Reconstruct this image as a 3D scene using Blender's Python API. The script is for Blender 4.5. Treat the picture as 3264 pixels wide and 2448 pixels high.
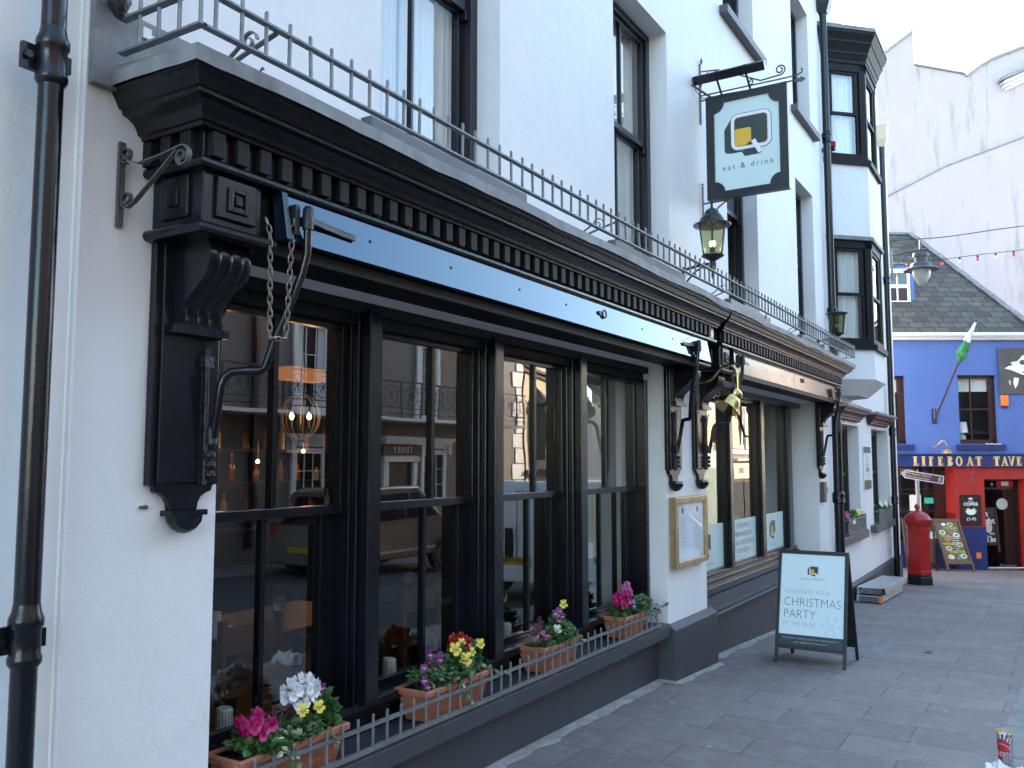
import bpy, math, random
from math import sin, cos, pi, radians
from mathutils import Vector, Matrix, noise
for o in list(bpy.data.objects): bpy.data.objects.remove(o)
SC = bpy.context.scene
COL = SC.collection
RND = random.Random(7)

# ------------------------------------------------------------------ camera
PITCH, YAW = radians(4.92), radians(31.3)
FWD = Vector((cos(PITCH)*cos(YAW), cos(PITCH)*sin(YAW), sin(PITCH)))
RGT = Vector((sin(YAW), -cos(YAW), 0))
UPV = RGT.cross(FWD)
cam = bpy.data.cameras.new('camera'); cam_o = bpy.data.objects.new('camera', cam); COL.objects.link(cam_o)
cam.sensor_width = 36; cam.lens = 36*2800/3264; cam.clip_start = .05; cam.clip_end = 600
cam_o.matrix_world = Matrix((( RGT.x, UPV.x, -FWD.x, 0), (RGT.y, UPV.y, -FWD.y, 0), (RGT.z, UPV.z, -FWD.z, 0), (0, 0, 0, 1)))
SC.camera = cam_o

# ------------------------------------------------------------------ sky, sun, exposure
SUN_EL, SUN_AZ = radians(21), radians(30)        # azimuth measured from +X towards +Y
SUN = Vector((cos(SUN_AZ)*cos(SUN_EL), sin(SUN_AZ)*cos(SUN_EL), sin(SUN_EL)))
W = bpy.data.worlds.new('World'); SC.world = W; W.use_nodes = True
nt = W.node_tree; bg = nt.nodes['Background']
sky = nt.nodes.new('ShaderNodeTexSky'); sky.sky_type = 'NISHITA'; sky.sun_disc = False
sky.sun_elevation = SUN_EL; sky.sun_rotation = pi/2 - SUN_AZ
sky.air_density = 1.0; sky.dust_density = 1.0; sky.ozone_density = 1.0
hsv = nt.nodes.new('ShaderNodeHueSaturation'); hsv.inputs['Saturation'].default_value = 1.0
hsv.inputs['Hue'].default_value = .492; nt.links.new(sky.outputs[0], hsv.inputs['Color']); nt.links.new(hsv.outputs[0], bg.inputs[0])
bg.inputs[1].default_value = .15
sl = bpy.data.lights.new('sun', 'SUN'); sl.energy = 3.0; sl.angle = radians(.5); sl.color = (1, .86, .68)
so = bpy.data.objects.new('sun', sl); COL.objects.link(so); so.rotation_euler = SUN.to_track_quat('Z', 'Y').to_euler()
SC.view_settings.view_transform = 'Standard'; SC.view_settings.look = 'None'
SC.view_settings.exposure = 2.9; SC.view_settings.gamma = 1
SC.cycles.use_denoising = True
SC.cycles.max_bounces = 10; SC.cycles.transparent_max_bounces = 16; SC.cycles.glossy_bounces = 5
SC.cycles.sample_clamp_indirect = 8

# ------------------------------------------------------------------ materials
def _nodes(name):
    m = bpy.data.materials.new(name); m.use_nodes = True
    return m, m.node_tree, m.node_tree.nodes['Principled BSDF']
def N(nt, t, **kw):
    n = nt.nodes.new('ShaderNode'+t)
    for k, v in kw.items():
        if k in n.inputs: n.inputs[k].default_value = v
        else: setattr(n, k, v)
    return n
def coords(nt, scale=(1, 1, 1), rot=(0, 0, 0)):
    tc = N(nt, 'NewGeometry'); mp = N(nt, 'Mapping'); mp.inputs['Scale'].default_value = scale; mp.inputs['Rotation'].default_value = rot
    nt.links.new(tc.outputs['Position'], mp.inputs['Vector']); return mp.outputs[0]
def ramp(nt, fac, stops):
    r = N(nt, 'ValToRGB'); e = r.color_ramp.elements
    e[0].position, e[0].color = stops[0][0], (*stops[0][1], 1); e[1].position, e[1].color = stops[-1][0], (*stops[-1][1], 1)
    for p, c in stops[1:-1]:
        x = e.new(p); x.color = (*c, 1)
    nt.links.new(fac, r.inputs[0]); return r.outputs[0]
def mixc(nt, a, b, fac, mode='MIX'):
    m = N(nt, 'MixRGB', blend_type=mode)
    for s, v in ((1, a), (2, b), (0, fac)):
        if hasattr(v, 'is_linked'): nt.links.new(v, m.inputs[s])
        elif s == 0: m.inputs[0].default_value = v
        else: m.inputs[s].default_value = (*v, 1)
    return m.outputs[0]
def noise_t(nt, vec, scale, detail=4, rough=.6):
    n = N(nt, 'TexNoise', Scale=scale, Detail=detail, Roughness=rough); nt.links.new(vec, n.inputs['Vector']); return n.outputs['Fac']
def mat(name, col, rough=.5, var=.12, vscale=3, bump=0, bscale=60, metal=0, spec=.5, vmap=(1, 1, 1), rvar=0, coat=0, ior=None, emit=None, estr=0, bdist=.01):
    """principled paint with worn variation and a bumpy surface"""
    m, nt, p = _nodes(name); v = coords(nt, vmap)
    n1 = noise_t(nt, v, vscale, 6)
    lo = tuple(c*(1-var) for c in col); hi = tuple(min(1, c*(1+var)) for c in col)
    nt.links.new(ramp(nt, n1, [(.3, lo), (.7, hi)]), p.inputs['Base Color'])
    p.inputs['Roughness'].default_value = rough; p.inputs['Metallic'].default_value = metal
    p.inputs['Specular IOR Level'].default_value = spec
    if ior: p.inputs['IOR'].default_value = ior
    if coat: p.inputs['Coat Weight'].default_value = coat; p.inputs['Coat Roughness'].default_value = .05
    if rvar:
        mr = N(nt, 'MapRange'); mr.inputs[3].default_value = max(0, rough-rvar); mr.inputs[4].default_value = rough+rvar
        nt.links.new(noise_t(nt, v, vscale*4, 5), mr.inputs[0]); nt.links.new(mr.outputs[0], p.inputs['Roughness'])
    if bump:
        b = N(nt, 'Bump', Strength=bump, Distance=bdist); nt.links.new(noise_t(nt, v, bscale, 5), b.inputs['Height']); nt.links.new(b.outputs[0], p.inputs['Normal'])
    if emit: p.inputs['Emission Color'].default_value = (*emit, 1); p.inputs['Emission Strength'].default_value = estr
    return m
def render_wall(name, col, streak=(.55, .57, .5), amt=.25, bump=.35, zscale=.35, thr=(.55, .75)):
    """painted render: trowel lumps, fine grain, faint run marks"""
    m, nt, p = _nodes(name); v = coords(nt)
    base = ramp(nt, noise_t(nt, v, 1.3, 6), [(.3, tuple(c*.93 for c in col)), (.7, col)])
    sv = coords(nt, (1.5, 1.5, zscale)); s = noise_t(nt, sv, 1.6, 7, .65)
    sm = N(nt, 'MapRange'); sm.inputs[1].default_value, sm.inputs[2].default_value = thr; sm.inputs[4].default_value = amt
    nt.links.new(s, sm.inputs[0])
    vc = N(nt, 'TexVoronoi', Scale=.75, feature='DISTANCE_TO_EDGE'); wn = N(nt, 'TexNoise', Scale=3.5, Detail=5); nt.links.new(v, wn.inputs['Vector'])
    ws = N(nt, 'VectorMath', operation='SCALE'); ws.inputs['Scale'].default_value = .35; nt.links.new(wn.outputs['Color'], ws.inputs[0]); wa = N(nt, 'VectorMath', operation='ADD'); nt.links.new(v, wa.inputs[0]); nt.links.new(ws.outputs[0], wa.inputs[1]); nt.links.new(wa.outputs[0], vc.inputs['Vector'])
    lt_ = N(nt, 'MapRange'); lt_.inputs[1].default_value, lt_.inputs[2].default_value, lt_.inputs[3].default_value, lt_.inputs[4].default_value = .0, .0035, 1, 0; nt.links.new(vc.outputs['Distance'], lt_.inputs[0])
    mk = N(nt, 'MapRange'); mk.inputs[1].default_value, mk.inputs[2].default_value = .55, .65; mk.inputs[4].default_value = .4; nt.links.new(noise_t(nt, v, .8, 2), mk.inputs[0])
    cm = N(nt, 'Math', operation='MULTIPLY'); nt.links.new(lt_.outputs[0], cm.inputs[0]); nt.links.new(mk.outputs[0], cm.inputs[1])
    nt.links.new(mixc(nt, mixc(nt, base, streak, sm.outputs[0]), (.3, .3, .29), cm.outputs[0]), p.inputs['Base Color'])
    p.inputs['Roughness'].default_value = .55; p.inputs['Specular IOR Level'].default_value = .35
    a = noise_t(nt, v, 9, 3); b = noise_t(nt, v, 75, 3)
    ad = N(nt, 'Math', operation='MULTIPLY_ADD'); nt.links.new(b, ad.inputs[0]); ad.inputs[1].default_value = .35; nt.links.new(a, ad.inputs[2])
    bp = N(nt, 'Bump', Strength=bump, Distance=.012); nt.links.new(ad.outputs[0], bp.inputs['Height']); nt.links.new(bp.outputs[0], p.inputs['Normal'])
    return m
def glass_mat(name, ior=1.55, tint=(1, 1, 1), wob=.12, rough=0.0):
    m, nt, p = _nodes(name); nt.nodes.remove(p)
    out = nt.nodes['Material Output']; v = coords(nt)
    tr = N(nt, 'BsdfTransparent'); tr.inputs[0].default_value = (*tint, 1); gl = N(nt, 'BsdfGlossy', Roughness=rough); fr = N(nt, 'Fresnel', IOR=ior); ge = N(nt, 'NewGeometry'); mi = N(nt, 'Math', operation='MULTIPLY_ADD')   # same reflectance from either side of the pane
    nt.links.new(ge.outputs['Backfacing'], mi.inputs[0]); mi.inputs[1].default_value = 1/ior-ior; mi.inputs[2].default_value = ior; nt.links.new(mi.outputs[0], fr.inputs['IOR'])
    bp = N(nt, 'Bump', Strength=wob, Distance=.02); nt.links.new(noise_t(nt, v, 2.2, 1), bp.inputs['Height']); nt.links.new(bp.outputs[0], gl.inputs['Normal'])
    mx = N(nt, 'MixShader'); nt.links.new(fr.outputs[0], mx.inputs[0]); nt.links.new(tr.outputs[0], mx.inputs[1]); nt.links.new(gl.outputs[0], mx.inputs[2])
    nt.links.new(mx.outputs[0], out.inputs[0]); return m
def paving(name):
    m, nt, p = _nodes(name)
    v = coords(nt, (1, 1, 1), (0, 0, pi/2))
    br = N(nt, 'TexBrick', Scale=1.0); br.inputs['Brick Width'].default_value = .92; br.inputs['Row Height'].default_value = .46
    br.inputs['Mortar Size'].default_value = .006; br.inputs['Mortar Smooth'].default_value = .3; br.offset = .42
    br.inputs['Color1'].default_value = (.188, .152, .143, 1); br.inputs['Color2'].default_value = (.245, .203, .188, 1); br.inputs['Mortar'].default_value = (.095, .083, .08, 1)
    br.inputs['Bias'].default_value = 0
    wv = N(nt, 'VectorMath', operation='ADD'); nz = N(nt, 'TexNoise', Scale=1.2, Detail=3); nt.links.new(v, nz.inputs['Vector'])
    sc = N(nt, 'VectorMath', operation='SCALE'); sc.inputs['Scale'].default_value = .025; nt.links.new(nz.outputs['Color'], sc.inputs[0])
    nt.links.new(v, wv.inputs[0]); nt.links.new(sc.outputs[0], wv.inputs[1]); nt.links.new(wv.outputs[0], br.inputs['Vector'])
    g = coords(nt)
    c = mixc(nt, br.outputs['Color'], (.24, .225, .22), .0)
    big = N(nt, 'MapRange'); big.inputs[1].default_value, big.inputs[2].default_value = .42, .72; big.inputs[4].default_value = .55
    nt.links.new(noise_t(nt, g, .9, 7, .65), big.inputs[0]); c = mixc(nt, c, (.125, .11, .113), big.outputs[0])
    med = N(nt, 'MapRange'); med.inputs[1].default_value, med.inputs[2].default_value = .50, .64; med.inputs[4].default_value = .5
    nt.links.new(noise_t(nt, g, 6, 6, .7), med.inputs[0]); c = mixc(nt, c, (.29, .255, .235), med.outputs[0])
    grain = noise_t(nt, g, 130, 2); c = mixc(nt, c, ramp(nt, grain, [(.3, (.72, .72, .72)), (.7, (1.2, 1.2, 1.2))]), .6, 'MULTIPLY')
    vo = N(nt, 'TexVoronoi', Scale=4.6); vo.inputs['Randomness'].default_value = 1
    wob = N(nt, 'VectorMath', operation='ADD'); n2 = N(nt, 'TexNoise', Scale=25, Detail=2); nt.links.new(g, n2.inputs['Vector'])
    s2 = N(nt, 'VectorMath', operation='SCALE'); s2.inputs['Scale'].default_value = .05; nt.links.new(n2.outputs['Color'], s2.inputs[0]); nt.links.new(g, wob.inputs[0]); nt.links.new(s2.outputs[0], wob.inputs[1]); nt.links.new(wob.outputs[0], vo.inputs['Vector'])
    spot = N(nt, 'Math', operation='LESS_THAN'); nt.links.new(vo.outputs['Distance'], spot.inputs[0])
    sep = N(nt, 'SeparateColor'); nt.links.new(vo.outputs['Color'], sep.inputs[0])
    pw = N(nt, 'Math', operation='MULTIPLY'); nt.links.new(sep.outputs[0], pw.inputs[0]); pw.inputs[1].default_value = .085; nt.links.new(pw.outputs[0], spot.inputs[1])
    sf = N(nt, 'Math', operation='MULTIPLY'); nt.links.new(spot.outputs[0], sf.inputs[0]); sf.inputs[1].default_value = .75
    c = mixc(nt, c, (.5, .49, .47), sf.outputs[0])
    nt.links.new(c, p.inputs['Base Color']); p.inputs['Roughness'].default_value = .62
    ad = N(nt, 'Math', operation='MULTIPLY_ADD'); nt.links.new(br.outputs['Fac'], ad.inputs[0]); ad.inputs[1].default_value = -1.2; nt.links.new(noise_t(nt, g, 40, 5), ad.inputs[2])
    b = N(nt, 'Bump', Strength=.5, Distance=.006); nt.links.new(ad.outputs[0], b.inputs['Height']); nt.links.new(b.outputs[0], p.inputs['Normal'])
    return m
def brick(name, c1, c2, mortar, w, h, rot=(0, 0, 0), msize=.012, bump=.5, moss=None, rough=.75):
    m, nt, p = _nodes(name); tc = N(nt, 'TexCoord'); v = tc.outputs['UV']
    br = N(nt, 'TexBrick', Scale=1.0); br.inputs['Brick Width'].default_value = w; br.inputs['Row Height'].default_value = h; br.inputs['Mortar Size'].default_value = msize
    br.inputs['Color1'].default_value = (*c1, 1); br.inputs['Color2'].default_value = (*c2, 1); br.inputs['Mortar'].default_value = (*mortar, 1)
    nt.links.new(v, br.inputs['Vector']); g = coords(nt); c = br.outputs['Color']
    c = mixc(nt, c, ramp(nt, noise_t(nt, g, 5, 6), [(.3, (.6, .6, .6)), (.7, (1.3, 1.3, 1.3))]), .6, 'MULTIPLY')
    if moss:
        for sc_, a, b_, col in moss:
            mr = N(nt, 'MapRange'); mr.inputs[1].default_value, mr.inputs[2].default_value = a, b_; mr.inputs[4].default_value = .85
            nt.links.new(noise_t(nt, g, sc_, 5, .65), mr.inputs[0]); c = mixc(nt, c, col, mr.outputs[0])
    nt.links.new(c, p.inputs['Base Color']); p.inputs['Roughness'].default_value = rough
    b = N(nt, 'Bump', Strength=bump, Distance=.02, invert=True); nt.links.new(br.outputs['Fac'], b.inputs['Height']); nt.links.new(b.outputs[0], p.inputs['Normal'])
    return m
def leaf_mat(name, c1, c2, rough=.45):
    m, nt, p = _nodes(name); v = coords(nt)
    nt.links.new(ramp(nt, noise_t(nt, v, 38, 2), [(.35, c1), (.65, c2)]), p.inputs['Base Color'])
    p.inputs['Roughness'].default_value = rough; p.inputs['Subsurface Weight'].default_value = .0
    return m

M = {}
M['white'] = render_wall('white_render', (.80, .80, .80), (.62, .62, .6), .18, .4)
M['white_lite'] = mat('white_paint', (.80, .80, .79), .4, .03, 4, .1, 40)
M['black'] = mat('black_gloss_paint', (.0065, .0075, .011), .20, .25, 8, .14, 34, rvar=.08, vmap=(1, 1, .35), spec=.42)
M['cornice'] = mat('black_cornice_paint', (.0065, .007, .009), .24, .3, 9, .18, 40, rvar=.1, spec=.4)
M['dentil'] = mat('black_dull_paint', (.012, .0115, .012), .55, .3, 12, .2, 50, spec=.2)
M['black_plain'] = mat('black_satin_paint', (.010, .011, .015), .32, .2, 8, .15, 60)
M['fascia'] = mat('black_gloss_board', (.006, .014, .028), .03, .1, 3, .015, 3, spec=.5, ior=1.85)
M['fascia'].node_tree.nodes['Principled BSDF'].inputs['Specular Tint'].default_value = (.55, .78, 1, 1)   # blue of the reflected sky put into specular and base colour
M['fascia2'] = mat('worn_black_board', (.02, .018, .017), .16, .2, 3, .04, 8, spec=.8, rvar=.08, ior=1.8)
M['iron_black'] = mat('black_painted_iron', (.012, .012, .014), .25, .3, 30, .5, 90, rvar=.1)
M['galv'] = mat('galvanised_iron', (.19, .195, .20), .5, .25, 25, .3, 90, metal=.35)
M['chain'] = mat('chain_steel', (.26, .245, .21), .35, .3, 40, metal=.9)
M['lead'] = mat('lead_sheet', (.20, .20, .20), .6, .35, 7, .5, 14, rvar=.15)
M['slate_paint'] = mat('slate_grey_masonry_paint', (.045, .045, .055), .55, .18, 5, .25, 50)
M['sill_paint'] = mat('grey_sill_paint', (.075, .077, .088), .5, .15, 6, .2, 50)
M['cement'] = mat('cement_fillet', (.28, .275, .26), .85, .3, 9, .6, 50)
M['paving'] = paving('stone_paving')
M['kerb'] = mat('kerb_stone', (.27, .26, .24), .8, .2, 8, .5, 70)
M['road'] = mat('asphalt', (.05, .05, .052), .8, .25, 6, .5, 120)
M['earth'] = mat('far_ground', (.12, .12, .11), .9)
M['terracotta'] = mat('terracotta', (.40, .155, .085), .6, .22, 14, .3, 60)
M['soil'] = mat('soil', (.03, .022, .015), .9, .4, 40, .8, 60)
M['glass'] = glass_mat('window_glass', 2.7, (.93, .95, .94), .035)
M['glass_up'] = glass_mat('upper_window_glass', 2.5, (.95, .97, .98), .03)
M['case_glass'] = glass_mat('case_glass', 1.35, (.98, .99, 1), .03)
M['curtain'] = mat('pale_curtain', (.78, .79, .75), .8, .12, 3, .6, 3, vmap=(14, 14, .2), bdist=.05)
M['brass'] = mat('polished_brass', (.58, .43, .17), .15, .15, 10, metal=1)
M['brass_dull'] = mat('brushed_brass', (.40, .285, .15), .38, .2, 10, metal=.6)
M['sign_panel'] = mat('pale_blue_panel', (.60, .74, .73), .35, .03, 2)
M['poster'] = mat('pale_blue_poster', (.70, .82, .85), .3, .02, 2)
M['poster_dark'] = mat('dark_poster_band', (.035, .05, .06), .3, .05, 2)
M['text_grey'] = mat('grey_lettering', (.10, .11, .12), .5, .05)
M['text_light'] = mat('light_lettering', (.36, .40, .42), .5, .05)
M['text_pale'] = mat('pale_lettering', (.42, .47, .5), .5, .05)
M['snow'] = mat('pale_snowflake_print', (.585, .745, .79), .4, .03)
M['logo_dark'] = mat('dark_green_print', (.028, .045, .043), .35, .05)
M['logo_white'] = mat('white_print', (.78, .80, .86), .35, .02)
M['logo_yellow'] = mat('mustard_print', (.68, .43, .045), .35, .05)
M['vinyl'] = mat('frosted_vinyl', (.60, .74, .70), .45, .03, 2)
M['frame_dark'] = mat('dark_frame_plastic', (.016, .016, .017), .4, .15, 20)
M['red_box'] = mat('post_red', (.38, .014, .013), .35, .12, 6, .1, 40)
M['red_wall'] = mat('red_masonry_paint', (.33, .016, .014), .6, .15, 4, .2, 30)
M['blue_wall'] = render_wall('blue_masonry_paint', (.085, .155, .42), (.07, .125, .35), .35, .9, .6)
M['navy'] = mat('navy_paint', (.012, .025, .13), .45, .15, 4, .1, 30)
M['brown_wood'] = mat('dark_brown_timber', (.032, .010, .008), .4, .3, 8, .1, 40)
M['tav_glass'] = glass_mat('tavern_glass', 1.5, (.9, .9, .9), .05)
M['gold'] = mat('gold_lettering', (.66, .50, .22), .45, .1)
M['slates'] = brick('roof_slates', (.060, .050, .038), (.125, .105, .080), (.018, .017, .016), .42, .27, msize=.014, bump=1, moss=[(1.7, .52, .75, (.062, .058, .035)), (2.6, .69, .72, (.16, .13, .02))])
M['pink'] = render_wall('pale_pink_render', (.47, .395, .41), (.23, .23, .155), .8, .35, .22, (.54, .72))
M['pvc'] = mat('white_upvc', (.78, .79, .80), .3, .02)
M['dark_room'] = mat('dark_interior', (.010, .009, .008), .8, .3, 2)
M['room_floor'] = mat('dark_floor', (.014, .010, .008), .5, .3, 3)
M['wood_table'] = mat('oak_table', (.022, .013, .008), .4, .25, 6, vmap=(1, 8, 8))
M['wood_chair'] = mat('orange_wood', (.11, .045, .015), .45, .2, 9)
M['ceramic'] = mat('pale_ceramic', (.55, .58, .52), .3, .05)
M['paper'] = mat('white_paper', (.75, .77, .80), .7, .06, 5)
M['alu'] = mat('weathered_aluminium', (.42, .43, .44), .45, .3, 14, .3, 40, metal=.6)
M['bulb'] = mat('lit_warm_bulb', (1, .6, .2), emit=(1, .50, .14), estr=9)
M['bulb_pale'] = mat('lit_pale_bulb', (1, .9, .7), emit=(1, .86, .6), estr=3.5)
M['shade_lit'] = mat('lit_orange_shade', (.6, .3, .1), emit=(1, .36, .1), estr=.05)
M['lantern_glass'] = glass_mat('lantern_glass', 1.5, (.66, .67, .50), .02)
M['lamp_bowl'] = mat('pale_lamp_bowl', (.42, .42, .36), .2, .1, 6)
M['lamp_grey'] = mat('weathered_grey_iron', (.085, .08, .08), .5, .3, 20)
M['cream'] = render_wall('cream_render', (.72, .60, .42), (.5, .45, .35), .2, .2)
M['grey_wall'] = render_wall('grey_pebbledash', (.17, .155, .15), (.13, .12, .12), .3, .5)
M['dkglass'] = mat('dark_glazing', (.012, .013, .015), .05, .1, 3, spec=.7)
M['silver_car'] = mat('grey_beige_car_paint', (.20, .18, .155), .25, .04, 2, metal=.4, coat=1)
M['white_van'] = mat('white_car_paint', (.70, .72, .74), .25, .03, 2, coat=1)
M['tyre'] = mat('tyre_rubber', (.018, .018, .018), .8)
M['plate'] = mat('yellow_plate', (.50, .31, .03), .4, .04)
M['ink'] = mat('black_ink', (.01, .01, .01), .5)
M['redlight'] = mat('red_lens', (.4, .02, .015), .2)
M['orange'] = mat('orange_plastic', (.85, .20, .03), .4, .05)
M['leaf'] = leaf_mat('leaf_green', (.035, .10, .026), (.09, .20, .055))
M['ivy'] = leaf_mat('ivy_green', (.04, .095, .04), (.14, .21, .12))
M['ivy_edge'] = leaf_mat('variegated_ivy', (.20, .24, .12), (.36, .38, .22))
M['magenta'] = leaf_mat('magenta_petals', (.36, .008, .09), (.56, .03, .20))
M['whitepetal'] = leaf_mat('white_petals', (.74, .74, .78), (.80, .80, .80))
M['redpetal'] = leaf_mat('red_petals', (.30, .006, .012), (.48, .015, .02))
M['pinkpetal'] = leaf_mat('pink_petals', (.60, .13, .38), (.72, .26, .52))
M['yellowpetal'] = leaf_mat('yellow_petals', (.72, .56, .03), (.80, .70, .12))
M['purplepetal'] = leaf_mat('purple_petals', (.09, .006, .13), (.20, .012, .20))
M['heather'] = leaf_mat('heather_pink', (.12, .04, .065), (.26, .12, .15))
M['palepetal'] = leaf_mat('pale_green_petals', (.52, .60, .42), (.68, .74, .58))
M['bluepetal'] = leaf_mat('violet_blue_petals', (.10, .08, .55), (.45, .45, .8))
M['flag_green'] = mat('flag_green', (.03, .24, .08), .7, .15, 6)
M['cupblue'] = mat('navy_print', (.02, .03, .22), .5, .05)
M['cupred'] = mat('red_print', (.55, .03, .03), .5, .05)
M['chips'] = mat('fried_chips', (.62, .40, .14), .5, .2, 30)
M['cuplining'] = mat('cream_card', (.72, .66, .42), .6, .04)
M['board_black'] = mat('black_poster', (.018, .017, .017), .35, .1)
M['lime'] = mat('lime_lettering', (.42, .62, .03), .5)
M['plum'] = mat('plum_cornice_paint', (.055, .018, .022), .4, .2, 8)
M['food_a'] = mat('orange_brown_print', (.36, .16, .05), .5, .5, 40)
M['food_b'] = mat('green_print', (.12, .24, .06), .5, .5, 40)
M['food_c'] = mat('cream_print', (.6, .52, .38), .5, .4, 40)
M['teal'] = mat('teal_card', (.05, .45, .35), .5)
M['banner'] = mat('dark_grey_banner', (.075, .07, .07), .6, .15, 3)
M['pinkshop'] = render_wall('shaded_pink_render', (.22, .17, .16), (.2, .16, .15), .2, .2)  # base darkened to stand in for shade on this sunward front
M['bottle_brown'] = mat('amber_bottle', (.16, .055, .015), .12, .2, 10)
M['bottle_clear'] = mat('pale_bottle', (.35, .33, .28), .1, .2, 10)
M['stain'] = mat('yellow_lichen', (.40, .34, .16), .8, .2, 9)

# ------------------------------------------------------------------ mesh builder
ORG = {}
class MB:
    def __init__(s, *mats): s.v = []; s.f = []; s.mi = []; s.cur = 0; s.mats = list(mats); s.T = None; s.uv = {}
    def use(s, name):
        if name not in s.mats: s.mats.append(name)
        s.cur = s.mats.index(name); return s
    def add(s, vs, fs):
        b = len(s.v); T = s.T
        for p in vs:
            p = Vector(p); s.v.append(T @ p if T else p)
        for f in fs: s.f.append([b+i for i in f]); s.mi.append(s.cur)
        return b
    def box(s, x0, x1, y0, y1, z0, z1):
        x0, x1 = min(x0, x1), max(x0, x1); y0, y1 = min(y0, y1), max(y0, y1); z0, z1 = min(z0, z1), max(z0, z1)
        s.add([(x0, y0, z0), (x1, y0, z0), (x1, y1, z0), (x0, y1, z0), (x0, y0, z1), (x1, y0, z1), (x1, y1, z1), (x0, y1, z1)],
              [(0, 3, 2, 1), (4, 5, 6, 7), (0, 1, 5, 4), (1, 2, 6, 5), (2, 3, 7, 6), (3, 0, 4, 7)])
        return s
    def quad(s, *p): s.add(p, [tuple(range(len(p)))]); return s
    def prism(s, pts, vec):
        n = len(pts); vec = Vector(vec); a = [Vector(p) for p in pts]
        s.add(a+[p+vec for p in a], [tuple(range(n-1, -1, -1)), tuple(range(n, 2*n))]+[(i, (i+1) % n, n+(i+1) % n, n+i) for i in range(n)]); return s
    def tube(s, pts, r, n=8, cap=True):
        P = [Vector(p) for p in pts]; k = len(P); rs = r if isinstance(r, (list, tuple)) else [r]*k
        t0 = (P[1]-P[0]).normalized(); a = t0.orthogonal().normalized(); vs = []
        for i in range(k):
            t = (P[min(i+1, k-1)]-P[max(i-1, 0)]).normalized()
            a = (a-a.dot(t)*t)
            a = a.normalized() if a.length > 1e-6 else t.orthogonal().normalized()
            b = t.cross(a)
            for j in range(n): vs.append(P[i]+(a*cos(2*pi*j/n)+b*sin(2*pi*j/n))*rs[i])
        fs = [(i*n+j, i*n+(j+1) % n, (i+1)*n+(j+1) % n, (i+1)*n+j) for i in range(k-1) for j in range(n)]
        if cap: fs += [tuple(range(n-1, -1, -1)), tuple((k-1)*n+j for j in range(n))]
        s.add(vs, fs); return s
    def strap(s, pts, w, t, side):
        """flat bar along pts, w wide along 'side', t thick"""
        P = [Vector(p) for p in pts]; S = Vector(side).normalized(); k = len(P); vs = []
        for i in range(k):
            d = (P[min(i+1, k-1)]-P[max(i-1, 0)]).normalized(); nrm = d.cross(S).normalized()
            for a, b in ((-1, -1), (1, -1), (1, 1), (-1, 1)): vs.append(P[i]+S*(a*w/2)+nrm*(b*t/2))
        s.add(vs, [(i*4+j, i*4+(j+1) % 4, i*4+4+(j+1) % 4, i*4+4+j) for i in range(k-1) for j in range(4)]+[(3, 2, 1, 0), tuple((k-1)*4+j for j in range(4))]); return s
    def lathe(s, prof, c=(0, 0, 0), n=16, ax=None, ph=0):
        c = Vector(c); z = Vector(ax or (0, 0, 1)).normalized(); x = z.orthogonal().normalized() if ax else Vector((1, 0, 0)); y = z.cross(x); vs = []
        for r, h in prof:
            for j in range(n): vs.append(c+z*h+(x*cos(2*pi*j/n+ph)+y*sin(2*pi*j/n+ph))*r)
        k = len(prof)
        s.add(vs, [(i*n+j, i*n+(j+1) % n, (i+1)*n+(j+1) % n, (i+1)*n+j) for i in range(k-1) for j in range(n)]+[tuple(range(n-1, -1, -1)), tuple((k-1)*n+j for j in range(n))]); return s
    def ball(s, c, r, n=10, sq=(1, 1, 1)):
        c = Vector(c); k = n//2+1; vs = []; fs = []
        for i in range(k+1):
            a = pi*i/k
            for j in range(n):
                b = 2*pi*j/n; vs.append(c+Vector((sin(a)*cos(b)*r*sq[0], sin(a)*sin(b)*r*sq[1], cos(a)*r*sq[2])))
        s.add(vs, [(i*n+j, (i+1)*n+j, (i+1)*n+(j+1) % n, i*n+(j+1) % n) for i in range(k) for j in range(n)]); return s
    def sheet(s, fn, nu, nv):
        s.add([fn(i/nu, j/nv) for j in range(nv+1) for i in range(nu+1)], [(j*(nu+1)+i, j*(nu+1)+i+1, (j+1)*(nu+1)+i+1, (j+1)*(nu+1)+i) for j in range(nv) for i in range(nu)]); return s
    def frame(s, x0, x1, z0, z1, w, y0, y1, wb=None, wt=None):
        """rectangular frame in the xz plane"""
        wb = w if wb is None else wb; wt = w if wt is None else wt
        s.box(x0, x0+w, y0, y1, z0, z1); s.box(x1-w, x1, y0, y1, z0, z1); s.box(x0+w, x1-w, y0, y1, z0, z0+wb); s.box(x0+w, x1-w, y0, y1, z1-wt, z1); return s
    def build(s, name, parent=None, mats=None, smooth=False, bevel=0, org=None, uvproj=None):
        me = bpy.data.meshes.new(name)
        off = Vector(ORG[parent.name]) if parent is not None else Vector(org if org else (0, 0, 0))
        me.from_pydata([p-off for p in s.v], [], s.f)
        for m in (mats or s.mats): me.materials.append(M[m])
        me.polygons.foreach_set('material_index', s.mi)
        if uvproj:
            ul = me.uv_layers.new(name='UVMap'); uo, uu, uvv = uvproj
            for lp in me.loops:
                d = me.vertices[lp.vertex_index].co+off-Vector(uo); ul.data[lp.index].uv = (d.dot(uu), d.dot(uvv))
        me.validate(); me.update()
        if smooth:
            for p in me.polygons: p.use_smooth = True
            try: me.set_sharp_from_angle(angle=radians(40))
            except Exception: pass
        o = bpy.data.objects.new(name, me); COL.objects.link(o)
        if parent is not None: o.parent = parent; ORG[o.name] = off
        else: o.location = off; ORG[o.name] = off
        if bevel:
            b = o.modifiers.new('bevel', 'BEVEL'); b.width = bevel; b.segments = 2; b.limit_method = 'ANGLE'; b.angle_limit = radians(40)
        return o
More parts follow.
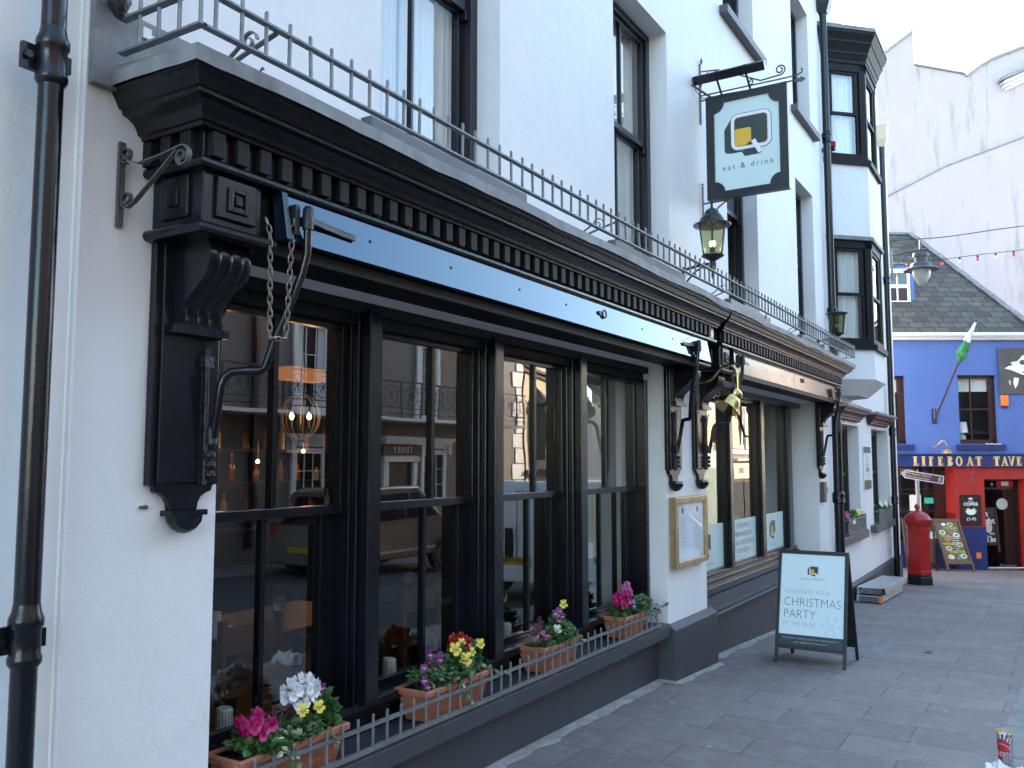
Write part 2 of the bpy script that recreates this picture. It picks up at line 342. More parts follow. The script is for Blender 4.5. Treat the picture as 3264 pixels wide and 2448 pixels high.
def tag(o, label, cat, group=None):
    o['label'] = label; o['category'] = cat
    if group: o['group'] = group
    return o
def thing(name, label, cat, loc, group=None):
    o = bpy.data.objects.new(name, None); COL.objects.link(o); o.location = loc; o.empty_display_size = .1; ORG[o.name] = Vector(loc)
    return tag(o, label, cat, group)
def struct(o): o['kind'] = 'structure'; return o
def frame3(o, u, v):
    u = Vector(u).normalized(); v = Vector(v).normalized(); n = u.cross(v)
    return Matrix(((u.x, v.x, n.x, o[0]), (u.y, v.y, n.y, o[1]), (u.z, v.z, n.z, o[2]), (0, 0, 0, 1)))
_TC = {}
def text_geo(body, size=1, bold=0, align='CENTER', space=1.0, shear=0):
    key = (body, bold, align, space, shear)
    if key not in _TC:
        c = bpy.data.curves.new('t', 'FONT'); c.body = body; c.size = 1; c.align_x = align; c.align_y = 'CENTER'; c.offset = bold; c.space_character = space; c.resolution_u = 3; c.shear = shear
        o = bpy.data.objects.new('t', c); COL.objects.link(o)
        bpy.context.view_layer.update()
        me = o.evaluated_get(bpy.context.evaluated_depsgraph_get()).to_mesh()
        _TC[key] = ([v.co.copy() for v in me.vertices], [tuple(p.vertices) for p in me.polygons])
        o.to_mesh_clear(); bpy.data.objects.remove(o); bpy.data.curves.remove(c)
    v, f = _TC[key]; return [p*size for p in v], f
def text(mb, body, T, x, y, size, h=.002, bold=0, align='CENTER', space=1.0, sx=1.0, shear=0):
    """flat lettering at (x, y) of frame T standing h proud"""
    vs, fs = text_geo(body, size, bold, align, space, shear); old = mb.T; mb.T = T
    mb.add([(p.x*sx+x, p.y+y, h) for p in vs], fs); mb.T = old
def rrect(cx, cy, w, h, r, n=5):
    P = []
    for qx, qy, a0 in ((1, 1, 0), (-1, 1, 90), (-1, -1, 180), (1, -1, 270)):
        for i in range(n+1):
            a = radians(a0+90*i/n); P.append((cx+qx*(w/2-r)+r*cos(a), cy+qy*(h/2-r)+r*sin(a)))
    return P
def flat(mb, pts, h): mb.add([(p[0], p[1], h) for p in pts], [tuple(range(len(pts)))])
def disc(cx, cy, rx, ry, n=18): return [(cx+rx*cos(2*pi*i/n), cy+ry*sin(2*pi*i/n)) for i in range(n)]
def gz(x):
    P = [(-40, -1.75), (2, -1.915), (5, -1.945), (6.3, -1.968), (7.7, -1.998), (8.8, -2.055), (11.6, -2.2), (21.7, -2.73), (28, -3.05), (60, -4.0), (120, -5)]
    for (a, za), (b, zb) in zip(P, P[1:]):
        if x <= b: return za+(zb-za)*(x-a)/(b-a)
    return P[-1][1]

# ------------------------------------------------------------------ ground
def yk(x): return .335-.036*(x-8.3)
XS = [-30, -12, -5, 0, 2, 4, 5, 6.3, 7.7, 8.8, 10, 11.6, 14, 17, 20, 21.7, 22.9, 25, 28, 32, 40, 60]
mb = MB('paving')
for a, b in zip(XS, XS[1:]):
    mb.quad((a, yk(a), gz(a)), (b, yk(b), gz(b)), (b, 3.4, gz(b)), (a, 3.4, gz(a)))
    if a >= 22.9: mb.quad((a, 3.4, gz(a)), (b, 3.4, gz(b)), (b, 16, gz(b)), (a, 16, gz(a)))
struct(mb.build('pavement'))
mb = MB('kerb')
x = -12.0
while x < 40:
    e = x+.895
    for dy0, dy1, dz0, dz1 in ((-.30, .02, .004, .004),):
        mb.add([(x, yk(x)+dy0, gz(x)-.2), (e, yk(e)+dy0, gz(e)-.2), (e, yk(e)+dy1, gz(e)-.2), (x, yk(x)+dy1, gz(x)-.2),
                (x, yk(x)+dy0, gz(x)+.002), (e, yk(e)+dy0, gz(e)+.002), (e, yk(e)+dy1, gz(e)+.004), (x, yk(x)+dy1, gz(x)+.004)],
               [(0, 3, 2, 1), (4, 5, 6, 7), (0, 1, 5, 4), (1, 2, 6, 5), (2, 3, 7, 6), (3, 0, 4, 7)])
    x += .9
struct(mb.build('kerb', bevel=.012))
mb = MB('road')
for a, b in zip(XS, XS[1:]):
    mb.quad((a, -7.4, gz(a)-.12), (b, -7.4, gz(b)-.12), (b, yk(b)-.28, gz(b)-.12), (a, yk(a)-.28, gz(a)-.12))
struct(mb.build('road'))
mb = MB('paving')
for a, b in zip(XS, XS[1:]): mb.box(a, b, -14, -7.4, gz(b)-.4, gz(b)-.02)
struct(mb.build('far_pavement'))
struct(MB('earth').quad((-300, -300, -5.6), (400, -300, -5.6), (400, 300, -5.6), (-300, 300, -5.6)).build('ground'))

# ------------------------------------------------------------------ white pub; added unseen block, darkens the near left of the pub front
def wall_open(mb, x0, x1, z0, z1, y, ops, depth):
    """wall face at y looking to -Y with openings (xa,xb,za,zb[,depth]) and their reveals"""
    xs = sorted({x0, x1, *[o[0] for o in ops], *[o[1] for o in ops]}); zs = sorted({z0, z1, *[o[2] for o in ops], *[o[3] for o in ops]})
    for a, b in zip(xs, xs[1:]):
        if a < x0 or b > x1: continue
        for c, d in zip(zs, zs[1:]):
            if c < z0 or d > z1: continue
            if any(o[0] <= a+1e-6 and b <= o[1]+1e-6 and o[2] <= c+1e-6 and d <= o[3]+1e-6 for o in ops): continue
            mb.quad((a, y, c), (b, y, c), (b, y, d), (a, y, d))
    for o in ops:
        a, b, c, d = o[:4]; e = y+(o[4] if len(o) > 4 else depth)
        mb.quad((a, y, c), (a, y, d), (a, e, d), (a, e, c)); mb.quad((b, y, c), (b, e, c), (b, e, d), (b, y, d))
        mb.quad((a, y, d), (b, y, d), (b, e, d), (a, e, d)); mb.quad((a, y, c), (a, e, c), (b, e, c), (b, y, c))
WY = 3.0
UP = [(3.56, 4.78), (6.59, 7.83), (9.65, 10.9), (12.96, 14.08)]
pub = thing('pub_building', 'long white rendered pub with black timber shopfronts and tall sash windows', 'building', (8.4, 3.0, -2.0))
mb = MB('white')
ops = [(2.534, 7.655, -1.56, .86, .5), (8.72, 13.92, -1.60, .86, .5)]+[(a, b, 1.78, 4.15) for a, b in UP]+[(a, b, 5.2, 7.13) for a, b in UP]
wall_open(mb, 1.88, 14.80, -1.49, 9.2, WY, ops, .27)
arc = [(14.80+.16*sin(radians(t)), WY+.16*(1-cos(radians(t)))) for t in range(0, 91, 15)]
for (xa, ya), (xb, yb) in zip(arc, arc[1:]): mb.quad((xa, ya, -1.49), (xb, yb, -1.49), (xb, yb, 9.2), (xa, ya, 9.2))
mb.quad((1.88, 3.0, -1.49), (1.88, 3.0, 9.2), (1.88, 3.06, 9.2), (1.88, 3.06, -1.49))
mb.build('wall', pub, smooth=False)
mb = MB('slates'); mb.box(1.88, 14.96, 2.6, 13, 9.2, 9.4); mb.box(1.88, 14.96, 12.8, 13, -3, 9.2); mb.box(1.88, 2.0, 3.3, 12.8, -3, 9.2); mb.build('roof', pub)
# plinths
mb = MB('slate_paint')
def pier(a, b, yf):
    za, zb = gz(a)-.1, gz(b)-.1
    mb.add([(a, yf, za), (b, yf, zb), (b, 3.25, zb), (a, 3.25, za), (a, yf, -1.535), (b, yf, -1.535), (b, 2.998, -1.488), (a, 2.998, -1.488), (b, 3.25, -1.488), (a, 3.25, -1.488)],
           [(0, 1, 5, 4), (1, 2, 8, 6, 5), (3, 0, 4, 7, 9), (4, 5, 6, 7), (7, 6, 8, 9)])
pier(1.88, 2.60, 2.93); pier(7.655, 8.84, 2.93); pier(13.86, 14.96, 2.93)
for a, b in ((2.60, 7.655), (8.84, 13.86)):
    mb.add([(a, 3.10, gz(a)-.1), (b, 3.10, gz(b)-.1), (b, 3.10, -1.55), (a, 3.10, -1.55)], [(0, 1, 2, 3)])
mb.build('plinth', pub, bevel=.008)
mb = MB('slate_paint')
mb.box(2.60, 7.653, 2.972, 3.45, -1.585, -1.483); mb.box(2.60, 7.653, 2.985, 3.1, -1.483, -1.475)
mb.build('window_ledge', pub, bevel=.006)
mb = MB('slate_paint')
mb.add([(8.84, 3.005, -1.63), (13.86, 3.005, -1.63), (13.86, 3.45, -1.63), (8.84, 3.45, -1.63), (8.84, 3.005, -1.545), (13.86, 3.005, -1.545), (13.86, 3.45, -1.49), (8.84, 3.45, -1.49)],
       [(0, 3, 2, 1), (4, 5, 6, 7), (0, 1, 5, 4), (1, 2, 6, 5), (2, 3, 7, 6), (3, 0, 4, 7)])
mb.build('window_ledge', pub, bevel=.006)

# upper sash windows
def sash(name, parent, x0, x1, z0, z1, y, bars, meet, fm='black_plain', gm='glass_up', curtain=None, glassname='pane', stile=.045, box=.075, room=True, curtains=()):
    """two-light sliding sash: box frame, upper and lower sash with vertical glazing bars, panes"""
    mb = MB(fm)
    mb.frame(x0, x1, z0, z1, box, y, y+.12, wb=.06)
    a, b = x0+box, x1-box
    mb.frame(a, b, meet, z1-box, stile, y+.03, y+.07, wb=.055)                     # upper sash, outside
    mb.box(a-.0, a+.03, y+.026, y+.07, meet-.06, meet); mb.box(b-.03, b, y+.026, y+.07, meet-.06, meet)    # horns
    mb.frame(a, b, z0+.06, meet+.03, stile, y+.075, y+.115, wb=.09)                  # lower sash
    for t in bars:
        mb.box(t-.013, t+.013, y+.028, y+.066, meet+.055, z1-box-stile); mb.box(t-.013, t+.013, y+.077, y+.112, z0+.15, meet-.015)
    w = mb.build(name, parent, bevel=.004)
    g = MB(gm)
    g.quad((a+stile-.004, y+.05, meet+.05), (b-stile+.004, y+.05, meet+.05), (b-stile+.004, y+.05, z1-box-stile+.004), (a+stile-.004, y+.05, z1-box-stile+.004))
    g.quad((a+stile-.004, y+.095, z0+.145), (b-stile+.004, y+.095, z0+.145), (b-stile+.004, y+.095, meet-.01), (a+stile-.004, y+.095, meet-.01))
    g.build(glassname, w)
    for ca, cb in curtains:
        c = MB('curtain'); nn = 40
        c.sheet(lambda u, v: (ca+(cb-ca)*u, y+.17+.02*sin(u*38+sin(v*5)*.4)+.012*sin(u*91), z0+.02+(z1-z0-.06)*v), nn, 6); c.build('curtain', w, smooth=True)
    if room:
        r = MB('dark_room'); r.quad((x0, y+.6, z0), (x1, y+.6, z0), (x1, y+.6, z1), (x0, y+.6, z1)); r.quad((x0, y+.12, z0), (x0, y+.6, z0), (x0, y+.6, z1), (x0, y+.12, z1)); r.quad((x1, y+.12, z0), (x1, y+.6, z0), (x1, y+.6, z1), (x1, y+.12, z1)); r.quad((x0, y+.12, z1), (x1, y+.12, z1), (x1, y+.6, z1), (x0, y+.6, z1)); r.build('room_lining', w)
    return w
for i, (a, b) in enumerate(UP):
    m = (a+b)/2
    sash('sash_window', pub, a, b, 1.78, 4.15, 3.18, [m], 3.0, curtains=((a+.05, a+.55), (b-.62, b-.08)) if i in (0, 1) else ((a+.06, m-.1),))
    s = MB('sill_paint'); s.box(a-.15, b+.24, 2.93, 3.20, 1.60, 1.79); s.build('window_sill', pub, bevel=.008)
    sash('sash_window', pub, a, b, 5.2, 7.13, 3.18, [m], 6.15, curtains=((a+.05, a+.5),))
    s = MB('sill_paint'); s.box(a-.13, b+.26, 2.90, 3.20, 5.11, 5.21); s.build('window_sill', pub, bevel=.008)

# shop window 1: posts, sashes
POSTS = [3.715, 4.993, 6.258]
for c in POSTS:
    mb = MB('black'); mb.box(c-.0525, c+.0525, 3.13, 3.195, -1.30, .82); mb.box(c-.075, c+.125, 3.195, 3.24, -1.34, .82); mb.box(c-.085, c+.155, 3.24, 3.36, -1.34, .82)
    mb.build('mullion', pub, bevel=.006)
mb = MB('dentil')
mb.box(2.534, 7.655, 3.16, 3.38, .80, .862); mb.box(2.534, 7.655, 3.21, 3.38, .74, .80)                      # head
mb.use('black')
mb.box(2.534, 7.655, 3.20, 3.40, -1.345, -1.30); mb.box(2.534, 7.655, 3.25, 3.40, -1.483, -1.345)               # bottom board
mb.box(7.60, 7.655, 3.17, 3.38, -1.30, .74); mb.box(2.534, 2.60, 3.20, 3.38, -1.30, .74)
mb.build('shop_window_surround', pub, bevel=.005)
for x0, x1, bar in ((2.60, 3.63, 3.115), (3.87, 4.908, 4.432), (5.15, 6.173, 5.715), (6.413, 7.60, 6.955)):
    mb = MB('black')
    mb.frame(x0, x1, -.29, .74, .035, 3.27, 3.315, wb=.05)
    mb.box(bar-.016, bar+.016, 3.268, 3.312, -.24, .705)
    mb.frame(x0+.02, x1-.02, -1.30, -.255, .055, 3.33, 3.37, wb=.045, wt=.04); mb.box(bar-.016, bar+.016, 3.328, 3.37, -1.255, -.295)
    mb.box(x1-.12, x1, 3.325, 3.38, -1.30, -.29)
    w = mb.build('shop_window', pub, bevel=.004)
    g = MB('glass'); e = .03
    g.quad((x0+e, 3.292, -.245), (x1-e, 3.292, -.245), (x1-e, 3.292, .71), (x0+e, 3.292, .71)); g.quad((x0+.07, 3.35, -1.26), (x1-.12, 3.35, -1.26), (x1-.12, 3.35, -.29), (x0+.07, 3.35, -.29)); g.build('pane', w)
# shop window 2: fixed lights with frosted bands
mb = MB('black')
mb.box(8.72, 13.92, 3.24, 3.46, .78, .862); mb.box(8.72, 13.92, 3.30, 3.46, -1.42, -1.355); mb.box(8.72, 13.92, 3.34, 3.46, -1.355, -1.30); mb.box(8.72, 13.92, 3.26, 3.46, -1.50, -1.42)
mb.build('shop_window_surround', pub, bevel=.006)
for a, b in ((10.60, 10.72), (11.99, 12.15), (13.42, 13.65)):
    mb = MB('black'); mb.box(a, b, 3.32, 3.36, -1.30, .79); mb.box(a-.03, b+.03, 3.36, 3.46, -1.30, .79); mb.build('mullion', pub, bevel=.006)
BANDT = [[], ['SPECIALISING IN', 'PEMBROKESHIRE STEAKS &', 'LOCALLY CAUGHT SEAFOOD', 'FAMILY FRIENDLY'], []]
def logo(parts, T, s, h=.0015):
    """the pub's block-letter emblem in frame T, s = overall scale (1 = the hanging sign)"""
    d, wh, ye = parts
    def f(mbx, pts, k): old = mbx.T; mbx.T = T; flat(mbx, [(x*s, y*s) for x, y in pts], h*k); mbx.T = old
    f(d, [(-.10, -.19), (-.099, -.213), (-.205, -.213), (-.245, -.208), (-.27, -.195), (-.278, -.165), (-.278, .046), (-.212, .145), (-.15, .15)], 1)
    f(d, [(.045, -.17), (.105, -.25), (.075, -.262), (-.066, -.264), (-.105, -.205)], 1)
    f(d, rrect(0, 0, .424, .392, .078), 2); f(wh, rrect(0, 0, .412, .38, .073), 3); f(ye, rrect(0, 0, .348, .316, .045), 4); f(d, rrect(0, 0, .336, .304, .04), 5)
    q = [(x, y) for x, y in rrect(-.081, -.06, .170, .184, .02)]
    f(ye, [(x, max(y, -.152)) for x, y in q], 6)
    f(d, [(-.06, -.155), (.006, -.155), (.006, -.108)], 7)
    f(wh, [(.0, -.122), (.043, -.100), (.118, -.243), (.075, -.256)], 8)
for i, (x0, x1) in enumerate(((8.75, 10.57), (10.75, 11.96), (12.18, 13.39))):
    mb = MB('black'); mb.frame(x0, x1, -1.30, .78, .03, 3.375, 3.43); w = mb.build('shop_window', pub, bevel=.004)
    MB('glass').quad((x0+.03, 3.41, -1.27), (x1-.03, 3.41, -1.27), (x1-.03, 3.41, .75), (x0+.03, 3.41, .75)).build('pane', w)
    MB('vinyl').quad((x0+.03, 3.4085, -1.27), (x1-.03, 3.4085, -1.27), (x1-.03, 3.4085, -.76), (x0+.03, 3.4085, -.76)).build('frosted_band', w)
    T = frame3(((x0+x1)/2, 3.4085, -1.0), (1, 0, 0), (0, 0, 1)); t = MB('text_light')
    for k, ln in enumerate(BANDT[i]): text(t, ln, T, 0, .155-.105*k, .088, sx=.78)
    if i != 1:
        T = frame3((x1-.62 if i == 0 else (x0+x1)/2, 3.4085, -.96), (1, 0, 0), (0, 0, 1)); dk, wh, ye = MB('logo_dark'), MB('logo_white'), MB('logo_yellow')
        logo((dk, wh, ye), T, .62); t.use('text_light'); text(t, 'eat & drink', T, 0, -.245, .06, space=1.3)
        for q, nm in ((dk, 'logo_shadow'), (wh, 'logo_outline'), (ye, 'logo_fill')): q.build(nm, w)
    t.build('lettering', w)

# entablature sweep
PROF = [(-.02, 1.100), (.040, 1.106), (.048, 1.117), (.048, 1.130), (.040, 1.142), (.018, 1.146), (.018, 1.246), (.058, 1.248), (.062, 1.262), (.076, 1.266), (.082, 1.282), (.096, 1.304), (.122, 1.320), (.148, 1.328), (.150, 1.343), (.164, 1.346), (.170, 1.358), (.180, 1.378), (.193, 1.396), (.196, 1.405), (.206, 1.407), (.206, 1.42)]
FY = 2.70
def sweep(mb, prof, xl, xr, yf, yb, close_r=True):
    n = len(prof); st = [lambda e: (xl-e, yb), lambda e: (xl-e, yf-e)]
    if close_r: st += [lambda e: (xr+e, yf-e), lambda e: (xr+e, yb)]
    else: st += [lambda e: (xr, yf-e), lambda e: (xr, yb)]
    vs = [(*g(e), z) for g in st for e, z in prof]
    mb.add(vs, [(i*n+j, (i+1)*n+j, (i+1)*n+j+1, i*n+j+1) for i in range(3) for j in range(n-1)])
    mb.quad((xl, yf, prof[0][1]), (xr, yf, prof[0][1]), (xr, yb, prof[0][1]), (xl, yb, prof[0][1]))
for xl, xr, cl in ((2.18, 8.13, False), (8.345, 14.10, True)):
    mb = MB('cornice', 'dentil'); sweep(mb, PROF, xl, xr, FY, 3.02, cl); mb.use('dentil')
    x = xl+.0
    while x < (7.95 if not cl else xr-.03):
        mb.box(x, x+.058, FY-.052, FY+.03, 1.148, 1.2455); x += .1165
    y = FY+.02
    while y < 2.97: mb.box(xl-.052, xl+.03, y, y+.058, 1.148, 1.2455); y += .1165
    c = mb.build('cornice', pub, bevel=.003)
    # lead capping, edge wavers
    ld = MB('lead'); n = int((xr-xl)/.09)
    L = xl-.222; R = xr+(.222 if cl else .012)
    def wv(x): return .006*sin(x*4.1)+.008*noise.noise((x*2.1, 0, 1))+.004*noise.noise((x*9, 3, 0))
    def ring(px, py, w): return [(px, py, 1.408+w*1.3), (px, py-0, 1.462+w*.5)]
    pts = [(L, 3.02-(3.02-2.478)*k/6) for k in range(7)]+[(L+(R-L)*k/n, 2.478) for k in range(1, n+1)]
    if cl: pts += [(R, 2.478+(3.02-2.478)*k/4) for k in range(1, 5)]
    vs = []
    for px, py in pts:
        w = wv(px*1.0+py); vs += [(px, py+.01*noise.noise((px*3, py*3, 4)), 1.405+w), (px, py, 1.462+w*.6), (min(max(px, L+.03), R-.03), max(py, 2.51), 1.475+w*.4), (min(max(px, L+.05), R-.05), 3.02, 1.52)]
    ld.add(vs, [(i*4+j, (i+1)*4+j, (i+1)*4+j+1, i*4+j+1) for i in range(len(pts)-1) for j in range(3)])
    ld.build('lead_capping', c, smooth=True)
mb = MB('lead'); mb.box(1.885, 2.5, 2.975, 2.999, 1.47, 1.73); mb.box(1.885, 2.02, 2.965, 2.999, 1.40, 1.475); mb.build('lead_flashing', pub, bevel=.004)
# fascia boards
def fascia(x0, x1, m, yt, ybt, zt, zb):
    mb = MB(m); mb.add([(x0, yt, zt), (x1, yt, zt), (x1, ybt, zb), (x0, ybt, zb), (x0, yt+.04, zt), (x1, yt+.04, zt), (x1, ybt+.06, zb), (x0, ybt+.06, zb)], [(0, 3, 2, 1), (0, 1, 5, 4), (1, 2, 6, 5), (3, 7, 6, 2), (0, 4, 7, 3), (4, 5, 6, 7)])
    f = mb.build('fascia_board', pub)
    e_ = MB('black'); d_ = Vector((0, ybt-yt, zb-zt)); n0 = Vector((0, zb-zt, -(ybt-yt))).normalized(); n0 = n0 if n0.y < 0 else -n0; a0 = Vector((x0-.002, yt, zt))
    e_.prism([a0, a0+d_, a0+d_+n0*.012, a0+n0*.012], (.03, 0, 0)); e_.build('end_stile', f)
    q = MB('ink'); nx = (Vector((0, ybt-yt, zb-zt))).cross(Vector((1, 0, 0))).normalized()
    k = x0+.55
    while k < x1-.3:
        c = Vector((k, yt+(ybt-yt)*.5, zt+(zb-zt)*.5)); n_ = Vector((0, -(zt-zb), -(yt-ybt))).normalized(); q.lathe([(.008, -.001), (.008, .003)], c, 8, ax=n_); k += .62+.1*sin(k*7)
    q.build('screw_hole', f)
    r = MB('iron_black'); xm = x0+(x1-x0)*.57; c = Vector((xm, yt+(ybt-yt)*.45-.012, zt+(zb-zt)*.42))
    r.box(c.x-.06, c.x-.01, c.y, c.y+.02, c.z-.012, c.z+.012); r.tube([c+Vector((.02+.028*cos(a), 0, .028*sin(a))) for a in [2*pi*i/12 for i in range(13)]], .006, 6, False); r.build('ring_bolt', f)
    return f
fascia(2.545, 7.90, 'fascia', 2.676, 2.637, 1.122, .903)
fascia(8.78, 13.96, 'fascia2', 2.705, 2.695, 1.125, .895)
mb = MB('dentil')
for a, b in ((2.50, 7.93), (8.70, 14.0)):
    mb.box(a, b, 2.70, 2.76, .845, .90); mb.box(a, b, 2.78, 3.18, .865, .90); mb.box(a, b, 2.77, 3.02, .90, 1.118)
mb.build('soffit', pub, bevel=.004)
# pilasters with console brackets and end blocks
def _cons():
    P = [(2.98, .885), (2.86, .884)]
    P += [(2.808+.072*cos(radians(t)), .800+.074*sin(radians(t))) for t in range(95, 206, 10)]
    a, b, c, d = P[-1], (2.752, .685), (2.893, .652), (2.912, .56)
    for k in range(1, 11):
        t = k/10; P.append(tuple((1-t)**3*a[q]+3*(1-t)**2*t*b[q]+3*(1-t)*t*t*c[q]+t**3*d[q] for q in (0, 1)))
    return P+[(2.914, .535), (2.98, .535)]
CONS = _cons()
def pilaster(xa, xb):
    w = xb-xa; c = (xa+xb)/2
    mb = MB('black')
    half = [(w/2, .885), (w/2, -.10), (w/2-.028, -.105), (w/2-.034, -.128), (w/2-.06, -.135), (w/2-.085, -.150), (w/2-.10, -.175), (w/2-.102, -.20)]
    pts = [(c-p, 2.999, z) for p, z in half]+[(c+p, 2.999, z) for p, z in reversed(half)]
    mb.prism(pts, (0, -.035, 0))
    mb.box(xa+.028, xb-.028, 2.946, 2.964, -.09, .86)
    p = mb.build('pilaster', pub, bevel=.005)
    d = MB('black'); d.box(c-.085, c+.085, 2.925, 2.999, -.222, -.200); d.lathe([(.072, 0), (.068, -.025), (.05, -.05), (.028, -.066), (.004, -.072)], (c, 2.962, -.222), 14); d.build('drop', p, smooth=True)
    # console: scroll with three flutes
    k = MB('black'); x0, x1 = xa+.075, xb-.045
    ribs = [x0+(x1-x0)*t for t in (0, .14, .17, .19, .22, .25, .40, .43, .455, .48, .51, .66, .69, .715, .74, .77, .90, .94, 1)]
    dep = [0, 0, .010, .013, .010, 0, 0, .010, .013, .010, 0, 0, .010, .013, .010, 0, 0, .004, .010]
    n = len(CONS); vs = []
    for x, dd in zip(ribs, dep):
        for y, z in CONS: vs.append((x, y+(dd if y < 2.905 and z < .882 else 0), z))
    k.add(vs, [(i*n+j, (i+1)*n+j, (i+1)*n+j+1, i*n+j+1) for i in range(len(ribs)-1) for j in range(n-1)]+[tuple(range(n)), tuple(reversed([(len(ribs)-1)*n+j for j in range(n)]))])
    k.box(x0-.03, x1+.02, 2.893, 2.962, .498, .532)
    k.build('console', p, smooth=True)
    # end block with rosette above
    b = MB('black'); b.box(xa, xb-.045, FY, 2.999, .90, 1.122); b.box(xb-.045, xb+.03, FY+.03, 2.999, .90, 1.12)
    sweep(b, [(0, .852), (.03, .857), (.04, .870), (.04, .884), (.03, .897), (0, .902)], xa, xb-.03, FY, 2.999)
    b.quad((xa, FY, .902), (xb-.03, FY, .902), (xb-.03, 2.999, .902), (xa, 2.999, .902))
    m0, m1 = xa+.055, xb-.085; b.box(m0, m1, FY-.018, FY, .93, 1.095); b.frame((m0+m1)/2-.05, (m0+m1)/2+.05, .96, 1.06, .022, FY-.03, FY-.018); b.box((m0+m1)/2-.018, (m0+m1)/2+.018, FY-.03, FY-.018, .99, 1.03)
    b.box(xa-.016, xa, FY+.07, 2.93, .93, 1.095); b.box(xa-.026, xa-.016, FY+.12, FY+.19, .975, 1.05)
    b.build('end_block', p, bevel=.005)
for a, b in ((2.18, 2.515), (7.62, 7.965), (8.345, 8.69), (13.82, 14.16)): pilaster(a, b)
# interior
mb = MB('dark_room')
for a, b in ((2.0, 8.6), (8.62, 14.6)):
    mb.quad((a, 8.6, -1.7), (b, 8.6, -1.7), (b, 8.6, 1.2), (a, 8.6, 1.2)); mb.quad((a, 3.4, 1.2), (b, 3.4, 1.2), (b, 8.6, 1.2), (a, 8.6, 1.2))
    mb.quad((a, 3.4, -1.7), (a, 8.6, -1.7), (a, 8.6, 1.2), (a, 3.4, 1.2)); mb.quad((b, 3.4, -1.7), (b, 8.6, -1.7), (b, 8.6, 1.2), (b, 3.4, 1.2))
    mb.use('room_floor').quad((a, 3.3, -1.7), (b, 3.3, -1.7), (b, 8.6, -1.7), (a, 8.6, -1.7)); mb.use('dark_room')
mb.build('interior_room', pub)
MB('wood_table').box(2.6, 7.6, 3.38, 3.62, -1.36, -1.335).build('inside_sill', pub)
MB('curtain').box(7.2, 7.58, 3.62, 3.64, -.9, .7).build('pale_inner_wall', pub)  # stands in for the pale inner wall behind the fourth window

# ------------------------------------------------------------------ neighbouring house (left edge)
nb = thing('neighbour_house', 'white rendered house front at the left edge behind the black downpipe', 'building', (-2, 3.0, -2))
mb = MB('white'); mb.box(-9, 1.868, 3.035, 3.5, -2.2, 9.0); mb.box(1.868, 1.884, 3.02, 3.2, -2.2, 9.0); mb.build('wall', nb)
MB('slates').box(-9, 1.87, 3.0, 13, 9.0, 9.2).build('roof', nb)
MB('slate_paint').box(-9, 1.85, 2.99, 3.05, -2.2, -1.5).build('plinth', nb)

# ------------------------------------------------------------------ corner house with the oriel
BY = 3.06
ch = thing('corner_house', 'white rendered corner house with a black two-storey oriel bay', 'building', (19, 3.06, -2.6))
mb = MB('white')
wall_open(mb, 14.90, 22.40, -2.2, 7.25, BY, [(15.77, 17.72, -1.30, .63), (19.13, 21.07, -1.30, .63)], .28)
mb.quad((22.40, BY, -2.2), (22.40, 9, -2.2), (22.40, 9, 7.25), (22.40, BY, 7.25))
mb.box(22.10, 22.425, BY-.03, BY+.2, -2.2, 7.25)
mb.prism([(14.90, BY, 7.252), (22.40, BY, 7.252), (22.0, BY, 7.32), (21.5, BY, 8.45), (14.90, BY, 8.45)], (0, .3, 0))
mb.build('wall', ch)
mb = MB('slates'); mb.box(14.97, 22.39, 3.4, 12, 7.26, 7.34); mb.box(14.97, 22.39, 11.8, 12, -3, 7.25); mb.build('roof', ch)
mb = MB('slate_paint')
for a, b in zip([14.96, 17, 19, 21], [17, 19, 21, 22.44]):
    mb.add([(a, 3.0, gz(a)-.1), (b, 3.0, gz(b)-.1), (b, 3.0, -2.215), (a, 3.0, -2.215), (b, 3.058, -2.17), (a, 3.058, -2.17)], [(0, 1, 2, 3), (3, 2, 4, 5)])
mb.quad((22.44, 3.0, -2.9), (22.44, 6, -2.9), (22.44, 6, -2.215), (22.44, 3.0, -2.215)); mb.build('plinth', ch)
for a, b, ca, cb in ((15.77, 17.72, 15.60, 17.55), (19.13, 21.07, 18.72, 20.85)):
    m = (a+b)/2
    sash('sash_window', ch, a, b, -1.30, .63, 3.26, [a+.66, b-.66], -.3)
    s = MB('sill_paint'); s.box(a-.45, b+.03, 2.93, 3.3, -1.445, -1.30); s.build('window_sill', ch, bevel=.01)
    c = MB('plum'); pr = [(0, .70), (.02, .715), (.02, .74), (.05, .755), (.055, .78), (.08, .80), (.115, .835), (.12, .86), (.15, .875), (.15, .89)]
    sweep(c, pr, ca, cb, 3.0, 3.07); c.box(ca, cb, 3.0, 3.07, .70, .89); k = c.build('hood_cornice', ch, bevel=.003)
    ld = MB('lead'); ld.box(ca-.19, cb+.19, 2.81, 3.07, .892, .945); ld.build('lead_capping', k, bevel=.008)
    if ca < 16:
        st = MB('stain'); st.box(ca+1.2, ca+2.0, 2.95, 3.06, .946, 1.0); st.build('lichen', k)
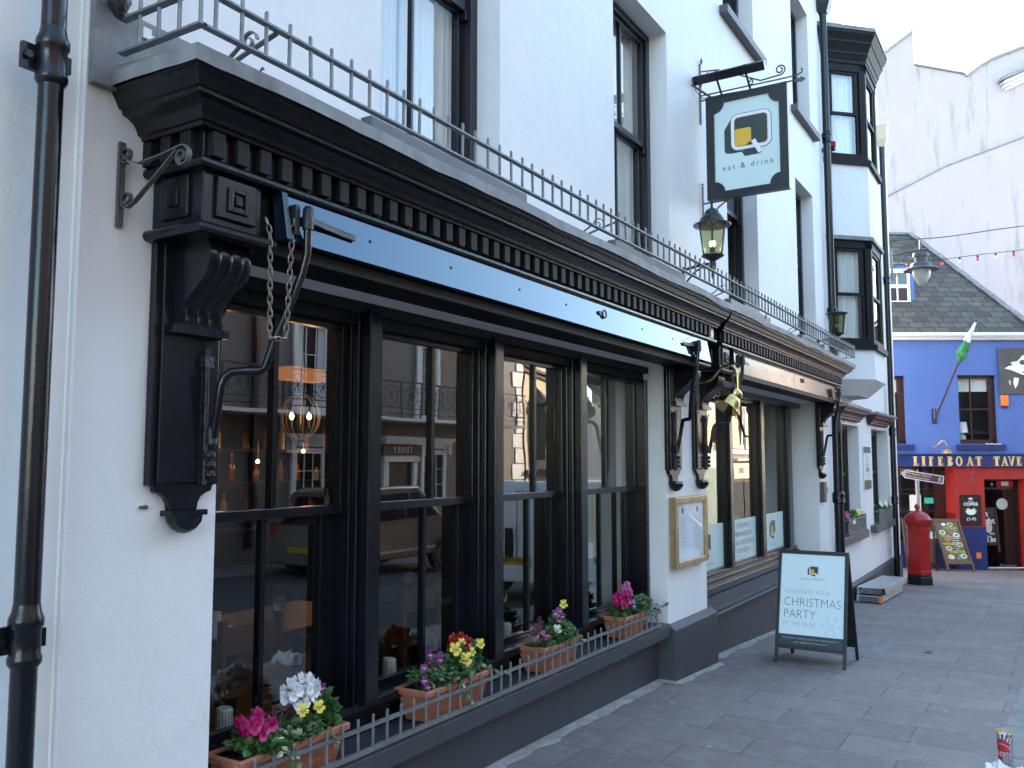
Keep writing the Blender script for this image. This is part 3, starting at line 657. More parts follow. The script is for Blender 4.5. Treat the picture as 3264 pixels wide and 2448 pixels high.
# oriel
OUT = [(15.35, 3.07), (15.95, 2.45), (17.05, 2.45), (17.66, 3.07)]
def inset(P, d):
    """offset the canted outline outward by d"""
    (ax, ay), (bx, by), (cx_, cy_), (dx, dy) = P; t = d*math.tan(radians(22.5))
    return [(ax-d*1.414, ay), (bx-t, by-d), (cx_+t, cy_-d), (dx+d*1.414, dy)]
def bayband(mb, z0, z1, d0, d1=None):
    a = inset(OUT, d0); b = inset(OUT, d0 if d1 is None else d1); n = 4
    mb.add([(x, y, z0) for x, y in a]+[(x, y, z1) for x, y in b], [(i, i+1, n+i+1, n+i) for i in range(3)]+[(3, 2, 1, 0), (4, 5, 6, 7)])
ob = MB('white'); bayband(ob, 3.82, 5.08, 0); oriel = ob.build('oriel_panel', ch)
ob = MB('white'); bayband(ob, 1.36, 1.86, 0); bayband(ob, 1.10, 1.36, -.28, 0); ob.build('oriel_base', ch)
for z0, z1 in ((1.86, 3.76), (5.08, 6.90)):
    o2 = MB('dentil'); bayband(o2, z0, z0+.09, .06); bayband(o2, z1-.14, z1, .0)
    for (ax, ay), (bx, by) in zip(OUT, OUT[1:]):
        d = Vector((bx-ax, by-ay, 0)); L = d.length; d.normalize()
        o2.T = frame3((ax, ay, z0), d, (0, 0, 1))
        o2.box(0, .12, 0, .13, -.1, .0); o2.box(0, .12, .09, z1-z0, -.08, 0); o2.box(L-.12, L, .09, z1-z0, -.08, 0); o2.box(.12, L-.12, .09, .2, -.08, 0)
        o2.box(.14, .18, .2, z1-z0-.14, -.07, -.02); o2.box(L-.18, L-.14, .2, z1-z0-.14, -.07, -.02); mz = .2+(z1-z0-.34)*.47
        o2.box(.18, L-.18, mz, mz+.05, -.06, -.015); o2.box(.18, .22, mz, z1-z0-.14, -.05, -.02); o2.box(L-.22, L-.18, mz, z1-z0-.14, -.05, -.02); o2.box(.18, .23, .2, mz, -.09, -.05); o2.box(L-.23, L-.18, .2, mz, -.09, -.05); o2.box(.18, L-.18, z1-z0-.19, z1-z0-.14, -.05, -.02)
        o2.T = None
    if z0 < 5: OW = [o2.build('oriel_window', ch)]
bayband(o2, 6.90, 6.97, .02); bayband(o2, 6.97, 7.05, .03, .06); bayband(o2, 7.05, 7.09, .07); bayband(o2, 7.09, 7.22, .07, .13); bayband(o2, 7.22, 7.26, .14); bayband(o2, 7.26, 7.37, .14, .2); bayband(o2, 7.37, 7.42, .2)
OW.append(o2.build('oriel_window', ch))
for (z0, z1), ow in zip(((1.86, 3.76), (5.08, 6.90)), OW):
    g = MB('glass_up'); cu = MB('curtain')
    for i, ((ax, ay), (bx, by)) in enumerate(zip(OUT, OUT[1:])):
        d = Vector((bx-ax, by-ay, 0)); L = d.length; d.normalize(); g.T = cu.T = frame3((ax, ay, z0), d, (0, 0, 1))
        g.quad((.18, .2, -.045), (L-.18, .2, -.045), (L-.18, z1-z0-.14, -.045), (.18, z1-z0-.14, -.045))
        cu.sheet(lambda u, v: (.14+(L*.8-.14)*u, .15+(z1-z0-.25)*v, -.12+.015*sin(u*40)+.01*sin(u*17+v*3)), 36, 3); cu.T = g.T = None
    g.build('oriel_pane', ow); cu.build('oriel_curtain', ow, smooth=True)
ld = MB('lead'); bayband(ld, 7.42, 7.49, .215); bayband(ld, 7.49, 7.62, .215, -.1); ld.build('oriel_roof', ch)
ld = MB('lead'); bayband(ld, 3.755, 3.82, .05); ld.build('oriel_flashing', ch)

# ------------------------------------------------------------------ downpipes
def pipe(label, x, y, z0, z1, r, joints, hopper=None, kick=None):
    t = thing('downpipe', label, 'downpipe', (x, y, z0))
    mb = MB('black'); pts = [(x, y, z1), (x, y, z0)]
    if kick: pts = [(x, y, z1), (x, y, z0+.25), (x, y-.1, z0+.05)]
    mb.tube(pts, r, 20); mb.build('pipe', t, smooth=True)
    for j in joints:
        c = MB('black'); c.lathe([(r+.002, -.09), (r*1.30, -.075), (r*1.30, -.058), (r*1.18, -.045), (r*1.18, .035), (r*1.34, .045), (r*1.34, .068), (r*1.12, .09), (r*1.02, .115)], (x, y, j), 20)
        c.box(x-r*2.2, x+r*1.1, y+r*.6, y+r*.6+.02, j-.045, j+.045); c.tube([(x-r*1.8, y+r*.75, j), (x-r*1.8, y+r*.2, j)], .014, 8); c.box(x+r*1.1, x+r*1.55, y-.012, y+.012, j-.03, j+.03)
        c.build('collar', t, smooth=True)
    if hopper:
        h = MB(hopper[1]); zz = hopper[0]; w = hopper[2]
        h.add([(x+sx*a, y+sy*a, zz+z) for z, a in ((0, r*1.1), (.16, w), (.42, w*1.15), (.5, w*1.3)) for sx, sy in ((-1, -1), (1, -1), (1, 1), (-1, 1))], [(i*4+j, i*4+(j+1) % 4, i*4+4+(j+1) % 4, i*4+4+j) for i in range(3) for j in range(4)]+[(3, 2, 1, 0), (12, 13, 14, 15)])
        h.build('hopper', t, bevel=.01)
    return t
pipe('thick glossy black downpipe close at the left edge of the white front', 1.692, 2.905, -2.0, 4.5, .041, (1.385, -.59))
pipe('tall black downpipe with square hopper between the pub and the oriel bay', 14.92, 2.92, 1.0, 7.5, .06, (5.35, 2.4), hopper=(7.5, 'black_plain', .13))
pipe('slim black downpipe on the far corner with a pale stone-coloured hopper', 21.22, 2.95, -2.70, 7.25, .06, (4.05, .62, -.9), hopper=(7.15, 'cream', .12))
pipe('black downpipe beside the last shopfront pilaster behind the easel sign', 15.02, 2.93, -2.38, .72, .075, (-.62,))

# ------------------------------------------------------------------ iron railings
def railing_run(mb, mk, p0, p1, zb, zt, ztip, step, bar=.0075, flatw=.03):
    p0, p1 = Vector(p0), Vector(p1); L = (p1-p0).length; d = (p1-p0)/L
    side = Vector((d.y, -d.x, 0))
    for z in (zb, zt):
        n = max(2, int(L/.5)); mb.strap([p0+d*(L*i/n)+Vector((0, 0, z+.004*sin(i*1.7))) for i in range(n+1)], flatw, .008, side) if mk else None
    return d, L
cr = thing('cornice_railing', 'long galvanised spiked railing along the top of the shopfront cornice', 'railing', (8, 2.5, 1.5))
mb = MB('galv')
def bars(p0, p1, zb, zt, ztip, step, r, off=0.0, skip0=False):
    p0, p1 = Vector(p0), Vector(p1); L = (p1-p0).length; d = (p1-p0)/L; k = step*.5+off; out = []
    while k < L: out.append(p0+d*k); k += step
    return out
P0 = Vector((1.985, 2.50, 0)); P1 = Vector((14.36, 2.50, 0)); PB = Vector((1.985, 2.93, 0)); PC = Vector((14.36, 2.97, 0))
def zr(x): return .004*sin(x*.9)+.0035*(x-2)
RB, RT, RTIP = 1.535, 1.668, 1.722
rail = MB('galv'); n = 26
for z in (RB, RT):
    pts = [P0+(P1-P0)*(i/n) for i in range(n+1)]; rail.strap([(p.x, p.y, z+zr(p.x)) for p in pts], .032, .009, (0, 1, 0))
    rail.strap([(1.985, 2.484, z+zr(2)), (1.985, 2.95, z+zr(2))], .032, .009, (1, 0, 0)); rail.strap([(14.36, 2.484, z+zr(14.4)), (14.36, 2.97, z+zr(14.4))], .032, .009, (1, 0, 0))
rail.build('rail', cr)
SP = [(2.05+.1208*i, 2.50) for i in range(103)]+[(1.985, 2.50+.115*k) for k in range(0, 4)]+[(14.36, 2.50+.12*k) for k in range(0, 4)]
SP = [p for p in SP if p[0] < 14.37]
spm = None
def spikes(parent, pts, zb, zt, r, zf, limit=100):
    base = MB('galv'); base.tube([(0, 0, 0), (0, 0, zt-zb-.006), (0, 0, zt-zb)], [r, r, r*.55], 7); me = None
    pts = sorted(pts, key=lambda p: p[0])
    for i, (x, y) in enumerate(pts[:limit]):
        if me is None:
            o = base.build('spike', parent, org=(0, 0, 0)) if False else None
            m2 = bpy.data.meshes.new('spike'); m2.from_pydata(base.v, [], base.f); m2.materials.append(M['galv']); me = m2
        o = bpy.data.objects.new('spike', me); COL.objects.link(o); o.parent = parent; o.location = Vector((x, y, zb+zf(x)))-ORG[parent.name]
        o.rotation_euler = (RND.gauss(0, .012), RND.gauss(0, .012), 0)
    if len(pts) > limit:
        rest = MB('galv')
        for x, y in pts[limit:]: rest.tube([(x, y, zb+zf(x)), (x, y, zt+zf(x))], r, 6)
        o = rest.build('far_spikes', parent); o['kind'] = 'stuff'
spikes(cr, SP, RB, RTIP, .0082, zr)
def scroll(c, r, turns, a0, side, up=(0, 0, 1), n=26, sgn=1, r1=.25):
    c = Vector(c); s = Vector(side).normalized(); u = Vector(up)
    return [c+(s*cos(a0+sgn*2*pi*turns*i/n)+u*sin(a0+sgn*2*pi*turns*i/n))*(r*(1-(1-r1)*i/n)) for i in range(n+1)]
for xs in (2.35, 5.55, 8.35, 11.3, 13.9):
    s = MB('galv'); z = 1.56+zr(xs)
    s.strap([(xs, 2.51, RT+zr(xs)-.01), (xs, 2.70, RT-.05), (xs, 2.985, RT-.13)], .022, .007, (1, 0, 0))
    s.strap([(xs, 2.985, RT-.10)]+scroll((xs, 2.90, RT-.085), .062, 1.5, 0, (0, 1, 0)), .018, .006, (1, 0, 0))
    s.strap(scroll((xs, 2.66, RT+.0), .045, 1.2, pi, (0, 1, 0), sgn=-1), .018, .006, (1, 0, 0)); s.strap([(xs, 2.84, RT-.075), (xs, 2.74, RT-.02), (xs, 2.70, RT+.005)], .018, .006, (1, 0, 0))
    s.box(xs-.02, xs+.02, 2.985, 2.999, RT-.18, RT-.06); s.build('scroll_stay', cr)
w = MB('iron_black'); w.tube([(2.3, 2.52, 1.50), (2.33, 2.56, 1.53), (2.36, 2.62, 1.515), (2.42, 2.7, 1.52)], .004, 5); w.tube([(9.2, 2.48, 1.47), (9.22, 2.47, 1.53), (9.34, 2.5, 1.56), (9.4, 2.52, 1.53)], .005, 5); w.build('cable_end', cr)

lr = thing('ledge_railing', 'low grey spiked railing along the ledge in front of the flower troughs', 'railing', (5, 2.985, -1.475))
rl = MB('galv')
for z, t in ((-1.455, .024), (-1.338, .017)):
    rl.strap([(2.62+.4*i, 2.985, z+.0025*sin(i*2.3)+.001*(i % 3)) for i in range(12)]+[(7.43, 2.985, z)], .02, t, (0, 1, 0))
rl.strap([(7.43, 2.985, -1.338), (7.50, 3.02, -1.335), (7.56, 3.1, -1.335)], .02, .016, (0, 0, 1)); rl.build('rail', lr)
spikes(lr, [(2.66+.1115*i, 2.985) for i in range(43)], -1.46, -1.285, .0075, lambda x: 0)

# ------------------------------------------------------------------ wrought bracket at the left, and little wall fixtures
wb = MB('lamp_grey'); x = 2.03
wb.box(x-.013, x+.013, 2.982, 2.997, .883, 1.215)
wb.strap([(x, 2.98, 1.165), (x, 2.94, 1.135), (x, 2.88, 1.113), (x, 2.74, 1.122), (x, 2.645, 1.135)]+scroll((x, 2.632, 1.095), .042, 1.45, pi/2, (0, -1, 0), sgn=-1, r1=.3), .02, .006, (1, 0, 0))
wb.strap([(x, 2.66, 1.125), (x, 2.78, 1.045), (x, 2.90, .968)]+scroll((x, 2.945, .985), .034, 1.3, -pi*.75, (0, 1, 0), r1=.4), .02, .006, (1, 0, 0))
wb.strap(scroll((x, 2.957, 1.16), .032, 1.3, -pi/2, (0, 1, 0), r1=.4), .02, .006, (1, 0, 0))
tag(wb.build('hanging_basket_bracket', org=(x, 2.99, .88)), 'rusty wrought iron scroll bracket on the white wall beside the shopfront', 'bracket')
b = MB('iron_black'); b.lathe([(.012, 0), (.03, .03), (.045, .06), (.04, .10), (.055, .12), (.055, .5)], (1.955, 2.93, 1.665), 8); b.box(1.93, 1.98, 2.95, 2.999, 1.75, 1.9)
tag(b.build('wall_bracket', org=(1.955, 2.99, 1.67), smooth=True), 'black cast iron fitting on the wall at the top left', 'bracket')
b = MB('pvc'); b.box(2.085, 2.125, 2.965, 2.999, 1.655, 1.70); b.tube([(2.125, 2.98, 1.672), (2.15, 2.975, 1.672)], .011, 8)
tag(b.build('cable_box', org=(2.1, 2.99, 1.66), bevel=.003), 'small white cable box behind the cornice railing by the left corner', 'box')
b = MB('lamp_grey'); b.lathe([(.006, 0), (.006, .02)], (2.172, 2.999, -.183), 8, ax=(0, -1, 0)); b.lathe([(.009, 0), (.009, .012)], (2.192, 2.999, -.184), 8, ax=(0, -1, 0))
tag(b.build('wall_plug', org=(2.18, 2.995, -.19)), 'rusty twin screw plug in the white wall left of the near pilaster foot', 'wall plug')

# ------------------------------------------------------------------ awning arms with chains
def chain(name, parent, pts, link=.026, r=.0028, mk='chain'):
    P = [Vector(p) for p in pts]; segs = []; 
    for a, b in zip(P, P[1:]):
        n = max(1, round((b-a).length/(link*.78)))
        for i in range(n): segs.append((a.lerp(b, (i+.5)/n), (b-a).normalized()))
    mb = MB(mk)
    for i, (c, d) in enumerate(segs):
        s = d.orthogonal().normalized(); t = d.cross(s); w = (s+t*.4).normalized() if i % 2 == 0 else (t-s*.4).normalized()
        h = link*.5; ww = link*.25; loop = []
        for k in range(13):
            a = 2*pi*k/12; loop.append(c+w*(ww*cos(a))+d*((h-ww)*(1 if sin(a) > 0 else -1)*(1 if abs(sin(a)) > .01 else 0)+ww*sin(a)))
        mb.tube(loop, r, 5, False)
    return mb.build(name, parent)
A1 = [(2.43, 2.91, .062), (2.43, 2.88, .20), (2.428, 2.862, .30), (2.436, 2.852, .335), (2.461, 2.838, .358), (2.50, 2.79, .364), (2.53, 2.755, .364), (2.545, 2.738, .375), (2.575, 2.72, .487), (2.63, 2.68, .663), (2.652, 2.645, .78), (2.658, 2.625, .86), (2.645, 2.61, 1.01)]
def arm(label, dx, path, strapx, group='awning arms on the shopfront pilasters', near=False, rodx=2.41, mir=1):
    t = thing('awning_arm', label, 'awning arm', (rodx+dx, 2.93, -.09), group)
    f = lambda p: ((p[0]-2.348)*mir+2.348+dx, p[1], p[2])
    m = MB('black', 'iron_black'); m.tube([f(p) for p in path], .0175, 14); m.use('iron_black').lathe([(.024, -.05), (.024, .035), (.014, .05)], f(path[-1]), 10); m.lathe([(.023, 0), (.023, .06), (.019, .07)], f(path[0]), 10); m.build('swing_arm', t, smooth=True)
    q = MB('iron_black'); a = f(path[-1]); sx = a[0]+strapx*mir
    q.strap([(a[0], 2.628, a[2]+.005), (a[0]+strapx*.5*mir, 2.640, a[2]-.004), (sx, 2.642, a[2]-.012)], .030, .010, (0, 0, 1)); q.tube([(a[0], 2.62, a[2]), (a[0], 2.66, a[2])], .012, 8); q.box(a[0]-.055*mir, a[0]-.03*mir, 2.625, 2.67, .93, 1.06); q.build('fixing_strap', t, bevel=.003)
    r = MB('iron_black'); rx = f((rodx, 0, 0))[0]
    r.tube([(rx, 2.925, .45), (rx, 2.925, -.10)], .009, 8); r.box(rx-.022, rx+.022, 2.912, 2.95, .375, .42); r.box(rx-.012, rx+.035, 2.912, 2.95, .0, .03); r.box(rx-.014, rx+.014, 2.935, 2.95, -.1, .44)
    for z in (.02, -.02, -.06): r.ball((rx+.018, 2.91, z), .019, 8)
    r.build('slide_rod', t)
    if near:
        chain('chain', t, [(2.483+dx, 2.685, .985), (2.488+dx, 2.665, .92), (2.495+dx, 2.66, .487), (2.581+dx, 2.66, .494), (2.588+dx, 2.645, .90), (2.59+dx, 2.64, 1.0)], .038, .0035)
    else:
        xa, xb = f((2.60, 0, 0))[0], f((2.52, 0, 0))[0]
        chain('chain', t, [(xa, 2.66, .98), (xa+.01*mir, 2.66, .62), ((xa+xb)/2, 2.66, .42), (xb, 2.67, .62), (xb, 2.68, .9)], .045, .0045, 'lamp_grey')
    return t
arm('folded black awning arm with a hanging chain on the nearest pilaster', 0, A1, .33, near=True)
arm('black awning arm in front of the left one of the paired middle pilasters', 5.44, A1, .30, rodx=2.41, mir=-1)
arm('black awning arm beside the brass lamp on the right one of the paired pilasters', 6.17, A1, .30)
arm('black awning arm at the far end of the second shopfront', 11.64, A1, .25, mir=-1)

# ------------------------------------------------------------------ hanging sign
hs = thing('hanging_sign', 'black framed pub sign with a block letter Q hanging over the pavement', 'sign', (8.78, 2.5, 2.7))
SX = 8.78; Y0, Y1, Z0, Z1 = 2.925, 2.08, 2.70, 3.80
T = frame3((SX, (Y0+Y1)/2, (Z0+Z1)/2), (0, -1, 0), (0, 0, 1)); hw, hh = (Y0-Y1)/2, (Z1-Z0)/2
mb = MB('black_plain'); mb.T = T
def notch(w, h, r, n=6):
    P = []
    for cx, cy, a0 in ((w, h, 270), (-w, h, 0), (-w, -h, 90), (w, -h, 180)):
        seg = [(cx+r*cos(radians(a0-90*i/n)), cy+r*sin(radians(a0-90*i/n))) for i in range(n+1)]
        P += seg
    return P
iw, ih = hw-.085, hh-.075
outer = [(hw, hh), (-hw, hh), (-hw, -hh), (hw, -hh)]
pn = notch(iw, ih, .105)
# frame face: four corner fans
k = 7
for q in range(4):
    seg = pn[q*k:(q+1)*k]; nx = pn[(q*k+k) % (4*k)]
    cor = outer[q]; cor2 = outer[(q+1) % 4]
    for z in (.035,):
        flat(mb, [cor]+seg if q % 1 == 0 else [], z)
        flat(mb, [cor, seg[-1], nx, cor2], z)
ring_v = [(x, y, .035) for x, y in pn]+[(x, y, .012) for x, y in pn]; n = len(pn)
mb.add(ring_v, [(i, (i+1) % n, n+(i+1) % n, n+i) for i in range(n)])
mb.add([(x, y, z) for z in (.035, -.035) for x, y in outer], [(0, 4, 5, 1), (1, 5, 6, 2), (2, 6, 7, 3), (3, 7, 4, 0), (4, 7, 6, 5)])
mb.T = None; mb.build('frame', hs)
p = MB('sign_panel'); p.T = T; flat(p, [(iw+.02, ih+.02), (-iw-.02, ih+.02), (-iw-.02, -ih-.02), (iw+.02, -ih-.02)], .014); p.T = None; p.build('panel', hs)
dk, wh, ye = MB('logo_dark'), MB('logo_white'), MB('logo_yellow'); logo((dk, wh, ye), frame3((SX-.0145, (Y0+Y1)/2-.045, (Z0+Z1)/2+.125), (0, -1, 0), (0, 0, 1)), 1.0)
for q, nm in ((dk, 'logo_shadow'), (wh, 'logo_outline'), (ye, 'logo_fill')): q.build(nm, hs)
t = MB('text_grey'); text(t, 'eat & drink', T, .005, -.232, .078, .017, space=1.45); t.build('lettering', hs)
ir = MB('lamp_grey')
ir.box(SX-.008, SX+.02, 2.985, 2.998, 3.55, 4.21); ir.lathe([(.004, 0), (.016, .03), (.008, .06), (.002, .08)], (SX, 2.975, 4.2), 8)
ir.tube([(SX, 2.985, 3.80), (SX, 1.99, 3.805)], .009, 8); ir.tube([(SX, 2.985, 3.855), (SX, 2.1, 3.85), (SX, 1.98, 3.855), (SX, 1.94, 3.87), (SX, 1.93, 3.90), (SX, 1.945, 3.915)], .008, 8)
ir.tube([(SX, 2.975, 4.12), (SX, 2.8, 4.10), (SX, 2.55, 3.98), (SX, 2.35, 3.88)]+scroll((SX, 2.15, 3.95), .055, 1.5, -pi/2, (0, -1, 0), r1=.3), .008, 8)
ir.tube([(SX, 2.985, 3.95), (SX, 2.96, 4.06), (SX, 2.9, 4.095)], .008, 8); ir.tube(scroll((SX, 2.46, 3.885), .035, 1.2, pi/2, (0, 1, 0), r1=.3), .007, 8)
ir.prism([(SX+.004, 2.02, 3.795), (SX+.004, 1.99, 3.825), (SX+.004, 1.96, 3.815), (SX+.004, 1.945, 3.83), (SX+.004, 1.90, 3.80), (SX+.004, 1.945, 3.77), (SX+.004, 1.96, 3.785), (SX+.004, 1.99, 3.775)], (-.008, 0, 0))
ir.tube([(SX-.28, 2.985, 3.87), (SX, 2.85, 3.795)], .013, 6); ir.build('bracket', hs, smooth=True); ir = MB('lamp_grey'); ir.tube([(SX, 2.985, 2.87), (SX, 2.985, 2.42)], .010, 8); ir.tube([(SX, 2.985, 2.68), (SX, 2.68, 2.688)], .010, 8); ir.tube([(SX, 2.985, 2.42), (SX, 2.82, 2.62), (SX, 2.74, 2.675), (SX, 2.72, 2.665), (SX, 2.725, 2.65)], .009, 8); ir.ball((SX, 2.985, 2.89), .014, 6)
ir.build('bracket', hs, smooth=True)
lt = MB('black'); T2 = frame3((SX-.20, 2.62, 3.945), (0, -1, 0), (-.5, 0, .85)); lt.T = T2; lt.box(-.37, .37, -.045, .045, -.04, .04); lt.T = None
for yy in (2.45, 2.75): lt.tube([(SX-.20, yy, 3.93), (SX-.02, yy, 3.80)], .013, 6); lt.box(SX-.215, SX-.185, yy-.02, yy+.02, 3.975, 3.995)
lt.build('sign_light', hs, bevel=.006)
el = MB('iron_black'); el.tube([(SX-.2, 2.97, 3.93), (SX-.15, 2.99, 3.86), (SX-.05, 2.95, 3.80), (SX, 2.7, 3.82), (SX, 2.5, 3.81)], .005, 5); el.build('cable', hs)

# ------------------------------------------------------------------ lanterns
def lantern(label, x, y, zb, lit):
    t = thing('wall_lantern', label, 'lantern', (x, y, zb), 'lanterns above the cornice')
    m = MB('iron_black')
    m.lathe([(.004, 0), (.016, .03), (.018, .05), (.012, .09), (.028, .10), (.034, .13), (.034, .17), (.028, .185), (.10, .225), (.112, .235), (.10, .245)], (x, y, zb-.19), 12)
    m.tube([(x+.0, y, zb-.03), (x, y+.12, zb-.03), (x, 2.985, zb-.06)], .015, 8); m.tube([(x, y+.08, zb-.045), (x, y+.18, zb-.09), (x, 2.985, zb-.20)], .010, 8); m.lathe([(.05, 0), (.05, .02)], (x, 2.999, zb-.08), 10, ax=(0, -1, 0)); m.build('arm', t, smooth=True)
    h = .30; c = MB('iron_black'); z1 = zb+.05+h
    for k in range(6):
        a = 2*pi*k/6+.3; c.tube([(x+.098*cos(a), y+.098*sin(a), zb+.05), (x+.139*cos(a), y+.139*sin(a), z1)], .008, 6)
    c.build('cage', t)
    g = MB('lantern_glass'); g.lathe([(.095, 0), (.136, h)], (x, y, zb+.05), 6, ph=.3); g.f = [f for f in g.f if len(f) == 4]; g.mi = g.mi[:len(g.f)]; g.build('glass', t)
    cp = MB('iron_black'); cp.lathe([(.14, -.01), (.165, -.004), (.168, .006), (.15, .014), (.02, .016)] if not lit else [(.15, -.012), (.182, -.008), (.184, .004), (.15, .022), (.125, .03), (.115, .06), (.085, .10), (.07, .105), (.072, .125), (.055, .15), (.022, .168), (.012, .18), (.012, .22), (.018, .23), (.004, .25)], (x, y, z1), 20); cp.build('cap', t, smooth=True)
    b = MB('bulb_pale' if lit else 'ceramic'); b.lathe([(.022, .12), (.030, .145), (.026, .165), (.004, .178)], (x, y, zb+.02), 10); b.use('lamp_grey'); b.lathe([(.028, .0), (.028, .10)], (x, y, zb+.03), 10); b.build('bulb', t, smooth=True)
    return t
lantern('black wall lantern with its bulb lit, under the hanging sign', 8.20, 2.70, 1.93, True)
lantern('small unlit black lantern in front of the oriel at the far end of the railing', 14.12, 2.70, 1.90, False)

# ------------------------------------------------------------------ brass swan-neck lamp and menu case
bl = thing('brass_lamp', 'polished brass swan-neck lamp with bell shade over the menu wall', 'lamp', (8.16, 2.9, .75))
m = MB('brass'); X = 8.16; m.lathe([(.05, 0), (.05, .015), (.03, .03)], (X, 2.95, .745), 12, ax=(0, -1, 0))
m.tube([(X, 2.95, .745), (X, 2.80, .745), (X, 2.74, .757), (X, 2.69, .80), (X, 2.64, .86), (X, 2.60, .885), (X, 2.55, .893), (X, 2.51, .88), (X, 2.48, .845), (X, 2.472, .80), (X, 2.47, .66)], .013, 12); m.build('neck', bl, smooth=True)
m = MB('brass'); ax = Vector((-.50, .38, -.78)); c = Vector((X, 2.468, .655))
m.use('brass_dull').lathe([(.018, -.01), (.022, .02), (.03, .03)], c, 14, ax=ax); m.use('brass')
m.lathe([(.02, .0), (.05, .012), (.068, .035), (.074, .062), (.067, .082), (.06, .086), (.084, .104), (.102, .138), (.112, .18), (.117, .215), (.122, .224), (.114, .216), (.02, .08)], c, 24, ax=ax); m.build('shade', bl, smooth=True)
mc = thing('menu_case', 'shallow brass framed menu case on the white wall between the shopfronts', 'menu case', (8.15, 2.93, -1.0))
m = MB('brass_dull'); m.frame(7.71, 8.575, -.995, -.35, .055, 2.925, 2.998); m.build('case_frame', mc, bevel=.006)
MB('paper').box(7.76, 8.53, 2.956, 2.985, -.945, -.40).build('backing', mc)
t = MB('text_light', 'logo_dark', 'logo_yellow'); T = frame3((8.145, 2.956, -.67), (1, 0, 0), (0, 0, 1))
for bx in (-.2, .2):
    t.use('logo_dark'); old = t.T; t.T = T; flat(t, rrect(bx, .19, .05, .05, .012), .0012); t.T = old
    for k in range(11): text(t.use('text_light'), ('Starters' if k == 0 else RND.choice(['soup of the day', 'sirloin steak with chips', 'grilled sea bass', 'mussels in cider', 'roast lamb'])), T, bx, .13-.032*k, .022, .001)
t.build('menu_sheet', mc)
MB('case_glass').quad((7.765, 2.94, -.94), (8.52, 2.94, -.94), (8.52, 2.94, -.405), (7.765, 2.94, -.405)).build('front_glass', mc)
b = MB('lamp_grey'); b.box(13.98, 14.16, 2.93, 2.999, -.65, -.34)
tag(b.build('wall_box', org=(14.07, 2.99, -.65), bevel=.01), 'grey metal box on the wall under the far pilaster', 'box')
b = MB('orange'); b.ball((14.35, 2.97, -.47), .05, 8, (1, .4, 1)); tag(b.build('bell_push', org=(14.35, 3, -.47)), 'small orange bell push beside the grey wall box', 'bell push')
b = MB('redpetal'); b.box(15.19, 15.27, 2.84, 2.92, 5.29, 5.38); b.use('black_plain').box(15.20, 15.26, 2.85, 3.06, 5.22, 5.29)
tag(b.build('alarm_box', org=(15.23, 2.9, 5.22), bevel=.01), 'small red alarm box beside the upper oriel window', 'alarm box')
ws = thing('wall_notice', 'narrow pale notice board on the white wall between the two far windows', 'notice', (18.4, 3.05, -.57))
m = MB('vinyl'); m.box(18.05, 18.79, 3.035, 3.058, -.57, .25); m.build('board', ws)
m = MB('navy'); m.box(18.05, 18.79, 3.031, 3.035, .13, .25); m.build('header', ws)
m = MB('logo_dark'); m.box(18.05, 18.79, 3.031, 3.035, -.57, -.40); m.build('footer', ws)
t = MB('text_light', 'redlight'); T = frame3((18.42, 3.033, -.12), (1, 0, 0), (0, 0, 1)); text(t, 'FOOD', T, 0, .02, .11); text(t.use('redlight'), 'SERVED', T, 0, -.08, .11); text(t.use('text_light'), 'all day', T, 0, -.18, .09); text(t.use('logo_dark'), 'Q', T, 0, .16, .12, bold=.02); t.build('lettering', ws)

# ------------------------------------------------------------------ flower troughs and plants
def leaf(mb, p, d, l, w, fold=.25, nrm=None):
    """one pointed leaf from p along d: two halves folded on the midrib"""
    d = Vector(d).normalized(); up = Vector(nrm) if nrm else Vector((RND.gauss(0, .4), RND.gauss(-.3, .4), 1)); s = d.cross(up)
    if s.length < .05: s = d.orthogonal()
    s.normalize(); n = s.cross(d); p = Vector(p); drop = -n*l*.12
    a, b, t = p, p+d*l*.55-n*l*fold*.3, p+d*l+drop
    L1, L2 = p+d*l*.3+s*w*.5, p+d*l*.68+s*w*.42; R1, R2 = p+d*l*.3-s*w*.5, p+d*l*.68-s*w*.42
    mb.add([a, L1, L2, t, R2, R1, b], [(0, 6, 2, 1), (6, 3, 2), (0, 5, 4, 6), (6, 4, 3)])
def petals(mb, c, ax, r, n=5, cup=.3, w=.9):
    c = Vector(c); ax = Vector(ax).normalized(); x = ax.orthogonal().normalized(); y = ax.cross(x); a0 = RND.random()*6
    for i in range(n):
        a = a0+2*pi*i/n; d = (x*cos(a)+y*sin(a)); s = ax.cross(d); e = r*w*.62
        p1 = c+d*r*.5+s*e+ax*r*cup*.5; p2 = c+d*r*.5-s*e+ax*r*cup*.5; q1 = c+d*r+s*e*.75+ax*r*cup; q2 = c+d*r-s*e*.75+ax*r*cup; m = c+d*r*1.14+ax*r*cup*.9
        mb.add([c, p1, q1, m, q2, p2], [(0, 1, 2, 3, 4, 5)])
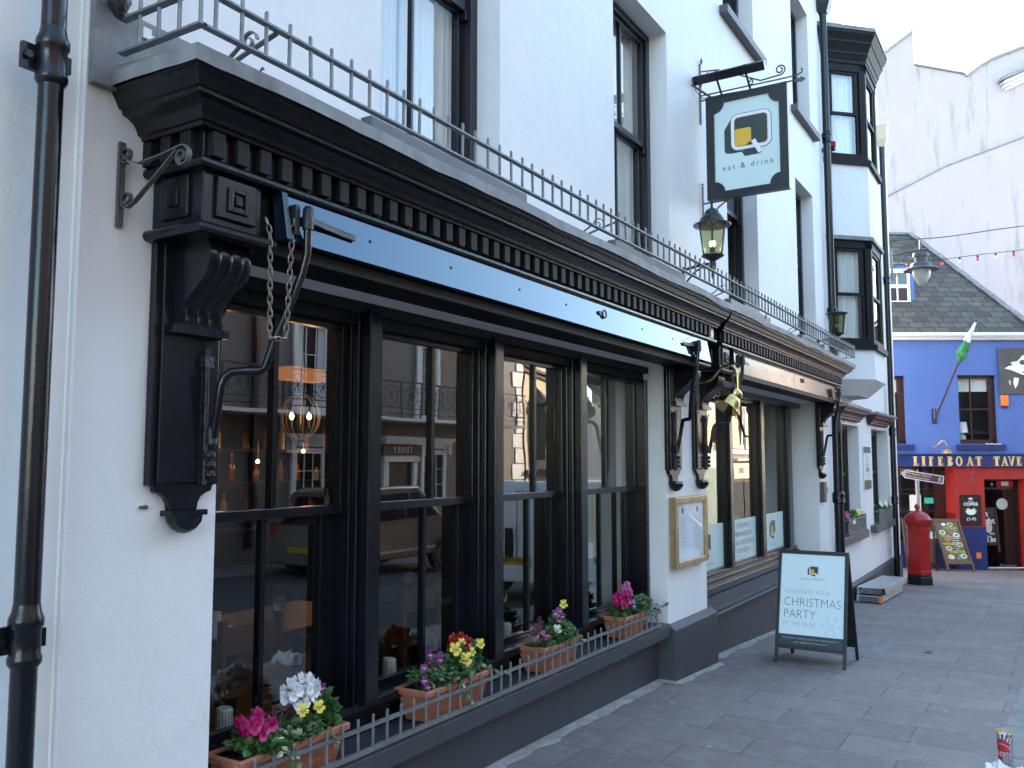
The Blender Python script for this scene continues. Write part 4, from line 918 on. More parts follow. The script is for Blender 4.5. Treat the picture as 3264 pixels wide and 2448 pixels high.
def trough(label, x0, x1, idx):
    zt, zb = -1.288, -1.472; y0, y1 = 2.998, 3.235
    t = thing('flower_trough', label, 'flower trough', ((x0+x1)/2, 3.12, zb), 'terracotta flower troughs on the ledge')
    m = MB('terracotta'); ix, iy = .055, .045
    def ring(z, a, b): return [(x0+a, y0+b, z), (x1-a, y0+b, z), (x1-a, y1-b, z), (x0+a, y1-b, z)]
    R = [ring(zb, ix, iy), ring(zt-.035, .016, .014), ring(zt-.035, 0, 0), ring(zt-.006, -.002, -.002), ring(zt, .004, .004), ring(zt, .02, .02), ring(zt-.06, .03, .03)]
    vs = [p for r in R for p in r]
    m.add(vs, [(i*4+j, i*4+(j+1) % 4, i*4+4+(j+1) % 4, i*4+4+j) for i in range(6) for j in range(4)]+[(3, 2, 1, 0)])
    for z in (zb+.05, zt-.06):   # moulded rib on the sides
        f = (z-zb)/(zt-zb); a = ix*(1-f)+.006; b = iy*(1-f)+.004
        m.box(x0+a-.004+.01, x1-a-.006, y0+b-.004, y0+b+.01, z, z+.006)
    m.build('pot', t, bevel=.003)
    MB('soil').quad(*ring(zt-.03, .022, .022)).build('soil', t)
    return (x0, x1, y0, y1, zt)
def plant(name, label, cat, org): return thing(name, label, cat, org, None)
def foliage(mat_, parent, c, rx, ry, h, n, ls, name='foliage', up=.35):
    m = MB(mat_)
    ls *= 1.2
    for i in range(int(n*2.6)):
        a = RND.random()*2*pi; rr = math.sqrt(RND.random()); x = c[0]+1.1*rx*rr*cos(a); y = c[1]+ry*rr*sin(a); z = c[2]+1.12*h*(RND.random()**.8)*(1-.45*rr*rr)
        d = Vector((cos(a)*rr+RND.gauss(0, .5), sin(a)*rr-.25+RND.gauss(0, .5), RND.gauss(up, .4))); l = ls*RND.uniform(.7, 1.3)
        leaf(m, (x, y, z), d, l, l*RND.uniform(.6, .85))
    for i in range(n//6):
        a = RND.random()*2*pi; rr = RND.random()*.8; m.tube([(c[0], c[1], c[2]-.03), (c[0]+rx*rr*cos(a)*.6, c[1]+ry*rr*sin(a)*.6, c[2]+h*.4), (c[0]+rx*rr*cos(a), c[1]+ry*rr*sin(a), c[2]+h*.8)], .0018, 4, False)
    return m.build(name, parent)
def ivy(label, c, rx, ry, h, trails, n=110, variegated=True):
    t = plant('ivy_plant', label, 'ivy', c); m = MB('ivy', 'ivy_edge', 'leaf')
    for i in range(n*3):
        a = RND.random()*2*pi; rr = math.sqrt(RND.random()); m.use('ivy_edge' if variegated and RND.random() < .10 else ('leaf' if RND.random() < .35 else 'ivy'))
        l = RND.uniform(.026, .044); leaf(m, (c[0]+rx*rr*cos(a), c[1]+ry*rr*sin(a), c[2]+h*RND.random()*(1-.4*rr)), (cos(a)+RND.gauss(0, .6), sin(a)-.4+RND.gauss(0, .5), RND.gauss(.1, .4)), l, l*.95)
    m.build('foliage', t); s = MB('leaf', 'ivy', 'ivy_edge')
    for tr in trails:
        P = [Vector(p) for p in tr]; s.use('leaf').tube(P, .0016, 4, False)
        for a, b in zip(P, P[1:]):
            k = max(2, int((b-a).length/.013))
            for i in range(k):
                p = a.lerp(b, i/k); s.use('ivy_edge' if variegated and RND.random() < .22 else 'ivy'); l = RND.uniform(.018, .032)
                leaf(s, p, (RND.gauss(0, 1), RND.gauss(-.5, .6), RND.gauss(-.2, .6)), l, l)
    s.build('trailing_stems', t); return t
def cyclamen(label, petal, c, n, rx, ry, z0, z1, nl=46, size=.026):
    t = plant('cyclamen', label, 'cyclamen', c); foliage('leaf', t, c, rx*1.05, ry, .07, nl, .046, up=.15)
    f = MB(petal); s = MB('heather')
    for i in range(n):
        a = RND.random()*2*pi; rr = math.sqrt(RND.random()); x = c[0]+rx*rr*cos(a); y = c[1]+ry*rr*sin(a)-.01; z = z0+(z1-z0)*(RND.random()**.8)*(1-.45*rr*rr)
        s.tube([(c[0]+.3*rx*rr*cos(a), c[1], c[2]), (x, y, z-.02), (x, y, z)], .0015, 4, False)
        k = RND.randint(4, 5)
        for j in range(k):       # swept-back upright petals
            b = 2*pi*j/k+RND.random(); o = Vector((cos(b), sin(b), 0)); d = Vector((cos(b)*.45, sin(b)*.45, 1)); l = size*RND.uniform(1.1, 1.6)
            leaf(f, Vector((x, y, z))+o*size*.22, d, l, l*.75, .1, nrm=o)
        petals(f, (x, y, z), (RND.gauss(0, .3), -1, .4), size*.8, 5, .3, 1)
    f.build('flowers', t); s.build('flower_stems', t); return t
def heather(label, c, n, rx, ry, h, fm='heather'):
    t = plant('heather', label, 'heather', c); m = MB(fm)
    for i in range(n):
        a = RND.random()*2*pi; rr = RND.random(); tip = Vector((c[0]+rx*rr*cos(a)*1.2, c[1]+ry*rr*sin(a)*1.2, c[2]+h*RND.uniform(.6, 1)*(1-.3*rr))); b = Vector((c[0]+rx*.4*rr*cos(a), c[1]+ry*.4*rr*sin(a), c[2]))
        m.tube([b, b.lerp(tip, .5)+Vector((0, 0, .01)), tip], .0012, 4, False)
        for j in range(22):
            p = b.lerp(tip, .35+.65*j/22); q = RND.uniform(.005, .009); leaf(m, p, (RND.gauss(0, 1), RND.gauss(0, 1), .6), q, q*.8)
    m.build('flower_spikes', t); return t
def pansy_head(f, e, c, ax, r):
    ax = Vector(ax).normalized(); x = ax.cross(Vector((0, 0, 1))).normalized(); y = x.cross(ax)*-1; y = y if y.z > 0 else -y
    for k, (an, ln, wd, lift) in enumerate(((62, 1.05, .62, 0), (118, 1.05, .62, .0015), (195, .95, .58, .003), (-15, .95, .58, .0035), (270, 1.0, .78, .005))):
        a = radians(an+RND.gauss(0, 7)); d = x*cos(a)+y*sin(a); s_ = ax.cross(d); cc = c+ax*lift; curl = RND.uniform(-.15, .22)*r; pts = [cc]
        for t, w in ((.35, .7), (.75, 1.05), (1.0, .75), (1.1, 0), (1.02, -.75), (.75, -1.05), (.35, -.7)):
            q = t*RND.uniform(.94, 1.06); pts.append(cc+d*(ln*r*q)+s_*(wd*r*w*.62)+ax*(curl*t*t+RND.gauss(0, .03)*r))
        f.add([cc+d*ln*r*.55+ax*r*.06]+pts, [(0, i, i+1) for i in range(1, 8)]+[(0, 8, 1)])
        if an > 150 or an < 0: e.add([cc+ax*.003, cc+d*r*.42+s_*r*.13+ax*(.004+r*.05), cc+d*r*.5+ax*(.004+r*.06), cc+d*r*.42-s_*r*.13+ax*(.004+r*.05)], [(0, 1, 2, 3)])
def pansy(label, c, heads, petal, nl=30, size=.027, h=.05):
    t = plant('pansy', label, 'pansy', c); foliage('leaf', t, c, .06, .05, h, nl, .04)
    f = MB(petal); e = MB('purplepetal' if petal != 'purplepetal' else 'yellowpetal'); s = MB('leaf')
    for x, y, z, k in heads:
        ax = Vector((-.75+RND.gauss(0, .2), -.85, .35+RND.gauss(0, .15))); c2 = Vector((x, y, z)); pansy_head(f, e, c2, ax, size*k); s.tube([(c[0], c[1], c[2]), ((c[0]+x)/2, (c[1]+y)/2+.01, (c[2]+z)/2), (x, y+.004, z)], .0016, 4, False)
    f.build('flowers', t); e.build('flower_eyes', t); s.build('flower_stems', t); return t
# trough 1
x0, x1, y0, y1, z = trough('nearest terracotta trough, with white and magenta cyclamen', 2.70, 3.395, 0)
cyclamen('magenta cyclamen at the near end of the first trough', 'magenta', (2.87, 3.10, z-.01), 40, .09, .07, z+.05, z+.165, 40)
heather('pinkish heather between the magenta and white cyclamen', (3.02, 3.13, z), 16, .06, .05, .17)
cyclamen('tall white cyclamen rising from the nearest trough', 'whitepetal', (3.18, 3.13, z), 60, .115, .06, z+.12, z+.235, 34)
pansy('two yellow pansies with dark faces below the white cyclamen', (3.15, 3.06, z), [(3.09, 3.02, z+.125, 1), (3.20, 3.02, z+.115, 1)], 'yellowpetal', 30, .029, .08)
pansy('single pale cream bloom at the front corner of the nearest trough', (2.90, 3.04, z-.01), [(2.92, 3.0, z+.005, 1.35)], 'palepetal', 46, .03)
ivy('ivy trailing over the front of the nearest trough', (3.08, 3.05, z), .12, .05, .07, [[(2.99, 3.01, z+.02), (2.97, 2.975, z-.02), (2.965, 2.965, z-.10), (2.99, 2.96, z-.15)], [(3.24, 3.0, z+.03), (3.26, 2.97, z-.03), (3.27, 2.965, z-.10)], [(3.0, 3.0, z+.0), (3.01, 2.97, z-.07), (3.0, 2.965, z-.13)]])
pansy('leafy plant with one violet flower at the far end of the nearest trough', (3.32, 3.12, z), [(3.30, 3.10, z+.17, .9)], 'purplepetal', 60, .026, .12)
# trough 2
x0, x1, y0, y1, z = trough('terracotta trough with yellow and red flowers before the second window', 4.03, 4.70, 1)
cyclamen('red cyclamen behind the yellow pansies', 'redpetal', (4.50, 3.12, z), 44, .10, .06, z+.12, z+.225, 40, .024)
pansy('large pale yellow pansies standing above the second trough', (4.42, 3.08, z), [(4.36, 3.04, z+.175, 1.25), (4.42, 3.01, z+.105, 1.35), (4.44, 3.05, z+.195, .8), (4.52, 3.03, z+.13, .85), (4.64, 3.05, z+.155, 1.0)], 'yellowpetal', 70, .03, .16)
heather('dusty pink heather among purple blooms in the second trough', (4.25, 3.14, z), 14, .10, .05, .16)
pansy('deep purple pansies at the near end of the second trough', (4.16, 3.14, z), [(4.11, 3.08, z+.04, .9), (4.13, 3.1, z+.10, .9), (4.21, 3.12, z+.16, 1), (4.31, 3.12, z+.11, 1), (4.1, 3.05, z+.005, .9), (4.33, 3.13, z+.13, 1)], 'purplepetal', 26, .026, .07)
ivy('dense green ivy along the front of the second trough', (4.36, 3.06, z), .24, .07, .09, [[(4.36, 3.0, z), (4.38, 2.97, z-.06), (4.41, 2.965, z-.13), (4.45, 2.96, z-.15)], [(4.63, 3.02, z+.04), (4.70, 2.99, z-.0), (4.77, 2.97, z-.03), (4.84, 2.965, z-.05)], [(4.38, 3.0, z), (4.38, 2.97, z-.09)]], 190)
pansy('broad leaved plant at the far end of the second trough', (4.64, 3.12, z), [], 'yellowpetal', 50, .03, .13)
# trough 3
x0, x1, y0, y1, z = trough('terracotta trough with lilac cyclamen before the third window', 5.37, 5.93, 2)
cyclamen('lilac pink cyclamen at the near end of the third trough', 'pinkpetal', (5.45, 3.08, z-.01), 9, .07, .05, z+.0, z+.07, 26, .024)
heather('rust pink heather at the back of the third trough', (5.56, 3.15, z+.02), 24, .09, .05, .17)
pansy('purple pansies with one yellow head in the third trough', (5.74, 3.12, z), [(5.70, 3.10, z+.175, 1), (5.73, 3.1, z+.16, 1), (5.76, 3.1, z+.185, 1), (5.74, 3.09, z+.12, .9), (5.79, 3.09, z+.145, .9)], 'purplepetal', 50, .028, .12)
pansy('single yellow pansy topping the purple ones', (5.80, 3.13, z), [(5.83, 3.1, z+.225, 1.1)], 'yellowpetal', 40, .028, .15)
pansy('pale green white bloom in the middle of the third trough', (5.58, 3.06, z), [(5.58, 3.02, z+.09, 1.2)], 'palepetal', 46, .028, .07)
ivy('ivy mixed with leaves along the third trough', (5.72, 3.07, z), .19, .07, .11, [[(5.86, 3.02, z+.04), (5.90, 2.97, z-.03), (5.95, 2.965, z-.05)], [(5.70, 3.0, z), (5.74, 2.965, z-.05)]], 150)
# trough 4
x0, x1, y0, y1, z = trough('farthest terracotta trough on the ledge, with crimson cyclamen', 6.73, 7.22, 3)
cyclamen('crimson cyclamen in the farthest trough', 'magenta', (6.88, 3.11, z), 66, .13, .06, z+.07, z+.18, 50, .026)
cyclamen('bright pink cyclamen behind the crimson one', 'pinkpetal', (7.07, 3.15, z+.03), 22, .07, .04, z+.13, z+.22, 20, .025)
pansy('tiny blue violet flowers below the crimson cyclamen', (6.98, 3.06, z), [(6.95, 3.03, z+.10, .7), (6.94, 3.02, z+.05, .7)], 'bluepetal', 40, .026, .06)
ivy('variegated ivy spilling from the farthest trough over the railing end', (7.13, 3.06, z+.01), .16, .08, .12, [[(7.2, 3.02, z+.05), (7.33, 2.99, z+.02), (7.46, 2.97, z+.0), (7.56, 2.96, z+.01)], [(7.17, 3.0, z+.03), (7.25, 2.97, z-.05), (7.30, 2.965, z-.10)], [(7.1, 3.0, z+.02), (7.15, 2.97, z-.06)]], 170)
# planted railings at the two far windows
for a, b, lab, lab2, flw in ((15.95, 17.66, 'grey slatted planter railing on the left of the two far sills', 'green plants with a yellow bloom in the left far sill planter', [(16.95, 2.99, -.98, 'yellowpetal'), (16.35, 2.97, -1.08, 'palepetal'), (16.05, 3.0, -.96, 'magenta'), (17.3, 3.03, -.95, 'whitepetal')]),
                       (19.2, 20.9, 'grey slatted planter railing on the right of the two far sills', 'green plants with pale blooms in the right far sill planter', [(19.6, 2.99, -.92, 'palepetal'), (20.1, 2.98, -.95, 'palepetal'), (20.4, 3.0, -.98, 'leaf')])):
    t = thing('sill_railing', lab, 'railing', ((a+b)/2, 2.96, -1.3), 'planter railings on the far sills'); m = MB('galv')
    for zz in (-1.29, -1.06): m.box(a, b, 2.95, 2.975, zz, zz+.025)
    k = a
    while k < b: m.box(k, k+.028, 2.955, 2.968, -1.29, -1.0); k += .075
    for xx in (a, b-.02): m.box(xx, xx+.02, 2.975, 3.2, -1.06, -1.035); m.box(xx, xx+.02, 2.975, 3.2, -1.29, -1.27)
    m.build('bars', t)
    MB('slate_paint').box(a+.05, b-.05, 2.985, 3.18, -1.295, -1.09).build('liner', t)
    p = plant('sill_plants', lab2, 'plants', ((a+b)/2, 3.08, -1.09)); foliage('leaf', p, ((a+b)/2, 3.07, -1.09), (b-a)*.5, .09, .13, 170, .06)
    for fx, fy, fz, fm in flw:
        q = MB(fm)
        for r_ in range(3): petals(q, (fx+RND.gauss(0, .03), fy, fz+RND.gauss(0, .02)), (-.6, -.9, .4), .05, 6, .2, 1)
        q.build('flowers', p)

# ------------------------------------------------------------------ things seen through the glass
def rnd_vase(x, y, lab):
    t = thing('striped_vase', lab, 'vase', (x, y, -1.335), 'striped vases on the inside sill'); m = MB('ceramic'); m.lathe([(.036, 0), (.042, .01), (.045, .08), (.042, .14), (.034, .15), (.03, .148)], (x, y, -1.335), 18); m.build('body', t, smooth=True)
    s = MB('ink')
    for k in range(18):
        a = 2*pi*k/18; s.tube([(x+.0365*cos(a), y+.0365*sin(a), -1.333), (x+.0455*cos(a), y+.0455*sin(a), -1.255), (x+.0425*cos(a), y+.0425*sin(a), -1.195)], .0012, 4, False)
    s.build('stripes', t)
rnd_vase(2.985, 3.43, 'pale striped vase behind the nearest window near the magenta cyclamen')
rnd_vase(4.223, 3.43, 'pale striped vase behind the second window')
rnd_vase(5.554, 3.43, 'pale striped vase behind the third window')
def chairx(x, y, lab, rot=0):
    t = thing('dining_chair', lab, 'chair', (x, y, -1.7), 'wooden chairs inside the pub'); m = MB('wood_chair')
    for dx in (-.2, .2): m.box(x+dx-.018, x+dx+.018, y-.02, y+.02, -1.7, -.86); m.box(x+dx-.018, x+dx+.018, y+.36, y+.40, -1.7, -1.27)
    m.build('legs_and_posts', t); m = MB('wood_chair'); m.box(x-.21, x+.21, y-.02, y+.42, -1.27, -1.235); m.build('seat', t); m = MB('wood_chair'); m.box(x-.18, x+.18, y-.012, y+.012, -1.05, -.90); m.build('backrest', t)
chairx(3.48, 3.80, 'orange wooden chair back just inside the nearest window'); chairx(5.02, 3.80, 'orange wooden chair back just inside the second window')
def table(x0, x1, y0, y1, lab):
    t = thing('dining_table', lab, 'table', ((x0+x1)/2, (y0+y1)/2, -1.7), 'oak tables inside the pub'); m = MB('wood_table'); m.box(x0, x1, y0, y1, -1.09, -1.05); m.build('tabletop', t, bevel=.004)
    for a, b in ((x0+.06, y0+.06), (x1-.06, y0+.06), (x0+.06, y1-.06), (x1-.06, y1-.06)): MB('wood_table').box(a-.03, a+.03, b-.03, b+.03, -1.7, -1.09).build('leg', t)
table(3.55, 4.9, 4.05, 4.85, 'oak dining table with glasses inside the nearest window'); table(5.2, 6.4, 3.95, 4.7, 'oak dining table inside the second window')
def wineglass(x, y, lab):
    m = MB('glass'); m.lathe([(.034, 0), (.03, .004), (.004, .01), (.004, .085), (.03, .11), (.042, .145), (.036, .20)], (x, y, -1.05), 16)
    m.f = [f for f in m.f if len(f) == 4]; m.mi = m.mi[:len(m.f)]
    tag(m.build('wine_glass', org=(x, y, -1.05), smooth=True), lab, 'wine glass', 'wine glasses on the tables')
wineglass(4.02, 4.15, 'wine glass on the near oak table, right of the glazing bar'); wineglass(3.66, 4.6, 'wine glass at the left end of the near oak table'); wineglass(5.4, 4.2, 'wine glass on the oak table behind the second window')
m = MB('paper'); m.lathe([(.03, 0), (.033, .12), (.028, .125)], (3.70, 4.35, -1.044), 12); m.quad((3.58, 4.2, -1.045), (3.92, 4.2, -1.045), (3.92, 4.5, -1.045), (3.58, 4.5, -1.045))
tag(m.build('napkin_holder', org=(3.75, 4.35, -1.05)), 'white candle pot on a paper mat on the near table', 'candle pot')
cd = thing('chandelier', 'globe pendant with two glowing candle bulbs inside the nearest window', 'pendant lamp', (5.53, 5.5, .2)); m = MB('lamp_grey')
for k in range(5):
    a = pi*k/5; m.tube([(5.53+.17*cos(a)*sin(b), 5.5+.17*sin(a)*sin(b), .37+.2*cos(b)) for b in [2*pi*i/20 for i in range(21)]], .005, 5, False)
m.tube([(5.53, 5.5, .57), (5.53, 5.5, 1.2)], .006, 6); m.tube([(5.53, 5.5, .57), (5.53, 5.5, .25)], .008, 6); m.tube([(5.47, 5.44, .30), (5.53, 5.5, .26), (5.59, 5.56, .30)], .006, 6)
for dx in (-.055, .055): m.tube([(5.53+dx, 5.5+dx*-.9, .27), (5.53+dx, 5.5+dx*-.9, .345)], .010, 6)
m.build('cage', cd)
for dx in (-.055, .055):
    b = MB('bulb'); b.lathe([(.010, 0), (.019, .02), (.017, .035), (.004, .06)], (5.53+dx, 5.5+dx*-.9, .345), 10); b.build('bulb', cd, smooth=True)
pl_ = bpy.data.lights.new('pendant_light', 'POINT'); pl_.energy = .3; pl_.color = (1, .5, .18); pl_.shadow_soft_size = .08; po = bpy.data.objects.new('pendant_light', pl_); COL.objects.link(po); po.location = (5.53, 5.4, .36)
ls = thing('lamp_shade', 'glowing orange drum lampshade deep inside the pub', 'lampshade', (6.5, 6.5, .78)); MB('shade_lit').box(6.28, 6.78, 6.4, 6.6, .80, .93).build('shade', ls); m = MB('brass_dull'); m.tube([(6.53, 6.5, .93), (6.53, 6.5, 1.2)], .008, 6); m.build('rod', ls)
bs = thing('back_bar', 'dark back bar shelves with bottles inside the pub', 'shelves', (7.2, 7.8, -1.7)); m = MB('wood_table')
m.use('dark_room')
for zz in (-.62, -.25, .12): m.box(5.9, 8.5, 7.6, 7.95, zz-.03, zz)
m.box(5.9, 8.5, 7.3, 7.95, -1.7, -.75); m.build('shelf', bs)
for i in range(24):
    x = 6.0+.105*i+RND.uniform(-.05, .05); zz = (-.62, -.25, .12)[i % 3]; h = RND.uniform(.15, .32); b = MB(RND.choice(['bottle_brown', 'bottle_clear', 'bottle_brown'])); b.lathe([(.036, 0), (.038, .01), (.038, h*.6), (.014, h*.75), (.013, h), (.004, h+.005)], (x, 7.68, zz), 10)
    tag(b.build('bottle', org=(x, 7.68, zz), smooth=True), 'spirit bottle on the back bar shelves', 'bottle', 'bottles on the back bar')
for lx, lz in ((6.3, .10), (7.6, .10)):
    q = bpy.data.lights.new('bar_light', 'POINT'); q.energy = .4; q.color = (1, .5, .2); q.shadow_soft_size = .05; o = bpy.data.objects.new('bar_light', q); COL.objects.link(o); o.location = (lx, 7.4, lz)
for lx, lz in ((6.3, .10), (6.9, -.02), (7.6, .10)):
    s = MB('bulb'); s.ball((lx, 7.5, lz), .02, 8); s.use('brass_dull').tube([(lx, 7.5, lz+.02), (lx, 7.5, .2)], .006, 5); tag(s.build('bar_spotlight', org=(lx, 7.5, lz)), 'tiny warm bulb lighting the bottles on the back bar', 'bar light', 'bar lights')

# ------------------------------------------------------------------ A-board
ab = thing('pavement_sign', 'black easel sign advertising a Christmas party on the pavement', 'pavement sign', (9.65, 2.15, -2.1))
yl, yr_ = 2.512, 1.806
FB, FT = Vector((9.34, 0, -2.088)), Vector((9.655, 0, -.965)); BBt = Vector((10.06, 0, -2.124)); BT = Vector((9.70, 0, -.965))
T = frame3((FB.x+.012, (yl+yr_)/2, FB.z), (0, -1, 0), FT-FB); L = (FT-FB).length; W2 = (yl-yr_)/2
m = MB('frame_dark'); m.T = T
m.box(-W2, -W2+.032, 0, L, -.024, .012); m.box(W2-.032, W2, 0, L, -.024, .012); m.box(-W2+.032, W2-.032, L-.035, L, -.024, .012); m.box(-W2+.032, W2-.032, .155, .19, -.024, .012); m.T = None; m.build('front_frame', ab, bevel=.004)
m = MB('poster'); m.T = T; flat(m, [(-W2+.03, .30), (W2-.03, .30), (W2-.03, L-.034), (-W2+.03, L-.034)], 0); m.T = None; m.build('poster', ab)
m = MB('poster_dark'); m.T = T; flat(m, [(-W2+.03, .188), (W2-.03, .188), (W2-.03, .30), (-W2+.03, .30)], .0); m.T = None; m.build('poster_band', ab)
m = MB('frame_dark'); m.T = T; m.box(-W2+.03, W2-.03, .17, L-.03, -.012, -.006); m.T = None; m.build('backing', ab)
tB = frame3((BBt.x, (yl+yr_)/2, BBt.z), (0, -1, 0), BT-BBt); LB = (BT-BBt).length
m = MB('frame_dark'); m.T = tB
m.box(-W2, -W2+.032, 0, LB, -.012, .02); m.box(W2-.032, W2, 0, LB, -.012, .02); m.box(-W2+.032, W2-.032, LB-.035, LB, -.012, .02); m.box(-W2+.032, W2-.032, .155, .19, -.012, .02); m.box(-W2+.03, W2-.03, .17, LB-.03, -.002, .006); m.T = None; m.build('rear_frame', ab, bevel=.004)
t = MB('text_grey', 'text_light', 'text_pale', 'snow')
# lettering: positions as shares of the poster
text(t.use('text_light'), 'CELEBRATE YOUR', T, -W2+.075, .738, .062, align='LEFT', sx=.92, bold=-.018)
text(t.use('text_grey'), 'CHRISTMAS', T, -W2+.070, .628, .128, align='LEFT', sx=.86, bold=-.02); text(t, 'PARTY', T, -W2+.070, .505, .128, align='LEFT', sx=.86, bold=-.02)
text(t.use('text_light'), 'AT THE QUBE', T, -W2+.068, .408, .058, align='LEFT', sx=.92, bold=-.018); text(t, 'and be MERRY', T, 0, .875, .040)
text(t.use('text_pale'), 'TO BOOK A TABLE PLEASE CALL 01834 842518 or', T, 0, .262, .024, space=1.08); text(t, 'email gill@theqube-tenby.co.uk', T, 0, .226, .024, space=1.08)
t.use('snow'); t.T = T
for k in range(6):
    a = pi*k/3; c0 = (.20, .405); d = (cos(a), sin(a)); s_ = (-d[1], d[0])
    flat(t, [(c0[0]+d[0]*.0+s_[0]*.008, c0[1]+d[1]*.0+s_[1]*.008), (c0[0]+d[0]*.0-s_[0]*.008, c0[1]-s_[1]*.008), (c0[0]+d[0]*.11-s_[0]*.008, c0[1]+d[1]*.11-s_[1]*.008), (c0[0]+d[0]*.11+s_[0]*.008, c0[1]+d[1]*.11+s_[1]*.008)], .001)
    for q, w_ in ((.05, .03), (.08, .025)):
        for sg in (-1, 1): flat(t, [(c0[0]+d[0]*q, c0[1]+d[1]*q), (c0[0]+d[0]*(q+.012), c0[1]+d[1]*(q+.012)), (c0[0]+d[0]*(q+w_+.012)+sg*s_[0]*w_, c0[1]+d[1]*(q+w_+.012)+sg*s_[1]*w_), (c0[0]+d[0]*(q+w_)+sg*s_[0]*w_, c0[1]+d[1]*(q+w_)+sg*s_[1]*w_)], .0013)
t.T = None; t.build('lettering', ab)
dk, wh, ye = MB('logo_dark'), MB('logo_white'), MB('logo_yellow'); logo((dk, wh, ye), frame3(T @ Vector((.015, .97, 0)), (0, -1, 0), FT-FB), .235, .001)
for q, nm in ((dk, 'logo_shadow'), (wh, 'logo_outline'), (ye, 'logo_fill')): q.build(nm, ab)

# ------------------------------------------------------------------ hatch, drain, cement fillet
m = MB('lead'); P = [(10.26, 1.63), (11.6, 1.66), (11.5, 2.15), (10.3, 2.08)]
m.prism([(x, y, gz(x)-.01) for x, y in P], (0, 0, .014))
for k in range(9):
    y = 1.68+.045*k; m.prism([(x, y+dy, gz(x)+.004) for x, dy in ((10.32, 0), (11.5, .01), (11.5, .024), (10.32, .014))], (0, 0, .003))
tag(m.build('manhole_cover', org=(10.9, 1.9, gz(10.9))), 'ribbed grey cover in the pavement behind the easel sign', 'manhole cover')
m = MB('lead'); m.prism([(x, y, gz(x)-.01) for x, y in ((10.85, 1.2), (11.25, 1.2), (11.25, 1.3), (10.85, 1.3))], (0, 0, .013)); m.use('ink')
for k in range(7): m.prism([(10.88+.05*k+dx, y, gz(11)+.004) for dx, y in ((0, 1.215), (.02, 1.215), (.02, 1.285), (0, 1.285))], (0, 0, .001))
tag(m.build('drain_grate', org=(11.05, 1.25, gz(11))), 'small slotted drain grate in the pavement', 'drain grate')
m = MB('cement')
def fillet(pts, w):
    vs = []; P = [Vector(p) for p in pts]; out = []
    for a, b in zip(P, P[1:]):
        n = max(2, int((b-a).length/.07)); d = (b-a).normalized(); s = Vector((d.y, -d.x))
        for i in range(n+1):
            p = a+(b-a)*i/n; q = p+s*(w*(.75+.5*noise.noise((p.x*4, p.y*4, 3))+.3*noise.noise((p.x*17, 1, p.y*17)))); out.append((p, q))
    vs = [v for p, q in out for v in ((p.x, p.y, gz(p.x)+.022), (q.x, q.y, gz(q.x)+.004))]
    m.add(vs, [(2*i, 2*i+1, 2*i+3, 2*i+2) for i in range(len(out)-1)])
fillet([(2.6, 3.105), (7.66, 3.105)], .12); fillet([(7.652, 3.1), (7.652, 2.925), (8.845, 2.925), (8.845, 3.1)], .07); fillet([(8.84, 3.105), (13.86, 3.105)], .12)
struct(m.build('cement_edge'))
m = MB('redpetal'); m.lathe([(.035, 0), (.045, .012), (.04, .03), (.02, .036)], (9.0, 3.08, -1.54), 12); tag(m.build('tea_light', org=(9.0, 3.08, -1.54)), 'small red candle dish on the ledge of the second shop window', 'candle')

# ------------------------------------------------------------------ stacked aluminium work platforms
pf = thing('work_platform', 'weathered aluminium hop-up platforms stacked on the pavement by the far wall', 'work platform', (17.5, 2.7, -2.5))
def plat(x0, x1, y0, y1, zb, nm):
    m = MB('alu'); zb0 = zb
    def zz(x): return zb0-.042*(x-16.3)
    for y in (y0, y1-.04):
        m.prism([(x0, y, zz(x0)), (x1, y, zz(x1)), (x1, y, zz(x1)+.12), (x0, y, zz(x0)+.12)], (0, .04, 0))
    m.prism([(x0, y0+.04, zz(x0)+.095), (x1, y0+.04, zz(x1)+.095), (x1, y1-.04, zz(x1)+.095), (x0, y1-.04, zz(x0)+.095)], (0, 0, .02))
    for k in range(4): m.prism([(x0+.01, y0+.04, zz(x0)+.02*k+.01), (x0+.05, y0+.04, zz(x0)+.02*k+.01), (x0+.05, y1-.04, zz(x0)+.02*k+.01), (x0+.01, y1-.04, zz(x0)+.02*k+.01)], (0, 0, .009))
    m.build(nm, pf, bevel=.006)
plat(16.2, 18.7, 2.52, 2.92, gz(16.2)+.005, 'lower_platform'); plat(16.25, 19.0, 2.48, 2.92, gz(16.2)+.14, 'upper_platform')
m = MB('orange'); m.box(16.17, 16.22, 2.50, 2.56, gz(16.2)+.02, gz(16.2)+.13); m.use('ink'); m.box(16.21, 16.26, 2.46, 2.51, gz(16.2)+.15, gz(16.2)+.25); m.build('end_cap', pf)

